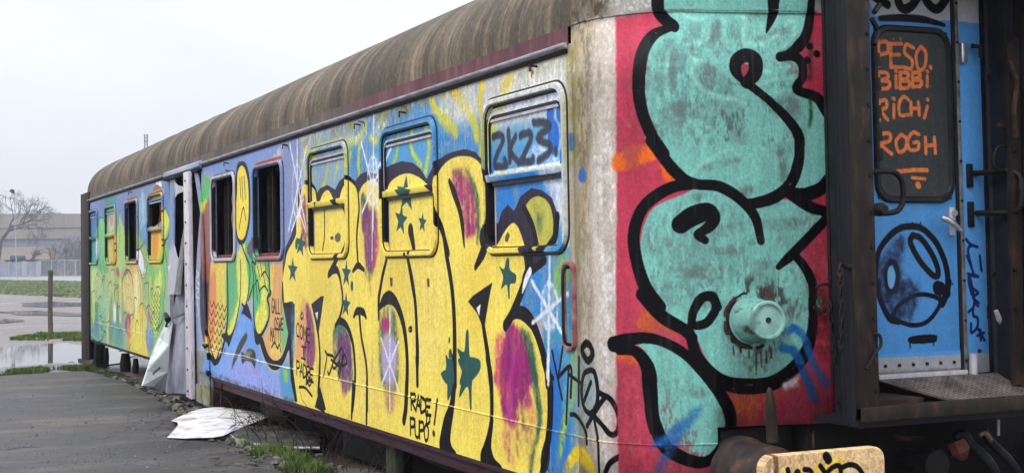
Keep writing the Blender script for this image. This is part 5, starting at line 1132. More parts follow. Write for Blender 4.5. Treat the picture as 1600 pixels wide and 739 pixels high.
("s",(7,6,12),1,0,[9,10,8,6,4,4],1,[705,1790,763,1828,845,1853,877,1818,843,1770,790,1741,830,1710]),
("s",(7,6,12),1,0,[4,4.5,4,4.5,4.5,4.5,3],1,[749,1292,761,1357,812,1422,865,1418,876,1367,834,1305,784,1287,749,1288]),
("s",(7,6,12),1,0,[4.5],1,[770,1377,799,1421,859,1433,887,1375]),
("s",(7,6,12),1,0,[8,6,5,5,6,6.5,5.5,5,6,7,7],1,[338,1195,449,1224,564,1223,695,1161,815,1044,913,909,943,800,902,694,818,617,720,624,607,691,555,798]),
("s",(7,6,12),1,0,[7,7,8,6,4],1,[560,774,543,845,534,976,523,1084,461,1161,367,1163]),
("f",(150,60,70),1,0.3,0,1,[1042,2590,1062,2597,1081,2585,1072,2553,1051,2530,1041,2558]),
("s",(30,95,165),0.8,1,[4],1,[1253,1249,1291,1260,1341,1210,1388,1075,1452,975]),
("s",(30,95,165),0.85,1,[4.5],1,[1225,1164,1288,1139,1348,1003,1390,905]),
("f",(30,95,165),0.75,2.5,0,1,[528,701,603,762,700,833,787,896,787,866,685,726,649,679,575,561,550,583,601,679]),
("f",(225,225,225),0.9,1.5,0,1,[1217,982,1262,1006,1306,1027,1298,979,1250,955]),
("s",(70,28,28),0.8,0.3,[1.0],1,[964,1178,967,1136]),
("s",(70,28,28),0.8,0.3,[1.0],1,[1002,1165,1005,1147]),
("s",(70,28,28),0.8,0.3,[1.0],1,[1047,1151,1048,1119]),
("s",(70,28,28),0.8,0.3,[1.0],1,[1136,1149,1138,1094]),
("s",(70,28,28),0.8,0.3,[1.0],1,[1110,1144,1111,1071]),
("s",(70,28,28),0.8,0.3,[1.0],1,[1085,1150,1083,1036]),
("s",(70,28,28),0.8,0.3,[1.0],1,[1161,1160,1164,1115]),
("f",(110,40,35),0.7,1.2,-1,1,[937,1365,970,1401,989,1388,962,1329,947,1257,935,1269]),
("f",(60,45,40),0.6,2.5,-1,1,[925,1378,1042,1472,1169,1457,1218,1383,1214,1213,1149,1161,1022,1164,934,1233]),
("f",(40,90,40),0.6,3.5,1,1,[1059,1121,1134,1094,1132,1016,1056,1024]),
("f",(60,50,40),0.4,3,1,1,[1085,1156,1161,1154,1145,1034,1095,1035]),
("f",(30,75,35),0.7,3,0.8,1,[1389,1464,1453,1436,1443,1357,1393,1365]),
("f",(60,20,25),0.6,4,0.8,1,[1365,1493,1463,1459,1474,1103,1401,1170]),
("s",(40,20,25),0.6,1.5,[2.2],1,[1414,2928,1410,2800,1413,2672,1406,2523]),
("s",(30,60,30),0.8,1,[1.6],1,[1405,2417,1407,2332,1396,2279]),
("s",(20,10,15),1,0,[3.6],1,[1407,2691,1410,2689]),
("s",(20,10,15),1,0,[3.6],1,[1446,2652,1448,2650]),
("s",(20,10,15),1,0,[3.6],1,[1394,2619,1396,2617]),
("f",(110,85,70),0.85,1,1,0,[867,708,923,795,1541,806,1540,787,922,772,873,676]),
("f",(140,136,124),1,0.6,0.6,0,[9,2856,98,2869,303,2863,454,2864,583,2866,850,2865,855,3049,-78,3153,-92,2810]),
("f",(190,190,185),0.7,4,0.8,1,[382,2874,557,2877,576,2986,385,3005]),
("f",(104,90,70),0.9,5,0.6,1,[-92,2810,98,2869,344,2872,404,3036,-78,3153]),
("f",(70,60,46),0.6,5,-1,1,[-92,2810,258,2857,573,2863,576,3018,-78,3153]),
("f",(225,224,220),0.6,3,-1,1,[344,2872,583,2875,585,2985,385,3005]),
("f",(135,135,135),1,0.6,0.5,0,[1402,2869,1539,2871,1543,3032,1407,3027]),
("f",(120,186,174),1,0.2,0.1,0,[647,2982,645,2871,1401,2872,1416,2993]),
("s",(7,6,12),1,0,[6,6,6],1,[608,2983,613,2920,616,2867]),
("f",(7,6,12),1,0.2,0,0,[1182,2989,1255,2990,1245,2875,1190,2870]),
("s",(7,6,12),1,0,[4,4,4],1,[1427,2993,1423,2929,1415,2864]),
]
DOOR_ART=[
("f",(88,158,222),1,0,0,0,[1082,3120,2373,3213,2264,572,1004,660]),
("f",(196,198,206),1,0.1,0.1,0,[1244,3131,1341,2854,1866,2856,2176,2855,2190,3200]),
("f",(158,162,168),1,0.1,0.2,0,[1177,1100,1322,1098,1856,1093,2106,1089,2097,855,1171,906]),
("f",(130,120,108),0.8,0.6,0.8,0,[1255,1035,1858,1029,1855,969,1253,976]),
("s",(25,25,36),1,0,[3,4,4,2],1,[1380,2843,1508,2853,1659,2853,1801,2831]),
("s",(25,25,36),1,0,[4.5],1,[1350,2950,1429,2917]),
("s",(25,25,36),1,0,[5],1,[1493,2991,1504,2927,1537,2901,1586,2921,1636,2979]),
("s",(25,25,36),1,0,[5],1,[1651,3001,1704,2933,1759,2914,1817,2968]),
("s",(25,25,36),1,0,[3,3.5,3.5,3.5],1,[1298,1421,1318,1610,1374,1695,1457,1753,1538,1767,1620,1752,1713,1670,1771,1538,1773,1408]),
("s",(25,25,36),1,0,[3,3.2,3.4,3],1,[1320,1485,1326,1406,1384,1298,1441,1276]),
("s",(25,25,36),1,0,[4,4],1,[1781,1475,1761,1408,1733,1361]),
("s",(25,25,36),1,0,[3.4],1,[1550,1720,1604,1704,1670,1627,1709,1550,1707,1507,1666,1518,1587,1596,1535,1683,1550,1720]),
("s",(25,25,36),1,0,[3.2],1,[1404,1588,1372,1546,1373,1471,1398,1433,1433,1459,1446,1523,1430,1577,1404,1588]),
("s",(25,25,36),1,0,[4],1,[1706,1463,1736,1452,1732,1428,1702,1429,1694,1453,1706,1463]),
("s",(25,25,36),1,0,[2.4],1,[1409,1311,1452,1363,1547,1407,1632,1411,1717,1382,1697,1329,1627,1270,1541,1256,1458,1276,1401,1311]),
("s",(25,25,36),1,0,[2.5],1,[1734,1375,1707,1342]),
("f",(45,50,75),0.7,3,0.4,1,[1345,1610,1441,1705,1495,1705,1477,1565,1458,1416,1325,1420,1322,1546]),
("f",(40,45,70),0.75,3.2,0.4,1,[1329,1485,1566,1480,1543,1306,1441,1283,1376,1325]),
("f",(120,185,230),1,0.3,0,1,[1404,1566,1382,1535,1382,1471,1403,1447,1423,1470,1432,1523]),
("f",(25,25,36),1,0.2,0,1,[1509,1194,1590,1204,1684,1201,1692,1178,1666,1161,1521,1163]),
("s",(25,25,36),1,0,[0.8],1,[1513,1167,1514,1141]),
("s",(25,25,36),1,0,[0.8],1,[1669,1168,1670,1148]),
("s",(25,25,36),1,0,[1.6],1,[1716,1450,1721,1395]),
("s",(25,25,36),1,0,[0.9],1,[1552,1785,1554,1784]),
("s",(25,25,36),1,0,[0.9],1,[1604,1785,1606,1784]),
("s",(25,25,36),1,0,[0.9],1,[1806,1463,1807,1462]),
("s",(28,40,95),1,0,[1.6],1,[1910,1698,1925,1679,1955,1663]),
("s",(28,40,95),1,0,[1.6],1,[1985,1655,1945,1663,1920,1640,1937,1561,1959,1498]),
("s",(28,40,95),1,0,[1.6],1,[1912,1609,1940,1546]),
("s",(28,40,95),1,0,[1.6],1,[1915,1515,1983,1498,1918,1499,1935,1405]),
("s",(28,40,95),1,0,[1.6],1,[1928,1499,1953,1358,1911,1312]),
("s",(28,40,95),1,0,[1.6],1,[1946,1436,1979,1412,1944,1389,1983,1357]),
("s",(28,40,95),1,0,[1.6],1,[1977,1342,1953,1358,1941,1296,1970,1279,1968,1232,1927,1203,1925,1250]),
("s",(28,40,95),1,0,[1.6],1,[1967,1186,2012,1200]),
("s",(28,40,95),1,0,[1.6],1,[1988,1216,1990,1161]),
("s",(28,40,95),1,0,[1.6],1,[1976,1217,2014,1160]),
("s",(28,40,95),1,0,[1.6],1,[1999,1607,2008,1529]),
("s",(28,40,95),1,0,[1.6],1,[2046,1340,2045,1277]),
]
PANE_ART=[
("f",(62,66,66),1,0,0,0,[1051,3109,2333,3202,2226,579,974,667]),
("s",(238,128,68),1,0.15,[2.1],1,[1356,2596,1356,2723]),
("s",(238,128,68),1,0.15,[2.1],1,[1356,2716,1412,2720,1414,2669,1358,2653]),
("s",(238,128,68),1,0.15,[2.1],0,[1506,2716,1436,2713,1432,2591,1502,2594]),
("s",(238,128,68),1,0.15,[2.1],0,[1434,2655,1490,2659]),
("s",(238,128,68),1,0.15,[2.1],1,[1584,2699,1538,2714,1526,2670,1571,2635,1566,2591,1513,2593]),
("s",(238,128,68),1,0.15,[2.1],1,[1634,2709,1600,2659,1615,2584,1655,2605,1665,2676,1634,2709]),
("s",(238,128,68),1,0.15,[2.1],0,[1693,2604,1696,2599]),
("s",(238,128,68),1,0.15,[2.1],1,[1348,2476,1351,2561]),
("s",(238,128,68),1,0.15,[2.1],1,[1351,2561,1405,2559,1408,2534,1350,2519]),
("s",(238,128,68),1,0.15,[2.1],1,[1350,2519,1419,2513,1410,2482,1348,2476]),
("s",(238,128,68),1,0.15,[2.1],0,[1464,2545,1462,2485]),
("s",(238,128,68),1,0.15,[2.1],0,[1464,2572,1467,2570]),
("s",(238,128,68),1,0.15,[2.1],1,[1489,2483,1492,2567]),
("s",(238,128,68),1,0.15,[2.1],1,[1492,2567,1538,2565,1540,2539,1491,2525]),
("s",(238,128,68),1,0.15,[2.1],1,[1491,2525,1549,2519,1541,2489,1489,2483]),
("s",(238,128,68),1,0.15,[2.1],1,[1571,2494,1574,2570]),
("s",(238,128,68),1,0.15,[2.1],1,[1574,2570,1618,2568,1620,2546,1572,2532]),
("s",(238,128,68),1,0.15,[2.1],1,[1572,2532,1629,2527,1622,2500,1571,2494]),
("s",(238,128,68),1,0.15,[2.1],0,[1670,2553,1668,2499]),
("s",(238,128,68),1,0.15,[2.1],0,[1670,2578,1673,2575]),
("s",(238,128,68),1,0.15,[2.1],1,[1349,2315,1350,2417]),
("s",(238,128,68),1,0.15,[2.1],1,[1350,2412,1395,2418,1396,2383,1354,2366]),
("s",(238,128,68),1,0.15,[2.1],1,[1354,2366,1403,2317]),
("s",(238,128,68),1,0.15,[2.1],0,[1446,2397,1443,2330]),
("s",(238,128,68),1,0.15,[2.1],0,[1446,2428,1448,2425]),
("s",(238,128,68),1,0.15,[2.1],1,[1541,2426,1509,2441,1479,2398,1486,2345,1539,2347]),
("s",(238,128,68),1,0.15,[2.1],0,[1557,2413,1558,2348]),
("s",(238,128,68),1,0.15,[2.1],0,[1606,2414,1610,2349]),
("s",(238,128,68),1,0.15,[2.1],0,[1556,2380,1611,2382]),
("s",(238,128,68),1,0.15,[2.1],0,[1667,2432,1671,2428]),
("s",(238,128,68),1,0.15,[2.1],0,[1666,2394,1643,2334]),
("s",(238,128,68),1,0.15,[2.1],1,[1341,2139,1340,2245]),
("s",(238,128,68),1,0.15,[2.1],1,[1340,2240,1410,2247,1413,2210,1347,2192]),
("s",(238,128,68),1,0.15,[2.1],1,[1347,2192,1423,2140]),
("s",(238,128,68),1,0.15,[2.1],1,[1488,2243,1453,2206,1470,2153,1512,2171,1521,2221,1488,2243]),
("s",(238,128,68),1,0.15,[2.1],1,[1603,2247,1566,2256,1531,2216,1540,2168,1593,2169,1598,2203,1568,2202]),
("s",(238,128,68),1,0.15,[2.1],0,[1646,2230,1647,2149]),
("s",(238,128,68),1,0.15,[2.1],0,[1706,2232,1710,2150]),
("s",(238,128,68),1,0.15,[2.1],0,[1645,2190,1711,2191]),
("s",(238,128,68),1,0,[2.3],1,[1454,2049,1555,2059,1651,2060]),
("s",(238,128,68),1,0,[1.8],1,[1551,2020,1636,2014]),
("s",(238,128,68),1,0,[3.4],1,[1588,1983,1593,1977]),
("s",(130,135,140),0.7,0.3,[1],1,[1431,2435,1435,2427]),
("s",(130,135,140),0.7,0.3,[1],1,[1498,2746,1502,2737]),
("s",(130,135,140),0.7,0.3,[1],1,[1451,2744,1455,2735]),
("s",(130,135,140),0.7,0.3,[1],1,[1706,2800,1710,2792]),
("s",(130,135,140),0.7,0.3,[1],1,[1688,2504,1692,2495]),
]
BUFFER_ART=[
("f",(226,190,140),1,0,0.2,0,[-49,1071,1388,996,1359,206,-68,349]),
("f",(240,195,60),0.85,2,0.4,1,[331,653,345,673,384,660,436,666,516,666,556,684,637,695,704,679,683,648,647,596,330,621]),
("f",(60,30,20),0.8,0.8,0.4,1,[295,747,315,740,327,707,321,622,305,623,303,687]),
("s",(7,6,12),1,0,[2.4],1,[377,668,389,627]),
("s",(7,6,12),1,0,[2.4],1,[409,615,429,656,448,611]),
("s",(7,6,12),1,0,[2.4],1,[469,661,502,651,514,606]),
("s",(7,6,12),1,0,[2.4],1,[556,671,581,634,580,601]),
("s",(7,6,12),1,0,[2.4],1,[588,633,622,658,663,660,674,593]),
("s",(7,6,12),1,0,[2.4],1,[676,654,717,664,758,653,791,618,804,583]),
("s",(7,6,12),1,0,[4.2],1,[590,712,601,695]),
("f",(120,60,35),0.6,1,1,1,[805,654,823,648,818,632,806,636]),
("f",(120,60,35),0.6,1,1,1,[846,656,864,650,860,634,847,638]),
("f",(120,60,35),0.6,1,1,1,[873,632,891,626,887,610,874,614]),
("f",(120,60,35),0.6,1,1,1,[378,724,395,718,390,702,379,706]),
("f",(120,60,35),0.6,1,1,1,[463,728,480,723,476,707,464,711]),
("f",(120,60,35),0.6,1,1,1,[523,729,540,724,536,708,524,712]),
("f",(120,60,35),0.6,1,1,1,[345,710,362,704,357,689,346,693]),
("f",(120,60,35),0.6,1,1,1,[712,732,729,727,724,710,712,715]),
("f",(120,60,35),0.6,1,1,1,[889,675,907,670,902,653,890,657]),
]
# ------------------------------------------------------------ canvases
cvS=Canvas(-19.0,2.1,.25,3.1,256,(172,175,184)).draw(SIDE_ART).wear(.10); M['side_paint']=paint_mat('side_paint',cvS)
cvD=Canvas(1.15,2.2,.9,3.2,300,(88,158,222)).draw(DOOR_ART).wear(.05); M['door_paint']=paint_mat('door_paint',cvD,scr=.25,bstr=.1)
cvP=Canvas(1.15,2.1,1.7,3.0,300,(62,66,66)).draw(PANE_ART).wear(.12); M['pane_paint']=paint_mat('pane_paint',cvP,rough=.3,scr=.4,bstr=.1)
cvB=Canvas(.1,1.1,.3,.85,300,(226,190,140)).draw(BUFFER_ART).wear(.2); M['buffer_paint']=paint_mat('buffer_paint',cvB,rough=.6,scr=1.6,bstr=.5)
def roof_mat():
    m,nt,b=mat('roof_metal'); tc=N(nt,'ShaderNodeTexCoord')
    n1=noise_n(nt,1,9,.75,(3.1,.45,.45)); n2=noise_n(nt,1,9,.82,(13,1.1,1.1)); n3=noise_n(nt,1.1,5,.6); n4=noise_n(nt,42,6,.85,(1,.6,.6))
    r=ramp(nt,n1.outputs[0],[(.32,(.035,.027,.018)),(.43,(.095,.072,.046)),(.52,(.18,.138,.09)),(.60,(.28,.225,.155)),(.70,(.46,.39,.31))])
    r2=ramp(nt,n2.outputs[0],[(.30,(.16,.15,.14)),(.48,(.62,.60,.56)),(.60,(1.25,1.15,1.0)),(.75,(2.4,2.2,1.9))]); c=mixc(nt,.85,r.outputs[0],r2.outputs[0],'MULTIPLY')
    r3=ramp(nt,n3.outputs[0],[(.42,(0,0,0)),(.62,(1,1,1))]); c=mixc(nt,mixf(nt,r3.outputs[0],.6),c,(.045,.045,.022))
    r4=ramp(nt,n4.outputs[0],[(.50,(0,0,0)),(.60,(1,1,1))]); c=mixc(nt,mixf(nt,r4.outputs[0],.62),c,(.022,.018,.014)); r5=ramp(nt,n4.outputs[0],[(.36,(1,1,1)),(.44,(0,0,0))]); c=mixc(nt,mixf(nt,r5.outputs[0],.45),c,(.27,.235,.19))
    nt.links.new(c,b.inputs['Base Color']); b.inputs['Roughness'].default_value=.78
    ad=N(nt,'ShaderNodeMath',operation='ADD'); nt.links.new(n2.outputs[0],ad.inputs[0]); nt.links.new(n4.outputs[0],ad.inputs[1]); bump(nt,b,ad.outputs[0],.35,.01); return m
M['roof_metal']=roof_mat()
def cant_mat():
    m,nt,b=mat('cant_rail_paint'); tc=N(nt,'ShaderNodeTexCoord'); sp=N(nt,'ShaderNodeSeparateXYZ'); nt.links.new(tc.outputs['Object'],sp.inputs[0])
    n=noise_n(nt,1,5,.65,(7,3,1.2)); mr=N(nt,'ShaderNodeMapRange'); mr.inputs[1].default_value=-5.6; mr.inputs[2].default_value=-1.2; nt.links.new(sp.outputs[0],mr.inputs[0])
    ad=N(nt,'ShaderNodeMath',operation='ADD'); nt.links.new(mr.outputs[0],ad.inputs[0]); nt.links.new(n.outputs[0],ad.inputs[1])
    f=ramp(nt,ad.outputs[0],[(.86,(0,0,0)),(1.0,(1,1,1))]); brown=ramp(nt,n.outputs[0],[(.3,(.04,.034,.026)),(.6,(.12,.10,.075)),(.8,(.25,.22,.18))]); red=ramp(nt,n.outputs[0],[(.34,(.045,.025,.025)),(.5,(.12,.035,.045)),(.75,(.2,.08,.085))])
    nt.links.new(mixc(nt,f.outputs[0],brown.outputs[0],red.outputs[0]),b.inputs['Base Color']); b.inputs['Roughness'].default_value=.7; bump(nt,b,n.outputs[0],.4,.01); return m
M['cant']=cant_mat()

# ------------------------------------------------------------ carriage skin geometry
XF=-18.35; HW=1.55
PLAN=[(0,0),(.18,0),(.27,.012),(.36,.055),(.45,.12),(.52,.185),(.57,.275),(.61,.40),(.655,.60),(.70,.78),(.75,.96),(.775,1.10),(.79,1.3),(.80,1.55)]
_P=np.array(PLAN); _C=np.r_[0,np.cumsum(np.hypot(*(_P[1:]-_P[:-1]).T))]
def plan(s):
    if s<=0: return Vector((s,0)),Vector((0,-1))
    f=lambda t:Vector((float(np.interp(t,_C,_P[:,0])),float(np.interp(t,_C,_P[:,1]))))
    a,b=f(max(s-.04,0)),f(min(s+.04,_C[-1])); t=(b-a).normalized(); return f(s),Vector((t.y,-t.x))
def skin(s,z,off=0):
    p,n=plan(s); q=p+n*off; return (q.x,q.y,z)
def uvS(co):  # side plane and curved end -> paint canvas
    x,y,z=co
    if x<=.02 and y<.6: return cvS.uv(x,z)
    d=np.hypot(_P[:,0]-x,_P[:,1]-min(y,3.1-y)); s=float(np.interp(min(y,3.1-y),_P[2:,1],_C[2:])) if min(y,3.1-y)>.0125 else min(x,.272)
    return cvS.uv(s,z)
car=thing('railway_carriage',(-9.2,1.55,0),'derelict railway carriage covered in yellow, green and red graffiti with a streaked brown roof','carriage')
WR=[-.06,-1.96,-3.86,-5.76,-7.60,-11.52,-13.40,-15.35,-17.28]; WZ0,WZ1,WB=1.66,2.59,2.12; WW=1.13
kinds=['big','mid','mid2','open_red','open_pale','half','open','shut','shut']
holes=[(r-WW+.035,r-.035,WZ0+.035,WZ1-.035) for r in WR]+[(-11.15,-9.25,-.5,2.70)]
def bottom(s0,s1):
    m=(s0+s1)/2
    return .06 if -9.25<m<-8.84 else .41
def build_side():
    xs=sorted(set([XF,0,-8.84]+[h[0] for h in holes]+[h[1] for h in holes]+list(np.round(np.arange(XF,0,.6),3)))); zs=sorted(set([.06,.41,.70,2.70,2.77]+[WZ0+.035,WZ1-.035]+[1.1,2.12]))
    mb=MB()
    for a,b in zip(xs[:-1],xs[1:]):
        for c,d in zip(zs[:-1],zs[1:]):
            if (c+d)/2<bottom(a,b): continue
            if any(h[0]<=(a+b)/2<=h[1] and h[2]<=(c+d)/2<=h[3] for h in holes): continue
            mb.quad(skin(a,c),skin(b,c),skin(b,d),skin(a,d))
    return mb
def weld(o,dist=.0005):
    import bmesh; bm=bmesh.new(); bm.from_mesh(o.data); bmesh.ops.remove_doubles(bm,verts=bm.verts,dist=dist); bm.to_mesh(o.data); bm.free(); return o
o=build_side().build('side_wall',M['side_paint'],car,uv=uvS); weld(o); solidify(o,.05)
# curved near end
ss=[0,.09,.18,.225,.27,.32,.37,.42,.47,.52,.56,.60,.66,.72,.8,.873,.95,1.05,1.2,1.35,1.47,1.56]
mb=MB(); zt=lambda s: 2.862
for a,b in zip(ss[:-1],ss[1:]):
    z0=.41 if (a+b)/2<.873 else .78
    zz=[z0,.70] if z0<.7 else [z0]
    zz+=[1.2,1.7,2.2,2.5]
    for c,d in zip(zz[:-1],zz[1:]): mb.quad(skin(a,c),skin(b,c),skin(b,d),skin(a,d))
    mb.quad(skin(a,2.5),skin(b,2.5),skin(b,zt(b)),skin(a,zt(a)))
o=mb.build('end_wall',M['side_paint'],car,smooth=True,uv=uvS); weld(o); solidify(o,.04)
# mirrored part of the near end beyond the gangway, off side and far end
mb=MB()
for a,b in zip(ss[:-1],ss[1:]):
    p=lambda s,z:(skin(s,z)[0],3.1-skin(s,z)[1],z)
    if b>1.36: continue
    mb.quad(p(b,.8),p(a,.8),p(a,2.86),p(b,2.86))
mb.build('off_end_wall',simple('faded_red',[(.3,(.22,.02,.04)),(.5,(.38,.035,.065)),(.7,(.46,.08,.11))],7,.55),car,smooth=True)
MB().quad((XF,3.1,.41),(0,3.1,.41),(0,3.1,2.86),(XF,3.1,2.86)).build('off_side_wall',M['pale_metal'],car,solid=.05)
mb=MB(); fe=[(XF-p[0],p[1]) for p in PLAN]+[(XF-p[0],3.1-p[1]) for p in PLAN[::-1][1:]]
for a,b in zip(fe[:-1],fe[1:]): mb.quad((a[0],a[1],.41),(b[0],b[1],.41),(b[0],b[1],2.86),(a[0],a[1],2.86))
mb.build('far_end_wall',M['rust'],car,smooth=True)
# raised weld line
ridge=[skin(s,.70) for s in [XF,-11.25]]; r2=[skin(s,.70) for s in [-9.2,-5,0,.18,.27,.37,.47,.56,.66,.8,.87]]
def strip(mb,pts,h,d):
    for (a,b) in zip(pts[:-1],pts[1:]):
        (sa,za),(sb,zb)=a,b
        mb.hull8([skin(sa,za-h,-.002),skin(sb,zb-h,-.002),skin(sb,zb-h*.4,d),skin(sa,za-h*.4,d),skin(sa,za+h,-.002),skin(sb,zb+h,-.002),skin(sb,zb+h*.4,d),skin(sa,za+h*.4,d)])
mb=MB(); strip(mb,[(XF,.70),(-11.25,.70)],.006,.005); strip(mb,[(-9.24,.70),(0,.70)]+[(s,.70) for s in(.1,.18,.27,.37,.47,.56,.66,.8,.87)],.006,.005); mb.build('weld_line',M['side_paint'],car,uv=uvS)
mb=MB(); strip(mb,[(s,2.86) for s in(.18,.27,.37,.47,.56,.66,.8,1.05,1.35,1.5)],.007,.006); mb.build('seam_line',M['side_paint'],car,uv=uvS)
# cant rail and gutter
MB().quad((XF,-.001,2.77),(-.03,-.001,2.77),(-.03,-.001,2.862),(XF,-.001,2.862)).build('cant_rail',M['cant'],car,solid=-.004)
mb=MB(); 
for a,b in((XF,-11.25),(-9.18,-.04)): mb.hull8([(a,-.030,2.760),(b,-.030,2.760),(b,0,2.742),(a,0,2.742),(a,-.034,2.775),(b,-.034,2.775),(b,0,2.780),(a,0,2.780)])
for a,b in((XF,-11.25),(-9.18,-.04)): MB().box(a,b,-.012,-.001,2.722,2.742).build('gutter_shadow_strip',M['black'],car)  # shadow line below the gutter, put in as a black strip
mb.build('gutter',M['gutter_metal'],car,bevel=.004)
mb=MB(); mb.hull8([(-11.28,-.05,2.735),(-9.16,-.05,2.735),(-9.16,0,2.71),(-11.28,0,2.71),(-11.28,-.045,2.785),(-9.16,-.045,2.785),(-9.16,0,2.81),(-11.28,0,2.81)]); mb.build('door_drip_rail',M['side_paint'],car,uv=uvS,bevel=.005); MB().box(-11.25,-9.2,-.05,0,2.685,2.705).build('drip_black_strip',M['black'],car)  # plain black strip along the bottom of the drip rail
for p in([-.42,2.70],[-2.55,2.66],[-3.55,2.67],[-5.6,2.68],[-7.9,2.68],[-13.9,2.68]):
    mb=MB(); mb.tube([(p[0],-.002,p[1]),(p[0],-.05,p[1]+.005),(p[0]+.02,-.055,p[1]-.03)],.007,6); mb.build('hook',M['dark_iron'],car)
# roof
def plan_ring(ds,de):
    out=[]
    for px,py in [(XF-p[0],p[1]) for p in PLAN[::-1]]+PLAN:
        y=ds+py*(HW-ds)/HW; x=px
        if px>0: x=max(px-de*min(1,px/.3),0)
        elif px<XF: x=min(px+de*min(1,(XF-px)/.3),XF)
        out.append((x,y))
    return out
TT=[R(a) for a in(0,3,6,9,13,17,22,27,32,38,44,50,56,63,70,77,84,90)]
def rz(t): return 2.862+.73*math.sin(t)**.85
def rd(t): return HW*(1-max(math.cos(t),0)**.8)
rings=[]
for t in TT:
    d=rd(t); rings.append([(x,y,rz(t)) for x,y in plan_ring(d,(d/HW)**1.3*1.1)])
# densify along X for relief
def dens(r):
    xs=[q for q in r if q[0]<=XF+1e-6]; ne=[q for q in r if q[0]>=-1e-6]; y=ne[0][1]; return xs+[(x,y,r[0][2]) for x in np.linspace(XF+.25,-.25,72)]+ne
rings=[dens(r) for r in rings]; mb=MB(); m_=len(rings[0]); assert all(len(r)==m_ for r in rings)
def rj(p,t): 
    k=.001*math.sin(p[0]*6.6)+.004*noise.noise(Vector((p[0]*1.3,p[2]*2,p[1]*2))); return (p[0],p[1]+k*math.cos(t),p[2]+k*math.sin(t))
for side in(0,1):
    n=len(mb.v)
    for r,t in zip(rings,TT):
        for p in r: q=rj(p,t) if t>.05 else p; mb.v.append(q if not side else (q[0],3.1-q[1],q[2]))
    for i in range(len(rings)-1):
        for j in range(m_-1):
            f=(n+i*m_+j,n+i*m_+j+1,n+(i+1)*m_+j+1,n+(i+1)*m_+j); mb.f.append(f if not side else f[::-1])
mb.build('roof',M['roof_metal'],car,smooth=True)
# painted dome strip above the end seam (grey with the green bubble running over it)
mb=MB(); TS=[R(a) for a in(0,2,4,6.5,9,12)]
def roofpt(s,t,off=.006):
    d=rd(t); de=(d/HW)**1.3*1.1; p,n=plan(max(s,0)); x,y=p.x,p.y
    y2=d+y*(HW-d)/HW; x2=max(x-de*min(1,x/.3),0) if x>0 else s
    return (x2+n.x*off,y2+n.y*off,rz(t))
sr=[.0,.1,.18,.27,.32,.37,.42,.47,.52,.56,.6,.66,.72,.8,.95,1.1,1.25,1.4,1.56,1.7,1.95]; vv=[]
for t in TS:
    for s in sr: vv.append(roofpt(s,t))
mb.v=vv; k=len(sr)
for i in range(len(TS)-1):
    for j in range(k-1): mb.f.append((i*k+j,i*k+j+1,(i+1)*k+j+1,(i+1)*k+j))
me_s=[(s) for t in TS for s in sr]; me_z=[rz(t) for t in TS for s in sr]
o=mb.build('roof_end_panel',M['side_paint'],car,smooth=True); l=o.data.uv_layers.new(name='UVMap'); idx=np.empty(len(o.data.loops),int); o.data.loops.foreach_get('vertex_index',idx)
co=np.array([cvS.uv(a,b) for a,b in zip(me_s,me_z)]); l.data.foreach_set('uv',co[idx].astype(np.float32).ravel())
seam0=None
for i in range(10):
    x=-9.3-i*.955; mb=MB(); pp=[(x,rd(t),rz(t)) for t in TT]+[(x,3.1-rd(t),rz(t)) for t in TT[::-1][1:]]
    for (a,b) in zip(pp[:-1],pp[1:]):
        na=Vector((0,a[1]-HW,a[2]-2.5)).normalized()*.006; nb=Vector((0,b[1]-HW,b[2]-2.5)).normalized()*.006
        mb.hull8([(x-.014,a[1],a[2]),(x+.014,a[1],a[2]),(x+.014,b[1],b[2]),(x-.014,b[1],b[2]),(x-.006,a[1]+na.y,a[2]+na.z),(x+.006,a[1]+na.y,a[2]+na.z),(x+.006,b[1]+nb.y,b[2]+nb.z),(x-.006,b[1]+nb.y,b[2]+nb.z)])
    if seam0 is None:
        # build once at local x, then share
        for q in range(len(mb.v)): v=mb.v[q]; mb.v[q]=(v[0]-x,v[1],v[2])
        seam0=mb.build('roof_seam',M['roof_metal'],None); o=seam0
    else: o=seam0.copy(); C.objects.link(o)
    o.location=(x,0,0); adopt(o,car)
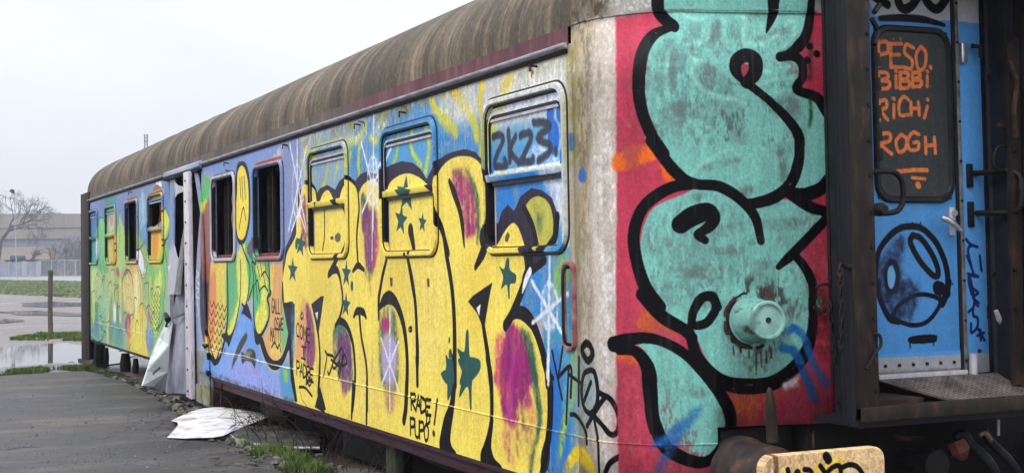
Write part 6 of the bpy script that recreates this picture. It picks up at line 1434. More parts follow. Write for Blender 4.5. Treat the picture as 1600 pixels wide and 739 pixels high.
# ------------------------------------------------------------ windows
Pn=lambda u,v,d:(u,-d,v)
def pane(parent,name,a,b,c,d,depth,mat_,uvf=uvS):
    mb=MB().box(a,b,depth,depth+.012,c,d); return mb.build(name,mat_,parent,uv=uvf)
for i,(r,kd) in enumerate(zip(WR,kinds)):
    l=r-WW; painted=kd in('big','mid','mid2','shut','half'); fm=M['side_paint']
    if kd=='open_pale': fm=M['pale_metal']
    w=ring(MB(),Pn,l,r,WZ0,WZ1,.13,.046,-.03,.024).build('window_frame',fm,car,smooth=True,uv=uvS)
    if kd=='open_red': tag(w,'window frame with orange and red spray on its top edge')
    li,ri,bi,ti=l+.038,r-.038,WZ0+.038,WZ1-.038
    ring(MB(),Pn,l-.009,r+.009,WZ0-.009,WZ1+.009,.139,.020,-.004,.006).build('frame_joint',M['seal_black'],w,smooth=True)
    ring(MB(),Pn,l+.034,r-.034,WZ0+.034,WZ1-.034,.10,.014,-.03,.013).build('glazing_rubber',M['seal_black'],w,smooth=True)
    if painted:
        MB().box(li,ri,.03,.07,ti-.05,ti+.02).build('window_head',M['side_paint'],w,uv=uvS)
        mb=MB(); ring(mb,Pn,li+.012,ri-.012,WB-.01,ti-.045,.08,.024,-.05,.0); mb.build('vent_frame',M['pale_metal'] if kd in('mid','mid2') else M['side_paint'],w,smooth=True,uv=uvS); ring(MB(),Pn,li+.034,ri-.034,WB-.01,ti-.067,.065,.012,-.05,.002).build('vent_rubber',M['seal_black'],w)
        MB().box(li+.05,ri-.05,.0,.02,ti-.10,ti-.085).build('vent_lip',M['pale_metal'],w)
        mb=MB(); mb.hull8([(li,-.012,WB-.028),(ri,-.012,WB-.028),(ri,.05,WB-.028),(li,.05,WB-.028),(li,-.022,WB+.016),(ri,-.022,WB+.016),(ri,.05,WB+.03),(li,.05,WB+.03)]); mb.build('window_rail',M['side_paint'],w,uv=uvS,bevel=.006)
        if kd!='half': pane(w,'upper_pane',li+.02,ri-.02,WB,ti-.02,.012,M['side_paint'])
        pane(w,'lower_pane',li+.075,ri-.012,bi,WB,.024,M['side_paint'])
        MB().box(li,li+.016,.0,.034,bi,WB-.03).build('slide_channel',M['seal_black'],w); MB().box(li+.016,li+.085,.034,.04,bi,WB-.03).build('dark_gap',M['reflect'],w); MB().box(li+.070,li+.078,.018,.03,bi,WB-.03).build('channel_rib',M['pale_metal'],w); MB().box(li+.07,ri,.004,.024,WB-.052,WB-.028).build('rail_shadow_strip',M['seal_black'],w)  # last box: black strip standing in for the shadow under the rail
        MB().box(li,ri,.012,.045,bi-.02,bi+.012).build('window_sill',M['side_paint'],w,uv=uvS)
    if kd=='half':
        MB().tube([(li+.5,.05,WB),(li+.62,.06,WB+.2),(li+.6,.05,WB+.42)],.02,5).build('torn_trim',M['interior_red'],w)
        mb=MB(); mb.prism([(li,.04,WB),(li+.2,.04,WB+.03),(li+.5,.04,WB+.06),(li+.9,.04,WB+.12),(ri,.04,WB+.02),(ri,.04,WB)],(0,.01,0)); mb.build('torn_edge',M['side_paint'],w,uv=uvS)
    if kd.startswith('open'):
        m2=M['frame_brown'] if kd=='open' else (M['interior_red'] if kd=='open_red' else M['frame_brown'])
        mb=MB(); ring(mb,lambda u,v,d:(u,.14-d,v),li+.02,ri-.01,bi+.01,ti,.05,.05,-.03,.02); mb.build('inner_frame',M['dark_iron'],w,smooth=True)
        MB().box(li+.05,ri,.04,.14,bi-.03,bi+.035).build('inner_sill',M['interior_red'],w,bevel=.01)
        MB().box(li+.30,li+.335,.10,.13,bi,ti).build('inner_post',M['frame_brown'],w)
        MB().box(li,ri,-.01,.04,ti-.01,ti+.03).build('window_head',M['side_paint'],w,uv=uvS)
        if kd=='open_pale':
            MB().tube([(r-.05,-.01,z) for z in(1.95,2.1,2.2,2.3,2.4)],[.006,.03,.012,.025,.006],6).build('foam_seal',M['dry_grass'],w)
# interior shell
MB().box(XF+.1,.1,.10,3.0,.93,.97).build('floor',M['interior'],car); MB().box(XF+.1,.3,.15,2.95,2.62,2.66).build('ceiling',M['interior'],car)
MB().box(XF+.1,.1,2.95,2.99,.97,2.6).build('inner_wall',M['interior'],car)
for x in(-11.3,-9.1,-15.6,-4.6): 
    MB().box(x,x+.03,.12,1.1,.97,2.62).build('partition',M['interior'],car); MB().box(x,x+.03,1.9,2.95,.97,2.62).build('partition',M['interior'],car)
seat=None
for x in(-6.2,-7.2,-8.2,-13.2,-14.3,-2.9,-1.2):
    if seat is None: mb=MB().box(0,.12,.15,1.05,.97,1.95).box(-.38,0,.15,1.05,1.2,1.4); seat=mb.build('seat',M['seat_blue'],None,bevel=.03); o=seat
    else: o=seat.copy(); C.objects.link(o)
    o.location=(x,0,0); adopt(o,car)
# ------------------------------------------------------------ wrecked doors
def sheet(P,name,mt,parent,th=.018,uv=None,push=0):
    mb=MB(); mb.v=list(P)+[(p[0]+.002,p[1]+th,p[2]) for p in P]; n=len(P)
    import mathutils
    tri=mathutils.geometry.tessellate_polygon([[Vector((p[0],0,p[2])) for p in P]])
    mb.f=[tuple(t) for t in tri]+[tuple(n+i for i in t[::-1]) for t in tri]+[(i,(i+1)%n,n+(i+1)%n,n+i) for i in range(n)]
    o=mb.build(name,mt,parent,uv=uv)
    import bmesh; bm=bmesh.new(); bm.from_mesh(o.data); bmesh.ops.recalc_face_normals(bm,faces=bm.faces); bm.to_mesh(o.data); bm.free(); return o
MB().box(-11.2,-9.2,.06,.09,.0,.95).build('step_well',M['dark_iron'],car)
MB().box(-11.14,-9.26,.3,.33,.95,2.7).build('vestibule_screen',M['interior'],car)
leaf=sheet([at_B(B3,488,112,-.02),at_B(B3,512,118,-.02),at_B(B3,516,150,-.02),at_B(B3,510,220,-.03),at_B(B3,507,480,-.06),at_B(B3,520,540,-.08),at_B(B3,534,556,-.09),at_B(B3,528,600,-.10),at_B(B3,512,739,-.12),at_B(B3,478,739,-.10),at_B(B3,482,500,-.04)],'door_leaf',M['side_paint'],car,uv=uvS); tag(leaf,'torn left door leaf with its window knocked out')
sheet([at_B(B3,512,150,-.04),at_B(B3,528,168,-.05),at_B(B3,552,172,-.05),at_B(B3,560,200,-.05),at_B(B3,545,205,-.05),at_B(B3,528,212,-.05),at_B(B3,514,235,-.04)],'torn_flap',M['pale_metal'],leaf,th=.01)
sheet([at_B(B3,562,385,-.06),at_B(B3,570,392,-.06),at_B(B3,569,440,-.07),at_B(B3,552,560,-.11),at_B(B3,538,739,-.16),at_B(B3,510,739,-.16),at_B(B3,534,560,-.11),at_B(B3,550,450,-.08)],'bent_stile',M['dull_metal'],leaf)
o=sheet([at_B(B4,498,270,-.14),at_B(B4,520,140,-.14),at_B(B4,548,20,-.10),at_B(B4,571,0,-.04),at_B(B4,573,235,-.05),at_B(B4,572,655,-.06),at_B(B4,466,648,-.25),at_B(B4,476,480,-.20)],'door_panel',M['lavender_metal'],car,uv=uvS); tag(o,'lower door panel bent outwards, lavender grey')
sheet([at_B(B4,510,255,-.16),at_B(B4,572,225,-.06),at_B(B4,572,240,-.07),at_B(B4,510,262,-.17)],'fold_line',M['seal_black'],o,th=.004)
o=sheet([at_B(B4,470,275,-.18),at_B(B4,496,285,-.18),at_B(B4,480,400,-.22),at_B(B4,470,540,-.26),at_B(B4,456,642,-.28),at_B(B4,425,640,-.36),at_B(B4,398,618,-.45),at_B(B4,338,612,-.60),at_B(B4,362,540,-.52),at_B(B4,385,468,-.42),at_B(B4,430,360,-.26)],'kicked_out_panel',M['kick_paint'],car); tag(o,'pale lower door panel kicked out towards the pavement')
sheet([at_B(B4,395,545,-.47),at_B(B4,436,512,-.40),at_B(B4,430,522,-.40),at_B(B4,438,524,-.40),at_B(B4,400,556,-.47)],'slash_mark',M['seal_black'],o,th=.003)
MB().tube([at_B(B4,466,235,-.2),at_B(B4,478,265,-.22),at_B(B4,470,300,-.22)],[.02,.04,.02],7).build('broken_hinge',M['dark_iron'],car)
a,b,c,d=at_B(B3,558,100,-.09),at_B(B3,582,93,-.09),at_B(B4,600,684,-.11),at_B(B4,573,670,-.11)
dp=MB().prism([a,b,c,d],(0,.05,0)).build('door_post',M['door_white'],car,bevel=.006)
for t in np.linspace(.04,.97,11): p=Vector(a).lerp(Vector(d),t).lerp(Vector(b).lerp(Vector(c),t),.45); MB().lathe(p,(0,-1,0),[(0,.014),(.01,.012)],8).build('bolt',M['dark_iron'],dp)
mb=MB(); mb.tube([at_B(B4,604,0,-.02),at_B(B4,606,200,-.02),at_B(B4,608,400,-.02),at_B(B4,610,690,-.02)],.03,5); mb.build('door_rubber',M['seal_black'],car)
o=sheet([at_B(B5,308,150,-.02),at_B(B5,326,148,-.02),at_B(B5,350,340,-.02),at_B(B5,358,600,-.03),at_B(B6,362,80,-.03),at_B(B6,372,380,-.03),at_B(B6,385,520,-.03),at_B(B6,392,745,-.03),at_B(B6,302,725,-.03),at_B(B6,302,300,-.03),at_B(B6,318,40,-.03),at_B(B5,325,600,-.03),at_B(B5,343,380,-.02)],'right_door_leaf',M['side_paint'],car,uv=uvS)
MB().tube([at_B(B6,362,440,-.04),at_B(B6,372,452,-.05)],.018,6).build('bolt',M['dark_iron'],o); MB().tube([at_B(B4,688,540,-.02),at_B(B4,692,550,-.03)],.03,6).build('bolt',M['dark_iron'],o)
m_,nt_,b_=mat('algae'); nn=noise_n(nt_,5,5,.6,(2,2,.8)); rr_=ramp(nt_,nn.outputs[0],[(.35,(.30,.32,.33)),(.5,(.20,.20,.09)),(.65,(.09,.10,.02))]); nt_.links.new(rr_.outputs[0],b_.inputs['Base Color']); b_.inputs['Roughness'].default_value=.8; M['algae']=m_
sheet([at_B(B4,612,600,-.05),at_B(B4,690,610,-.05),at_B(B4,694,720,-.05),at_B(B4,640,700,-.05),at_B(B4,612,680,-.05)],'mossy_step_panel',M['algae'],car)
# ------------------------------------------------------------ underframe
mb=MB(); mb.box(-8.82,.15,.005,.10,.375,.412); mb.box(-8.82,.15,.03,.10,.30,.38); mb.build('solebar',M['sole_rust'],car,bevel=.004)
MB().box(XF,-11.3,.01,.10,.37,.412).build('solebar',M['dark_iron'],car)
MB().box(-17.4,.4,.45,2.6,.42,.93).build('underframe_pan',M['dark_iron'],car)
MB().box(-8.8,-.2,.40,.44,-.1,.42).build('light_block_panel',M['black'],car)  # added black panel, blocks light so the underside stays dark
MB().box(-8.82,-8.76,.02,.8,.05,.40).build('step_bracket',M['rust'],car); 
mb=MB(); mb.tube([at_Y(346,600,.02),at_Y(345,632,.02)],.012,5); mb.build('bracket_rod',M['rust'],car)
for x0,x1,y0,y1,z0,z1,nm in[(-4.9,-3.6,.25,1.0,.02,.32,'battery_box'),(-2.0,-.6,.3,.9,.0,.34,'air_tank_box'),(-7.9,-7.0,.3,1.0,.05,.36,'battery_box')]: MB().box(x0,x1,y0,y1,z0,z1).build(nm,M['dark_iron'],car,bevel=.02)
MB().tube([(-3.9,.3,.26),(-2.6,.24,.22),(-1.4,.3,.26),(-.4,.28,.30)],.03,8).build('brake_pipe',M['frame_brown'],car)
for bx in(-14.2,-2.6):
    bg_=MB().box(bx-1.6,bx+1.6,.42,.56,.30,.5).box(bx-.3,bx+.3,.4,2.7,.3,.55).box(bx-1.6,bx+1.6,2.54,2.68,.30,.5).build('bogie_frame',M['dark_iron'],car,bevel=.02)
    for dx in(-1.2,1.2):
        for y in(.66,2.36): MB().lathe((bx+dx,y,.32),(0,1,0),[(0,.36),(.03,.46),(.06,.47),(.10,.44),(.13,.2)],28).build('wheel',M['rust'],bg_,smooth=True)
        MB().lathe((bx+dx,.38,.34),(0,1,0),[(0,.10),(.03,.13),(.18,.13)],14).build('axle_box',M['dark_iron'],bg_,smooth=True)
        MB().tube([(bx+dx,.66,.34),(bx+dx,2.4,.34)],.07,10).build('axle',M['dark_iron'],bg_)
# hanging gear at far left, seen against the puddle
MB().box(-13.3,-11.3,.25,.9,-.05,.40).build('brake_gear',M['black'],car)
MB().tube([at_Y(131,569,.0),at_Y(150,570,.0),at_Y(155,562,.0),at_Y(156,535,.0)],.09,8).build('drain_pipe',M['dark_iron'],car)
for x,y0,y1,w in((166,543,572,.05),(196,552,585,.09),(212,560,584,.05)):
    a=at_Y(x,y0,.25); b=at_Y(x,y1,.25); MB().tube([a,((a[0]+b[0])/2,.25,(a[2]+b[2])/2),b],[w*.7,w,w*.8],14).build('spring_hanger',M['dark_iron'],car)
# ------------------------------------------------------------ near end details
base=Vector(at_X(1174,500,.665)); fr=Vector(at_X(1198.5,500,.83)); fr.y=base.y+(fr.y-base.y)*1.0
ax=fr-base; L_=ax.length
lm=MB().lathe(base-ax*.1,ax,[(0,.122),(L_*.12,.122),(L_*.14,.114),(L_*.45,.110),(L_*.62,.103),(L_*.98,.094),(L_*1.08,.093),(L_*1.10,.088)],36).build('tail_lamp',M['lamp_green'],car,smooth=True)
MB().lathe(base+ax*.99,ax,[(0,.094),(.016,.096),(.022,.091),(.022,.080),(.0,.076)],36).build('lens_ring',M['lens'],lm,smooth=True)
MB().lathe(base+ax*1.0,ax,[(0,.079),(.004,.077),(.010,.05),(.013,.012)],36).build('lens',M['lens'],lm,smooth=True)
MB().lathe(base+ax*1.0+ax.normalized()*.010,ax,[(0,.015),(.008,.014)],12).build('lens_bolt',M['seal_black'],lm)
MB().lathe(base-ax*.14,ax,[(0,.137),(L_*.10,.136),(L_*.12,.125)],36).build('base_ring',M['rust'],lm,smooth=True)
mb=MB(); pts_=[]
for k in range(40):
    a=2*math.pi*k/40; q=ax.orthogonal().normalized(); q2=ax.normalized().cross(q); rr2=.136+.012*random.random(); pts_.append(base-ax*.02+(q*math.cos(a)+q2*math.sin(a))*rr2)
for k in range(40):
    if random.random()<.8: mb.tube([pts_[k],pts_[(k+1)%40]],random.uniform(.006,.014),5)
mb.build('flaking_seal',M['rust'],lm); tag(bpy.data.objects['flaking_seal'],kind='stuff')
# gangway: bellows, portal frame, door recess
def bellow(sgn):
    mb=MB(); yy=lambda y:y if sgn>0 else 3.1-y; prof=[]
    for i in range(29):
        t=i/28; X=.78+t*.40; Y=1.075-.165*t; prof.append((X+.0,Y+.028*math.cos(t*2*math.pi*4.5)*(1 if i not in(0,28) else 0)))
    zs=[.80,1.0,1.5,2.0,2.5,3.0]
    for (a,b) in zip(prof[:-1],prof[1:]):
        for c,d in zip(zs[:-1],zs[1:]): mb.quad((a[0],yy(a[1]),c),(b[0],yy(b[1]),c),(b[0],yy(b[1]),d),(a[0],yy(a[1]),d))
    return mb
for s in(1,-1):
    o=bellow(s).build('gangway_bellows',M['black_rubber'],car,smooth=False); weld(o); solidify(o,.02)
    y0,y1=(.875,.985) if s>0 else (3.1-.985,3.1-.875)
    g=MB().box(1.18,1.225,y0,y1,.84,3.04).build('gangway_post',M['frame_brown'],car,bevel=.006)
    ye=y1 if s>0 else y0
    for z in np.arange(.98,3.0,.17): MB().lathe((1.225,ye-(.02 if s>0 else -.02),z),(1,0,0),[(0,.010),(.008,.009)],8).build('bolt',M['dark_iron'],g)
    MB().box(1.0,1.18,min(ye-.008*s,ye+.004*s),max(ye-.008*s,ye+.004*s),.9,3.04).build('gangway_inner_plate',M['frame_brown'],car)
    MB().box(.84,1.0,min(ye+.03*s,ye+.07*s),max(ye+.03*s,ye+.07*s),.9,3.04).build('inner_rubber',M['seal_black'],car)
mb=MB(); mb.box(.80,1.19,.95,2.15,3.02,3.06); mb.build('bellows_top',M['black_rubber'],car); MB().box(1.17,1.235,.885,2.215,3.03,3.14).build('gangway_header',M['frame_brown'],car,bevel=.006)
MB().box(1.17,1.235,.875,2.225,.836,.905).build('gangway_sill_beam',M['frame_brown'],car,bevel=.006)
MB().box(.80,1.17,.92,2.18,.80,.832).build('bellows_bottom',M['black_rubber'],car)
MB().box(.45,.60,.98,2.12,.84,3.0).build('end_bulkhead',M['interior'],car)
# door and surround
dl,dr=1.285,1.845
dd=MB().box(.79,.82,dl,dr,1.0,3.1).build('end_door',M['door_paint'],car,uv=lambda c:cvD.uv(c[1],c[2]),bevel=.004); tag(dd,'light blue end door with black sprayed face and dark window')
Px=lambda x0:(lambda u,v,d:(x0+d,u,v))
wy0,wz0=at_XP(1371,317,.84); wy1,wz1=at_XP(1487,45,.84)
wf=ring(MB(),Px(.822),wy0,wy1,wz0,wz1,.10,.035,-.002,.018).build('window_seal',M['seal_black'],dd,smooth=True)
MB().box(.821,.828,wy0+.02,wy1-.02,wz0+.02,wz1-.02).build('window_pane',M['pane_paint'],wf,uv=lambda c:cvP.uv(c[1],c[2]))
for y0,y1,nm in((1.235,1.262,'door_strip'),(1.864,1.886,'door_strip')):
    st=MB().box(.81,.832,y0,y1,.99,3.1).build(nm,M['dull_metal'],car,bevel=.003)
    for z in np.arange(1.06,3.05,.21): MB().lathe((.832,(y0+y1)/2,z),(1,0,0),[(0,.008),(.006,.007)],8).build('screw',M['dark_iron'],st)
MB().box(.80,.815,1.262,1.285,.99,3.1).build('door_gap_seal',M['seal_black'],car); MB().box(.80,.826,1.845,1.864,.99,3.1).build('door_gap_seal',M['seal_black'],car)
MB().box(.79,.818,1.886,2.045,.99,3.1).build('door_jamb_panel',M['door_paint'],car,uv=lambda c:cvD.uv(c[1],c[2]),bevel=.004)
MB().box(.79,.812,1.03,1.236,.99,3.1).build('door_jamb_panel',M['seal_black'],car)
MB().box(.79,.83,2.045,2.12,.99,3.1).build('dark_jamb',M['seal_black'],car)
MB().box(.80,.86,1.28,1.86,.985,1.012).build('door_sill',M['pale_metal'],car,bevel=.004)
kp=MB().box(.8215,.826,dl+.004,dr-.004,1.022,1.115).build('kick_plate',M['door_paint'],dd,uv=lambda c:cvD.uv(c[1],c[2]))
for k in range(6): MB().lathe((.826,dl+.06+k*.09,1.055),(1,0,0),[(0,.009),(.008,.008)],8).build('rivet',M['rust'],kp)
hp=MB().box(.82,.832,*at_YR(1484,1492,.83),*at_ZR(368,324,1488,.83)).build('handle_plate',M['pale_metal'],dd,bevel=.003)
MB().tube([at_X(1489,350,.835),at_X(1490,352,.87)],.012,8).build('handle_spindle',M['chrome'],hp); MB().tube([at_X(1471,340,.88),at_X(1480,343,.89),at_X(1490,349,.89),at_X(1502,360,.89)],[.014,.017,.015,.012],10).build('door_handle',M['chrome'],hp,smooth=True)
MB().lathe(at_X(1491,333,.832),(1,0,0),[(0,.018),(.01,.016)],12).build('keyhole_rose',M['chrome'],hp)
# grab rails
def rail(pts,r,name='grab_rail'): return MB().tube(catmull3(pts),r,10).build(name,M['dark_iron'],car,smooth=True)
def catmull3(P,k=5):
    P=[Vector(p) for p in P]; out=[]
    for i in range(len(P)-1):
        b,c=P[i],P[i+1]; a=P[i-1] if i else 2*b-c; d=P[i+2] if i+2<len(P) else 2*c-b
        for q in range(k):
            t=q/k; out.append(.5*((2*b)+(c-a)*t+(2*a-5*b+4*c-d)*t*t+(3*b-a-3*c+d)*t**3))
    return out+[P[-1]]
rg=rail([at_X(1522,271,.82),at_X(1555,269,.95),at_X(1580,268,1.02),at_X(1593,276,1.06),at_X(1596,292,1.07),at_X(1596,312,1.07),at_X(1590,328,1.05),at_X(1575,332,1.0),at_X(1548,333,.92),at_X(1526,333,.82)],.0155)
for ya,yb in((256,293),(315,355)): MB().box(.818,.832,*at_YR(1514,1523,.83),*at_ZR(yb,ya,1518,.83)).build('rail_bracket',M['dark_iron'],rg,bevel=.004)
rail([at_X(1360,269,1.12),at_X(1385,268,1.12),at_X(1400,271,1.12),at_X(1410,285,1.12),at_X(1411,312,1.12),at_X(1404,328,1.12),at_X(1388,333,1.12),at_X(1364,333,1.12)],.0145)
MB().lathe(at_X(1366,328,1.19),(1,.0,0),[(0,.03),(.05,.034),(.08,.022)],12).build('rail_knob',M['dark_iron'],car,smooth=True)
rail([at_X(1580,228,1.0),at_X(1560,230,1.0),at_X(1553,245,1.0),at_X(1553,258,1.0),at_X(1562,266,1.0),at_X(1590,268,1.0)],.009)
# latch and right inner details
lt=MB().box(.82,.845,*at_YR(1510,1519,.84),*at_ZR(99,68,1514,.84)).build('latch_bracket',M['chrome'],car,bevel=.004); MB().tube([at_X(1518,72,.85),at_X(1532,74,.87),at_X(1533,90,.87)],.014,8).build('latch_bolt',M['dark_iron'],lt)
MB().tube([at_X(1521,552,.85),at_X(1521,586,.85)],.022,12).build('bolt_cylinder',M['pale_metal'],car)
for x,y in((1545,120),(1550,285),(1552,428),(1545,450),(1546,520),(1530,548)): MB().lathe(at_X(x,y,.9),(1,0,0),[(0,.012),(.01,.009)],8).build('bolt',M['dark_iron'],car)
MB().tube([at_X(1556,485,.9),at_X(1562,500,.9),at_X(1566,508,.9)],[.012,.018,.01],7).build('cable_clip',M['pale_metal'],car)
ch_=MB().prism([at_X(1570,70,1.02),at_X(1588,60,1.02),at_X(1592,300,1.02),at_X(1596,600,1.02),at_X(1580,600,1.02),at_X(1574,300,1.02)],(.02,0,0)).build('folding_plate_edge',M['frame_brown'],car)
for y in(145,190,235,330,420,480): MB().lathe(at_X(1585,y,1.045),(1,0,0),[(0,.014),(.012,.010)],8).build('bolt',M['dark_iron'],ch_)
MB().tube([at_X(1577,95,1.06),at_X(1590,130,1.08),at_X(1584,170,1.08),at_X(1588,215,1.08)],.014,7).build('lever_arm',M['rust'],car); MB().tube([at_X(1560,195,1.0),at_X(1572,200,1.0),at_X(1580,222,1.0)],.012,6).build('lever_arm',M['rust'],car)
# black clips down the left of the opening
for a,b in(((1366,20),(1374,8)),((1366,70),(1372,50)),((1362,30),(1370,45))): MB().tube([at_XM(a,1.2),at_XM(b,1.18)],.014,6).build('clamp',M['dark_iron'],car)
for y0 in(84,122,165,200,232): MB().tube([(1.21,1.03,at_XZ(1368,y0,1.21)),(1.21,1.035,at_XZ(1368,y0+20,1.21))],.018,6).build('clamp',M['dark_iron'],car)
MB().tube(catmull3([at_X(1366,520,1.24),at_X(1375,525,1.24),at_X(1376,540,1.24),at_X(1368,550,1.24),at_X(1360,566,1.24),at_X(1353,576,1.24)]),.008,6).build('bent_lever',M['dark_iron'],car)
# tread plate
tp=[at_X(1371,593,.86),at_X(1420,608,.98),at_X(1465,620,1.07),at_X(1500,630,1.16),at_X(1518,633,1.20)]
yr=2.09; mb=MB(); n_=16
rows=[]
for p in tp:
    rows.append([(p[0],p[1]+(yr-p[1])*j/n_,p[2]+.012*math.sin(j*.7)*0) for j in range(n_+1)])
mb.v=[q for r in rows for q in r]
for i in range(len(rows)-1):
    for j in range(n_): a=i*(n_+1)+j; mb.f.append((a,a+n_+1,a+n_+2,a+1))
tr=mb.build('tread_plate',simple('tread_plate',[(.3,(.03,.02,.017)),(.5,(.075,.052,.043)),(.7,(.14,.115,.10))],9,.6,metal=.2),car,solid=.006)
mb=MB()
def tpz(x):
    xs_=[p[0] for p in tp]; return float(np.interp(x,xs_,[p[2] for p in tp]))
def ty0(x): return float(np.interp(x,[p[0] for p in tp],[p[1] for p in tp]))
for k in range(44):
    for sg in(1,-1):
        y=1.0+k*.035
        pts_=[]
        for t in np.linspace(0,1,7):
            x=.87+t*.325; yy_=y+sg*(x-1.03)*1.1
            if ty0(x)+.01<yy_<2.08: pts_.append((x,yy_,tpz(x)+.002))
        if len(pts_)>1: mb.tube(pts_,.0022,4,cap=False)
mb.build('tread_ribs',simple('tread_rib',[(.3,(.07,.06,.055)),(.6,(.22,.20,.19))],9,.5,metal=.3),tr,)
tag(bpy.data.objects['tread_ribs'],kind='stuff')
MB().box(.86,1.16,1.02,1.3,.90,.925).build('tread_bearer',M['rust'],car)
# headstock, buffers, couplings
MB().box(.40,.585,.50,2.60,.36,.76).build('headstock',M['dark_iron'],car,bevel=.01)
MB().box(.40,.72,.93,2.75,.40,.82).build('coupling_box',M['black'],car,bevel=.02)
MB().prism([at_X(1394,679,.9),at_X(1437,681,.9),at_X(1430,686,.9),at_X(1398,688,.9)],(.02,0,0)).build('rusty_strap',M['rust'],car)
for y in(.585,2.515):
    bf=MB().lathe((.62,y,.56),(1,0,0),[(-.03,.17),(.05,.17),(.06,.155),(.30,.150),(.31,.135),(.36,.13),(.37,.11),(.66,.105)],32).build('buffer',simple('buffer_housing',[(.35,(.015,.014,.016)),(.55,(.05,.035,.03)),(.68,(.16,.07,.045))],7,.6),car,smooth=True)
    hd=MB(); n=0; pr=rrect(y-.34,y+.34,.39,.735,.06,6); rows=[(1.275,1.0),(1.318,1.0),(1.326,.975)]
    hd.v=[]; 
    for X,sc in rows: hd.v+=[(X,y+(a-y)*sc,.5625+(b-.5625)*sc) for a,b in pr]
    k=len(pr); hd.f=[tuple(range(k))[::-1],tuple(range(2*k,3*k))]
    for i in range(2):
        for j in range(k): hd.f.append((i*k+j,i*k+(j+1)%k,(i+1)*k+(j+1)%k,(i+1)*k+j))
    h=hd.build('buffer_head',M['buffer_paint'],bf,uv=lambda c:cvB.uv(c[1] if c[1]<1.3 else 3.1-c[1],c[2])); tag(h,'cream rusty buffer head with black and yellow tag')
    MB().prism([(1.05,y-.02,.69),(1.05,y+.02,.69),(1.26,y+.05,.68),(1.26,y-.05,.68)],(0,0,.012)).build('buffer_lug',M['dark_iron'],bf)
pb=Vector(at_X(1207,690,1.0)); MB().tube([pb,pb+Vector((0,-.004,.10)),pb+Vector((0,-.008,.19)),pb+Vector((0,-.01,.245)),pb+Vector((0,-.01,.26))],[.028,.028,.022,.014,.003],10).build('lamp_iron',M['frame_brown'],car,smooth=True)
MB().tube([at_X(1270,662,.7),at_X(1271,700,.75)],.008,6).build('hanging_rod',M['frame_brown'],car)
MB().tube(catmull3([at_X(1492,684,.9),at_X(1506,679,.92),at_X(1516,694,.94),at_X(1530,706,.98),at_X(1545,722,1.02),at_X(1556,745,1.02),at_X(1560,780,1.0)]),.030,10).build('brake_hose',M['black_rubber'],car,smooth=True)
MB().tube(catmull3([at_X(1536,672,.9),at_X(1548,690,.92),at_X(1562,704,.96),at_X(1578,720,1.0),at_X(1592,745,1.0),at_X(1600,790,1.0)]),.024,10).build('brake_hose',M['black_rubber'],car,smooth=True)
MB().tube([at_X(1493,690,.92),at_X(1500,705,.94),at_X(1506,716,.94)],[.05,.055,.02],8).build('coupling_cock',M['hose_red'],car,smooth=True)
MB().tube(catmull3([at_X(1530,680,.93),at_X(1538,676,.93),at_X(1546,684,.93),at_X(1550,694,.93),at_X(1558,700,.95)]),.012,8).build('cock_handle',simple('brass',[(.3,(.12,.07,.04)),(.6,(.35,.25,.16))],20,.5,metal=.4),car)
MB().tube([at_X(1560,655,.9),at_X(1560,680,.9)],.008,6).build('hanging_rod',M['pale_metal'],car)
MB().lathe((.66,1.55,.55),(1,0,0),[(0,.07),(.2,.06),(.22,.09),(.30,.08)],12).build('draw_hook',M['dark_iron'],car)
# chains
def chain(path,name,parent):
    mb=MB(); P=catmull3(path,6)
    d=0; pts=[P[0]]; 
    L=sum((b-a).length for a,b in zip(P[:-1],P[1:])); nl=int(L/.034)
    for k in range(nl):
        t=(k+.5)/nl*(len(P)-1); i=int(t); p=P[i].lerp(P[min(i+1,len(P)-1)],t-i); dirv=(P[min(i+1,len(P)-1)]-P[i]).normalized()
        q=dirv.orthogonal().normalized(); 
        if k%2: q=dirv.cross(q)
        lp=[p+dirv*.024*math.cos(a)+q*.012*math.sin(a) for a in np.linspace(0,2*math.pi,9)]; mb.tube(lp,.0045,5,cap=False)
    return mb.build(name,M['frame_brown'],parent)
hk=MB().tube(catmull3([at_X(1346,408,1.16),at_X(1335,416,1.12),at_X(1322,417,1.1),at_X(1314,413,1.1),at_X(1311,422,1.1)]),[.02,.016,.01,.008,.006],8).build('chain_hook',M['frame_brown'],car,smooth=True)
chain([at_X(1313,420,1.1),at_X(1314,460,1.1),at_X(1316,510,1.1),at_X(1313,553,1.1)],'chain',hk)
chain([at_X(1294,472,.85),at_X(1298,500,.86),at_X(1301,540,.87),at_X(1304,566,.88)],'chain',car)
MB().tube(catmull3([at_X(1275,450,.79),at_X(1284,444,.82),at_X(1297,446,.82),at_X(1300,460,.82)]),.008,6).build('chain_staple',M['rust'],car)
MB().tube(catmull3([at_X(1272,478,.79),at_X(1283,488,.80),at_X(1290,480,.82)]),.012,6).build('chain_staple',M['rust'],car)
# side grab recess by the near corner (red outlined) with hand rail
mb=MB(); s0,z0=at_W(883.5,547); s1,z1=at_W(897,408)
ring(mb,lambda u,v,d:skin(u,v,d),s0,s1+.02,z0,z1,.05,.022,-.004,.022); gr=mb.build('grab_recess_rim',simple('red_rim',[(.35,(.20,.05,.06)),(.5,(.30,.12,.12)),(.7,(.38,.3,.25))],9,.6),car,smooth=True)
MB().tube(catmull3([skin(s1-.03,z1-.03,.0),skin(s1-.03,z1-.05,.05),skin(s1-.03,(z0+z1)/2,.055),skin(s1-.03,z0+.06,.05),skin(s1-.03,z0+.03,.0)]),.009,8).build('hand_rail',M['seal_black'],gr)
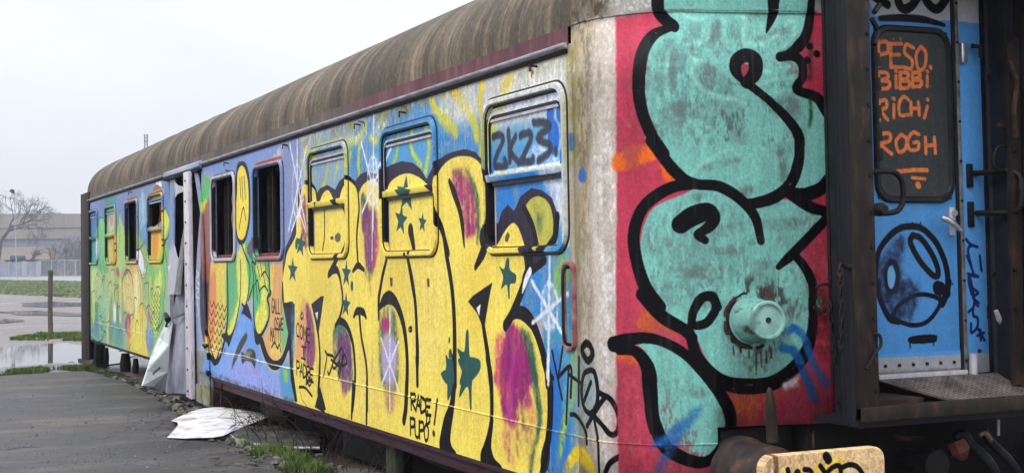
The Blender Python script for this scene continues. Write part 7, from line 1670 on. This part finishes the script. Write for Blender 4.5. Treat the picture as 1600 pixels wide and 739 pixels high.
# ------------------------------------------------------------ ground
def ground_mat():
    m,nt,b=mat('mud'); n=noise_n(nt,1,7,.66,(.30,.11,1)); n2=noise_n(nt,.35,4,.6); n3=noise_n(nt,9,5,.65)
    r=ramp(nt,n.outputs[0],[(.36,(.040,.031,.026)),(.48,(.095,.077,.064)),(.57,(.17,.145,.125)),(.67,(.30,.27,.245))]); r3=ramp(nt,n3.outputs[0],[(.3,(.6,.6,.6)),(.7,(1.3,1.25,1.2))]); c=mixc(nt,.6,r.outputs[0],r3.outputs[0],'MULTIPLY')
    wet=ramp(nt,n.outputs[0],[(.42,(1,1,1)),(.56,(0,0,0))]); c=mixc(nt,mixf(nt,wet.outputs[0],.35),c,(.06,.055,.05)); nt.links.new(c,b.inputs['Base Color'])
    mr=N(nt,'ShaderNodeMapRange'); mr.inputs[3].default_value=.62; mr.inputs[4].default_value=.16; nt.links.new(wet.outputs[0],mr.inputs[0]); nt.links.new(mr.outputs[0],b.inputs['Roughness'])
    ad=N(nt,'ShaderNodeMath',operation='ADD'); nt.links.new(n.outputs[0],ad.inputs[0]); nt.links.new(n3.outputs[0],ad.inputs[1]); bump(nt,b,ad.outputs[0],.35,.03); return m
def asphalt_mat():
    m,nt,b=mat('asphalt'); n=noise_n(nt,1,9,.7,(1.3,.42,1)); n2=noise_n(nt,130,2,.5); n3=noise_n(nt,.6,5,.6); n4=noise_n(nt,22,3,.7)
    r=ramp(nt,n.outputs[0],[(.36,(.015,.015,.016)),(.46,(.036,.035,.037)),(.55,(.070,.067,.068)),(.64,(.13,.115,.097))]); r2=ramp(nt,n2.outputs[0],[(.35,(.55,.55,.55)),(.7,(1.5,1.5,1.5))]); c=mixc(nt,.8,r.outputs[0],r2.outputs[0],'MULTIPLY')
    r3=ramp(nt,n3.outputs[0],[(.5,(0,0,0)),(.72,(1,1,1))]); c=mixc(nt,mixf(nt,r3.outputs[0],.4),c,(.10,.085,.055)); r4=ramp(nt,n4.outputs[0],[(.66,(0,0,0)),(.70,(1,1,1))]); c=mixc(nt,mixf(nt,r4.outputs[0],.5),c,(.02,.018,.015)); nt.links.new(c,b.inputs['Base Color'])
    mr=N(nt,'ShaderNodeMapRange'); mr.inputs[1].default_value=.35; mr.inputs[2].default_value=.65; mr.inputs[3].default_value=.42; mr.inputs[4].default_value=.85; b.inputs['Specular IOR Level'].default_value=.35; nt.links.new(n.outputs[0],mr.inputs[0]); nt.links.new(mr.outputs[0],b.inputs['Roughness'])
    ad=N(nt,'ShaderNodeMath',operation='ADD'); nt.links.new(n2.outputs[0],ad.inputs[0]); nt.links.new(n4.outputs[0],ad.inputs[1]); bump(nt,b,ad.outputs[0],.5,.006); return m
M['mud']=ground_mat(); M['asphalt']=asphalt_mat()
m_,nt_,b_=mat('puddle'); b_.inputs['Base Color'].default_value=(.05,.047,.045,1); b_.inputs['Roughness'].default_value=.03; b_.inputs['IOR'].default_value=1.33; nn=noise_n(nt_,1.2,3,.5,(.5,2,1)); bump(nt_,b_,nn.outputs[0],.04,.02); M['puddle']=m_
M['meadow']=simple('meadow',[(.3,(.11,.14,.06)),(.5,(.16,.20,.085)),(.7,(.25,.23,.14))],.5,.9,ms=(.3,1,1))
def flat(name,poly,z,mt,kind='structure',jag=0,seg=.5):
    P=[]
    for i in range(len(poly)):
        a=np.array(poly[i][:2],float); b=np.array(poly[(i+1)%len(poly)][:2],float); n=max(1,int(np.linalg.norm(b-a)/seg)) if jag else 1
        for k in range(n):
            p=a+(b-a)*k/n
            if jag: p=p+np.array([noise.noise(Vector((p[0]*1.7,p[1]*1.7,3))),noise.noise(Vector((p[0]*1.7,p[1]*1.7,9)))])*jag+RNG.normal(0,jag*.12,2)
            P.append((p[0],p[1],z))
    me=bpy.data.meshes.new(name); me.from_pydata(P,[],[tuple(range(len(P)))]); me.materials.append(mt); o=bpy.data.objects.new(name,me); C.objects.link(o)
    import bmesh; bm=bmesh.new(); bm.from_mesh(me); bmesh.ops.triangulate(bm,faces=bm.faces); bmesh.ops.recalc_face_normals(bm,faces=bm.faces)
    for f in bm.faces:
        if f.normal.z<0: f.normal_flip()
    bm.to_mesh(me); bm.free(); tag(o,kind=kind); return o
flat('ground',[(1500,-1500),(1500,1500),(-1500,1500),(-1500,-1500)],-.03,M['mud'])
flat('meadow',[at_Z(x,y,0)[:2] for x,y in [(-120,434),(260,441),(260,465),(140,464),(80,461),(0,457),(-120,452)]],-.02,M['meadow'],jag=2.5,seg=4)
flat('far_road',[at_Z(x,y,0)[:2] for x,y in [(-120,427.2),(260,434.2),(260,442),(-120,434.7)]],-.018,M['road'])
flat('far_verge',[at_Z(x,y,0)[:2] for x,y in [(-120,425.4),(260,432.4),(260,434.2),(-120,427.2)]],-.018,M['meadow'])
# earth bed under and beside the carriage
def relief(name,x0,x1,y0,y1,nx,ny,h,mt,kind='structure'):
    mb=MB()
    for i in range(nx+1):
        for j in range(ny+1):
            x=x0+(x1-x0)*i/nx; y=y0+(y1-y0)*j/ny; mb.v.append((x,y,h(x,y)))
    for i in range(nx):
        for j in range(ny): a=i*(ny+1)+j; mb.f.append((a,a+ny+1,a+ny+2,a+1))
    return tag(mb.build(name,mt,smooth=True),kind=kind)
# kerb line of the pavement where it meets the earth bed
edge=[at_Z(x,y,0)[:2] for x,y in [(156,585),(195,598),(216,608),(250,625),(272,642),(300,660),(337,687),(364,694),(403,712),(429,725),(445,745),(460,790)]]
def edge_y(x):
    xs=[p[0] for p in edge]; ys=[p[1] for p in edge]; return float(np.interp(x,xs,ys))
def bed(x,y):
    d=y-edge_y(x); t=min(max(d/.5,0),1); t2=min(max(-d/.25,0),1)
    return -.025+.035*(1-t)*(1-t2)-.16*t*min(max((1.6-abs(y-1.5))/.8,0),1)*.5+.03*noise.noise(Vector((x*3,y*3,0)))*(1-t2)-.03*t2-(.02 if x<-17 else 0)
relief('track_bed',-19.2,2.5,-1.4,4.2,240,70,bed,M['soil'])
pave=[(-13.6,-1.9),(-13.43,-1.95)]
far=[at_Z(x,y,0)[:2] for x,y in [(-60,594),(0,588),(60,584),(130,580)]]
side=far+edge
pv=[(7,-14)]+[(-13.4,-14)]+[far[0]]+far[1:]+edge+[(3.2,-.9),(7,-1.4)]
pv=[(9,-14),(-14.5,-14)]+far+edge+[(0,edge[-1][1]-.1),(9,edge[-1][1]-.3)]
flat('pavement',pv,.012,M['asphalt'],jag=.035,seg=.3)
# puddles and wet patches
flat('puddle',[at_Z(x,y,0)[:2] for x,y in [(-40,548),(10,541),(60,536),(100,535),(135,538),(190,545),(200,560),(170,572),(120,566),(80,567),(30,572),(-40,577)]],-.012,M['puddle'],jag=.28,seg=.45)
flat('puddle',[at_Z(x,y,0)[:2] for x,y in [(-60,500),(10,497),(40,499),(20,503),(-50,507)]],-.014,M['puddle'],jag=.5,seg=.9)
flat('puddle',[at_Z(x,y,0)[:2] for x,y in [(20,473),(80,470),(140,472),(140,477),(60,479)]],-.014,M['puddle'],jag=.9,seg=1.5)
flat('puddle',[at_Z(x,y,0)[:2] for x,y in [(-30,487),(60,484),(140,489),(140,494),(50,491)]],-.014,M['puddle'],jag=.6,seg=1.2)
flat('dirt_patch',[at_Z(x,y,0)[:2] for x,y in [(-40,576),(30,571),(80,566),(130,566),(160,572),(160,580),(60,582),(-40,586)]],-.008,M['mud'],jag=.15,seg=.3)
# ------------------------------------------------------------ grass, brambles, litter (nobody could count these)
def blades(name,pts,h,w,mt,lean=.5,zf=None):
    pts=np.asarray(pts,float); n=len(pts); a=RNG.random(n)*2*np.pi; hh=h*(.45+.8*RNG.random(n)); ww=w*(.6+.8*RNG.random(n)); l=RNG.random(n)*lean*hh; la=RNG.random(n)*2*np.pi
    dx,dy=np.cos(a)*ww/2,np.sin(a)*ww/2; z=pts[:,2]
    v=np.empty((n,5,3)); v[:,0]=np.c_[pts[:,0]-dx,pts[:,1]-dy,z]; v[:,1]=np.c_[pts[:,0]+dx,pts[:,1]+dy,z]
    mx_,my_=np.cos(la)*l*.3,np.sin(la)*l*.3
    v[:,2]=np.c_[pts[:,0]+dx*.8+mx_,pts[:,1]+dy*.8+my_,z+hh*.6]; v[:,3]=np.c_[pts[:,0]-dx*.8+mx_,pts[:,1]-dy*.8+my_,z+hh*.6]; v[:,4]=np.c_[pts[:,0]+np.cos(la)*l,pts[:,1]+np.sin(la)*l,z+hh]
    me=bpy.data.meshes.new(name); me.vertices.add(n*5); me.vertices.foreach_set('co',v.ravel()); i=np.arange(n)*5
    me.loops.add(n*7); li=np.stack([i,i+1,i+2,i+3,i+3,i+2,i+4],1).ravel(); me.loops.foreach_set('vertex_index',li.astype(np.int32)); me.polygons.add(n*2)
    me.polygons.foreach_set('loop_start',np.stack([np.arange(n)*7,np.arange(n)*7+4],1).ravel().astype(np.int32)); me.polygons.foreach_set('loop_total',np.tile([4,3],n).astype(np.int32)); me.update(calc_edges=True); me.validate()
    me.materials.append(mt); o=bpy.data.objects.new(name,me); C.objects.link(o); return o
def scatter_px(quads,n,z=0.0):
    out=[]
    for q in quads:
        P=[np.array(at_Z(x,y,0)[:2]) for x,y in q]
        k=int(n/len(quads))
        for _ in range(k):
            u,v=RNG.random(2); p=(P[0]*(1-u)+P[1]*u)*(1-v)+(P[3]*(1-u)+P[2]*u)*v; 
            if noise.noise(Vector((p[0]*.9,p[1]*2.2,1)))>-.25+.25*RNG.random(): out.append((p[0],p[1],z))
    return out
tag(blades('verge_grass',scatter_px([[(-50,589),(40,585),(60,578),(-50,583)],[(30,586),(140,579),(150,574),(60,576)]],9000,-.02),.085,.012,M['grass'],.8),'short green grass strip along the far edge of the pavement','grass',kind='stuff')
tag(blades('post_grass',scatter_px([[(10,529),(140,531),(140,519),(60,520)]],4200,-.03),.07,.03,M['grass'],.8),'patch of green grass round the foot of the wooden post','grass',kind='stuff')
tag(blades('meadow_grass',scatter_px([[(-30,457),(140,465),(140,446),(-30,443)],[(-30,450),(140,458),(140,440),(-30,437)]],26000,-.03),.13,.3,M['meadow_grass'],.9),'band of rough green grass between the mud and the road','grass',kind='stuff')
cl=[]
for cx,cy,n,r in [(404,714,300,.13),(420,707,500,.2),(440,712,700,.22),(460,720,800,.26),(480,732,900,.24),(500,742,900,.22),(465,738,500,.16),(372,696,80,.07),(385,702,120,.08)]:
    c0=at_Z(cx,cy,0)
    for _ in range(int(n*.7)): a=RNG.random()*6.28; q=r*math.sqrt(RNG.random())*(.5+.5*RNG.random()); x,y=c0[0]+math.cos(a)*q*1.6,c0[1]+math.sin(a)*q*.6; cl.append((x,y,bed(x,y)-.01))
tag(blades('tuft_grass',cl,.095,.008,M['grass'],.9),'bright green grass tufts at the pavement edge beside the carriage','grass',kind='stuff')
mo=[]
for _ in range(5000):
    x=RNG.uniform(-17,-3); y=edge_y(x)+RNG.normal(.04,.10)
    if noise.noise(Vector((x*2,y*2,5)))>.0: mo.append((x,y,bed(x,y)-.006))
tag(blades('edge_moss',mo,.03,.02,M['moss'],.9),'low moss and dry weeds along the broken pavement edge','moss',kind='stuff')
def brambles(name,n,fn,r,label):
    mb=MB()
    for _ in range(n):
        x,y=fn(); z=bed(x,y); a=RNG.random()*6.28; L=RNG.uniform(.25,.9); pts=[]; q=Vector((x,y,z)); d=Vector((math.cos(a)*.7,math.sin(a)*.5,1.1+RNG.random()*.6)).normalized()
        for k in range(7):
            pts.append(q.copy()); q=q+d*L/6; d=(d+Vector((RNG.normal(0,.16),RNG.normal(0,.16),-.26))).normalized()
            if q.z>.36 and q.y>-.02: q.y-=.04
        mb.tube(pts,[r,r*.4],4,cap=False)
        for k in (2,3,4,5):
            if RNG.random()<.6:
                e=pts[k]+Vector((RNG.normal(0,.08),RNG.normal(0,.06),RNG.normal(.03,.05))); mb.tube([pts[k],e],r*.45,3,cap=False)
    return tag(mb.build(name,M['twig']),label,'brambles',kind='stuff')
brambles('brambles',90,lambda:(RNG.uniform(-7.2,-3.4),RNG.uniform(-.22,.35)),.0035,'tangle of bare brown bramble stems under the lower edge of the yellow side')
# rubble and leaf litter as one heap of loose bits each
mb=MB()
for _ in range(700):
    x=RNG.uniform(-14.5,-2.5) if _%2 else RNG.uniform(-10.5,-5); y=edge_y(x)+abs(RNG.normal(.05,.22)); s=RNG.uniform(.008,.04)*(1.8 if RNG.random()<.08 else 1); z=bed(x,y); R3=Matrix.Rotation(RNG.random()*6,3,'Z')@Matrix.Rotation(RNG.random()*.6,3,'X')
    p=[Vector(((i&1)*2-1,((i>>1)&1)*2-1,((i>>2)&1)*2-1)) for i in (0,1,3,2,4,5,7,6)]
    mb.hull8([tuple(R3@Vector((q.x*s*RNG.uniform(.6,1),q.y*s*RNG.uniform(.5,1),q.z*s*.45*RNG.uniform(.6,1)))+Vector((x,y,z+s*.3))) for q in p])
tag(mb.build('rubble',M['stone']),'loose stones and broken chips strewn beside the carriage','rubble',kind='stuff')
mb=MB()
for _ in range(420):
    x=RNG.uniform(-9,-3); y=edge_y(x)+RNG.normal(-.02,.22); s=RNG.uniform(.015,.045); a=RNG.random()*6.28; z=max(bed(x,y),.013 if y<edge_y(x) else -1)+.012; c_,s_=math.cos(a)*s,math.sin(a)*s
    mb.quad((x-c_,y-s_,z),(x+s_*.5,y-c_*.5,z+.012*RNG.random()),(x+c_,y+s_,z+.015*RNG.random()),(x-s_*.5,y+c_*.5,z))
tag(mb.build('leaf_litter',M['tape']),'dead leaves and small scraps on the ground by the grass tufts','litter',kind='stuff')
mb=MB()
for _ in range(1500):
    px_,py_=RNG.uniform(-20,470),RNG.uniform(592,760); x,y,_z=at_Z(px_,py_,0)
    if y>edge_y(x)-.03 or x<-16: continue
    s=RNG.uniform(.003,.009)*(2.2 if RNG.random()<.05 else 1); z=.014; a=RNG.random()*6; c_,s_=math.cos(a)*s,math.sin(a)*s
    mb.hull8([(x-c_,y-s_,z),(x+s_,y-c_,z),(x+c_,y+s_,z),(x-s_,y+c_,z),(x-c_*.6,y-s_*.6,z+s*.7),(x+s_*.6,y-c_*.6,z+s*.6),(x+c_*.6,y+s_*.6,z+s*.7),(x-s_*.6,y+c_*.6,z+s*.5)])
tag(mb.build('pavement_grit',M['stone']),'small loose stones scattered over the wet grey pavement','grit',kind='stuff')
# ------------------------------------------------------------ things on the ground
N1=(300,620,6.21); B7=(0,560,4)
def PZ(b,x,y,z): return at_Z(b[0]+x/b[2],b[1]+y/b[2],z)
top=[PZ(B7,1068,388,0.05),PZ(B7,1130,358,0.065),PZ(B7,1200,328,0.08),PZ(B7,1270,310,0.09),PZ(B7,1340,303,0.1),PZ(N1,300,97,0.105),PZ(N1,420,115,0.1),PZ(N1,560,135,0.09),PZ(N1,720,162,0.075),PZ(N1,835,178,0.06)]
bot=[PZ(B7,1165,412,.05),PZ(B7,1100,452,.04),PZ(B7,1045,491,.03),PZ(B7,1150,497,.03),PZ(N1,60,392,.04),PZ(N1,200,390,.05),PZ(N1,300,374,.055),PZ(N1,400,328,.06),PZ(N1,560,262,.07),PZ(N1,700,210,.08)]
sh=MB(); m=len(top); K_=5
for k in range(K_+1):
    for i in range(m):
        a,b=Vector(top[i]),Vector(bot[i]); t=k/K_; p=a.lerp(b,t); p.z+=.012*math.sin(t*3.1)*noise.noise(p*4)*1.2; sh.v.append(tuple(p))
for k in range(K_):
    for i in range(m-1): a=k*m+i; sh.f.append((a,a+m,a+m+1,a+1))
o=sh.build('torn_sheet',M['white_sheet'],smooth=False,solid=.003); tag(o,'white torn metal sheet lying on the ground below the missing skirt','metal sheet')
mb=MB()
def on_sheet(u,t):
    i=min(int(u),m-2); f=u-i; a=Vector(top[i]).lerp(Vector(top[i+1]),f); b=Vector(bot[i]).lerp(Vector(bot[i+1]),f); p=a.lerp(b,t); p.z+=.03; return tuple(p)
for u0,u1,t0,t1 in((6.4,7.05,.80,.99),(7.1,7.5,.84,.97),(7.6,7.95,.80,.95),(8.05,8.4,.76,.95),(8.5,8.9,.70,.93)):
    n=len(mb.v); mb.v+=[on_sheet(u0,t1),on_sheet(u0+.2,t0),on_sheet(u1,t0-.03),on_sheet(u1-.05,t1-.04)]; mb.f.append((n,n+1,n+2,n+3))
mk=mb.build('purple_marks',simple('purple_paint',[(.3,(.10,.10,.2)),(.7,(.2,.2,.36))],9,.5),None); mk.parent=o; mk.data.polygons.foreach_set('use_smooth',[False]*len(mk.data.polygons))
# curved grey panel with raised pale rim
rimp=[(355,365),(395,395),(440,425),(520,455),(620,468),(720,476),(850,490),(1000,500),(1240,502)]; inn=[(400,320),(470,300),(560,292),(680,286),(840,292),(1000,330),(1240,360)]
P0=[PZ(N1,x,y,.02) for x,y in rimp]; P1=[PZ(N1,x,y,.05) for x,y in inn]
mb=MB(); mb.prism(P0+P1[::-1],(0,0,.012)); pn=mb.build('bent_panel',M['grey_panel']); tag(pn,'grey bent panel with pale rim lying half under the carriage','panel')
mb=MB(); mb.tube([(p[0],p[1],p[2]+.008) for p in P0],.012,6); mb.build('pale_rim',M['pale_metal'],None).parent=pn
# concrete post propping the carriage
a=at_Y(605,697,.12); b=at_Y(624,697,.12); pt=MB(); pt.box(a[0]+.02,b[0]-.04,.10,.17,-.1,.36); cp=pt.build('prop_post',M['concrete'],bevel=.012); tag(cp,'mossy concrete post standing under the yellow carriage side','post')
# rusty steel column at the far end
a=at_Y(128,400,-.02); b=at_Y(139.5,400,-.02)
sc_=thing('steel_column',(a[0],0,0),'tall dark rusty steel column just past the far end of the carriage','column')
zt_=at_Y(133,302,-.02)[2]; zb=at_Y(133,562,-.02)[2]
MB().box(a[0]-.05,b[0]-.02,-.03,.0,zb,zt_).build('flange',M['frame_brown'],sc_,bevel=.004); MB().box(a[0]-.05,b[0]-.02,.20,.23,zb,zt_).build('flange',M['rust'],sc_,bevel=.004); MB().box((a[0]+b[0])/2-.03,(a[0]+b[0])/2,.0,.2,zb,zt_).build('web',M['dark_iron'],sc_)
MB().box(a[0]-.12,b[0]+.05,-.08,.28,-.03,zb).build('foot',M['dark_iron'],sc_)
# wooden post by the puddle
p=at_Z(79,520,-.03); q=at_X(79,425,p[0]); wp=thing('wooden_post',(p[0],p[1],0),'weathered wooden post standing in grass before the puddle','post')
w_=.062; mb=MB().tube([(p[0],p[1],-.05),(p[0],p[1]-.01,q[2]*.5),(q[0],q[1],q[2]-.03),(q[0],q[1],q[2])],[w_*1.05,w_,w_,w_*.8],7); mb.build('timber',M['wood_post'],wp); 
MB().lathe((q[0],q[1],q[2]-.02),(0,0,1),[(0,w_*1.1),(.05,w_*1.1),(.07,w_*.5)],8).build('moss_cap',M['moss'],wp)
# ------------------------------------------------------------ background
def trunk_tree(name,base,h,spread,depth,label,mt,seed,r0,lean=(0,0)):
    rg=random.Random(seed); t=thing(name,base,label,'tree'); mb=MB(); tw=MB()
    def grow(p,d,L,r,k):
        m=tw if k>=3 else mb; q=p+d*L; mid=p.lerp(q,.5)+Vector((rg.uniform(-1,1),rg.uniform(-1,1),rg.uniform(-.5,.5)))*L*.06
        m.tube([p,mid,q],[r,r*.85,r*.68],5 if k<2 else 3,cap=False)
        if k>=depth: return
        nb=(3 if k<2 else 3) if k<depth-1 else 4
        for i in range(nb):
            a=rg.uniform(0,6.28); sp=rg.uniform(.35,.95)*spread; o=d.orthogonal().normalized(); o2=d.cross(o); nd=(d+(o*math.cos(a)+o2*math.sin(a))*sp+Vector((0,0,.06 if k<3 else -.12))).normalized()
            st=p.lerp(q,rg.uniform(.55,1.0)); grow(st,nd,L*rg.uniform(.62,.86),r*rg.uniform(.5,.68),k+1)
    grow(Vector(base),Vector((lean[0],lean[1],1)).normalized(),h*.27,r0,0)
    mb.build('trunk',mt,t,smooth=True); tw.build('crown',mt,t); return t
Xt=-285; b0=at_X(-12,437,Xt); trunk_tree('bare_tree',(Xt,b0[1],-.03),27,1.2,7,'large bare tree at the left edge, its crown against the sky',M['bark'],5,.62,(0,.22))
Xs=-292
for k,(x,sd) in enumerate(((48,3),(80,9),(108,14),(122,21))):
    b=at_X(x,430,Xs); trunk_tree('small_bare_tree',(Xs,b[1],-.03),8.5,1.0,5,['small bare tree behind the grey panel fence, leftmost of the small ones','small bare tree behind the wire fence, just clear of the scrub','small bare tree in the grey scrub, left of the one by the column','small bare tree in the grey scrub, nearest the carriage'][k],M['bark'],sd,.24)
# warehouse
XW=-340; zt_=lambda y:at_X(60,y,XW)[2]; ya=at_X(-260,400,XW)[1]; yb=at_X(420,400,XW)[1]
wh=thing('warehouse',(XW-20,(ya+yb)/2,0),'long low warehouse with beige fascia and blue-grey glazed band','warehouse')
z1,z2,z3=zt_(334),zt_(373),zt_(385); zm=zt_(357)
ny=14
for k in range(ny):
    y0=ya+(yb-ya)*k/ny; y1=ya+(yb-ya)*(k+1)/ny-.04
    MB().box(XW-60,XW,y0,y1,zm+.15,z1).build('fascia_panel',M['wh_top'],wh); MB().box(XW-60,XW-.2,y0,y1,z2,zm).build('fascia_panel',M['wh_top'],wh)
    MB().box(XW-60,XW-.8,y0,y1,z3,z2-.05).build('glazing_panel',M['wh_glass'],wh)
    MB().box(XW-60,XW-.1,y0,y1,0,z3-.05).build('wall_panel',M['wh_low'],wh)
MB().box(XW-60.5,XW-1.2,ya,yb,-.02,z1-.2).build('core',M['wh_top'],wh)
rvy=at_X(89,333,XW)[1]; MB().tube([(XW-3,rvy-2,z1-.3),(XW-3,rvy-1,z1-.1),(XW-3,rvy+1,z1-.1),(XW-3,rvy+2,z1-.3)],[.05,.6,.6,.05],8).build('roof_vent',M['wh_roof'],wh)
# low shed and hedge
Xh=-300; a=at_X(14,404,Xh); b=at_X(92,404,Xh); sh_=thing('low_shed',(Xh,(a[1]+b[1])/2,0),'low dark flat-roofed shed behind the grey panel fence','shed')
zr=at_X(50,405.5,Xh)[2]; MB().box(Xh-6,Xh,a[1],b[1],0,zr-.3).build('wall',M['shed'],sh_); MB().box(Xh-6.4,Xh+.4,a[1]-.5,b[1]+.5,zr-.3,zr).build('roof',M['seal_black'],sh_); c=at_X(27,400,Xh); MB().box(Xh-1,Xh+.2,c[1]-1.4,c[1]+1.6,zr,zr+.9).build('roof_unit',M['shed'],sh_,bevel=.3)
hp_=[]
b1=at_X(92,425,-280)[1]; b2=at_X(180,425,-280)[1]
for _ in range(2600):
    u=RNG.random(); y=b1+(b2-b1)*u; x=-280+RNG.normal(0,1.6); H=6.5*(.55+.5*noise.noise(Vector((y*.12,0,0)))+.45*min(1,u*4)); hp_.append((x,y,H*RNG.random()))
hg=blades('scrub_hedge',hp_,1.6,.16,M['far_hedge'],1.2); tag(hg,'grey leafless scrub behind the wire fence beside the column','hedge',kind='stuff')
# fences
Xf=-262; zp=at_X(40,409,Xf)[2]; 
fp=thing('panel_fence',(Xf,at_X(0,430,Xf)[1],0),'grey solid panel fence with pale posts across the road','fence')
ys_=[at_X(x,430,Xf)[1] for x in(-60,-30,-8,14,38,60)]
for a,b in zip(ys_[:-1],ys_[1:]): MB().box(Xf-.1,Xf,a+.1,b-.1,.1,zp).build('fence_panel',M['fence_grey'],fp)
for k,y in enumerate(ys_): w=.45 if k>=4 else .12; MB().box(Xf-.2,Xf+.15,y-w,y+w,0,zp+.12).build('post',M['fence_post'],fp)
fw_=thing('wire_fence',(Xf,at_X(95,430,Xf)[1],0),'see-through wire mesh fence with thin posts right of the grey panels','fence')
ye=[at_X(x,430,Xf)[1] for x in(62,81,101,118,138,160,190)]; zq=at_X(100,406,Xf)[2]
for y in ye: MB().tube([(Xf,y,0),(Xf,y,zq)],.07 if y!=ye[3] else .13,6).build('post',M['wire'],fw_)
MB().tube([(Xf,ye[0],zq-.05),(Xf,ye[-1],zq-.05)],.06,5).build('top_rail',M['wire'],fw_)
mb=MB(); y=ye[0]
while y<ye[-1]: mb.quad((Xf,y,0),(Xf,y+.05,0),(Xf,y+.05,zq),(Xf,y,zq)); y+=.3
z=.1
while z<zq: mb.quad((Xf+.01,ye[0],z),(Xf+.01,ye[-1],z),(Xf+.01,ye[-1],z+.05),(Xf+.01,ye[0],z+.05)); z+=.3
tag(mb.build('mesh',M['wire'],fw_),kind='stuff')
# floodlight mast, lattice mast
Xm=-225; a=at_X(26,437,Xm); b=at_X(22,303,Xm); fm=thing('floodlight_mast',(Xm,a[1],0),'thin pale floodlight mast in front of the large bare tree','lamp post')
MB().tube([(Xm,a[1],0),(b[0],b[1],b[2])],[.09,.06],8).build('pole',M['fence_post'],fm); hd=MB(); hd.prism([at_X(14,298,Xm),at_X(18,296,Xm),at_X(22,297,Xm),at_X(23,303,Xm),at_X(18,302,Xm)],(.5,0,0)); hd.build('floodlight',M['seal_black'],fm)
Xl=-330; tp_=at_X(228,211,Xl); lm_=thing('lattice_mast',(Xl,tp_[1],0),'narrow blue-grey lattice mast showing above the carriage roof','mast'); H=tp_[2]; hw=.32
for sx in(-1,1):
    for sy in(-1,1): MB().tube([(Xl+sx*hw,tp_[1]+sy*hw,0),(Xl+sx*hw,tp_[1]+sy*hw,H)],.07,4).build('leg',M['steel_blue'],lm_)
mb=MB(); z=0;s=1
while z<H-.9:
    mb.tube([(Xl+hw,tp_[1]-hw*s,z),(Xl+hw,tp_[1]+hw*s,z+.8)],.045,4); mb.tube([(Xl-hw,tp_[1]+hw*s,z),(Xl-hw,tp_[1]-hw*s,z+.8)],.045,4); z+=.8; s=-s
mb.build('bracing',M['steel_blue'],lm_); MB().box(Xl-.5,Xl+.5,tp_[1]-.5,tp_[1]+.5,H-.15,H).build('top_frame',M['steel_blue'],lm_); MB().box(Xl-.4,Xl+.4,tp_[1]-.4,tp_[1]+.4,H-1.5,H-1.35).build('ring_frame',M['steel_blue'],lm_)

# cracks and a sunken cover edge in the pavement
def crack(px,w,name='pavement_crack'):
    P=[Vector(at_Z(x,y,.0165)) for x,y in px]; mb=MB(); Q=catmull3(P,6); n=len(Q)
    for i,p in enumerate(Q):
        ww=w*(.3+.9*abs(noise.noise(p*5)))*math.sin(math.pi*min(max(i/(n-1),.03),.97)); j=noise.noise(p*9)*w*1.2; mb.v+=[(p.x+ww+j,p.y+ww*.3,p.z),(p.x-ww+j,p.y-ww*.3,p.z)]
    for i in range(n-1): mb.f.append((2*i,2*i+2,2*i+3,2*i+1))
    tag(mb.build(name,M['soil']),kind='structure')
crack([(6,704),(14,701),(28,699),(44,698),(58,698),(66,696)],.022)
crack([(190,726),(200,724),(212,724)],.012)
crack([(0,628),(30,626),(60,627),(110,622),(170,620)],.006)
crack([(60,679),(110,677),(160,672),(220,668)],.005)
for x,y in ((28,647),(80,659),(147,643),(232,642),(252,663),(31,716),(24,723),(250,727),(290,706),(110,612)): crack([(x-4,y),(x,y-.6),(x+4,y)],.012)

for m in bpy.data.meshes: m.validate()

# faint winter haze over the whole place
hz=MB().box(-420,40,-220,330,-1.2,48).build('haze',M['black']); m_,nt_,b_=mat('haze_air'); nt_.nodes.remove(b_); pv_=N(nt_,'ShaderNodeVolumePrincipled'); pv_.inputs['Color'].default_value=(.86,.90,1,1); pv_.inputs['Density'].default_value=.0006; pv_.inputs['Anisotropy'].default_value=.2
nt_.links.new(pv_.outputs[0],nt_.nodes['Material Output'].inputs['Volume']); hz.data.materials.clear(); hz.data.materials.append(m_); tag(hz,'pale winter haze lying over the yard and the far buildings','haze',kind='stuff')
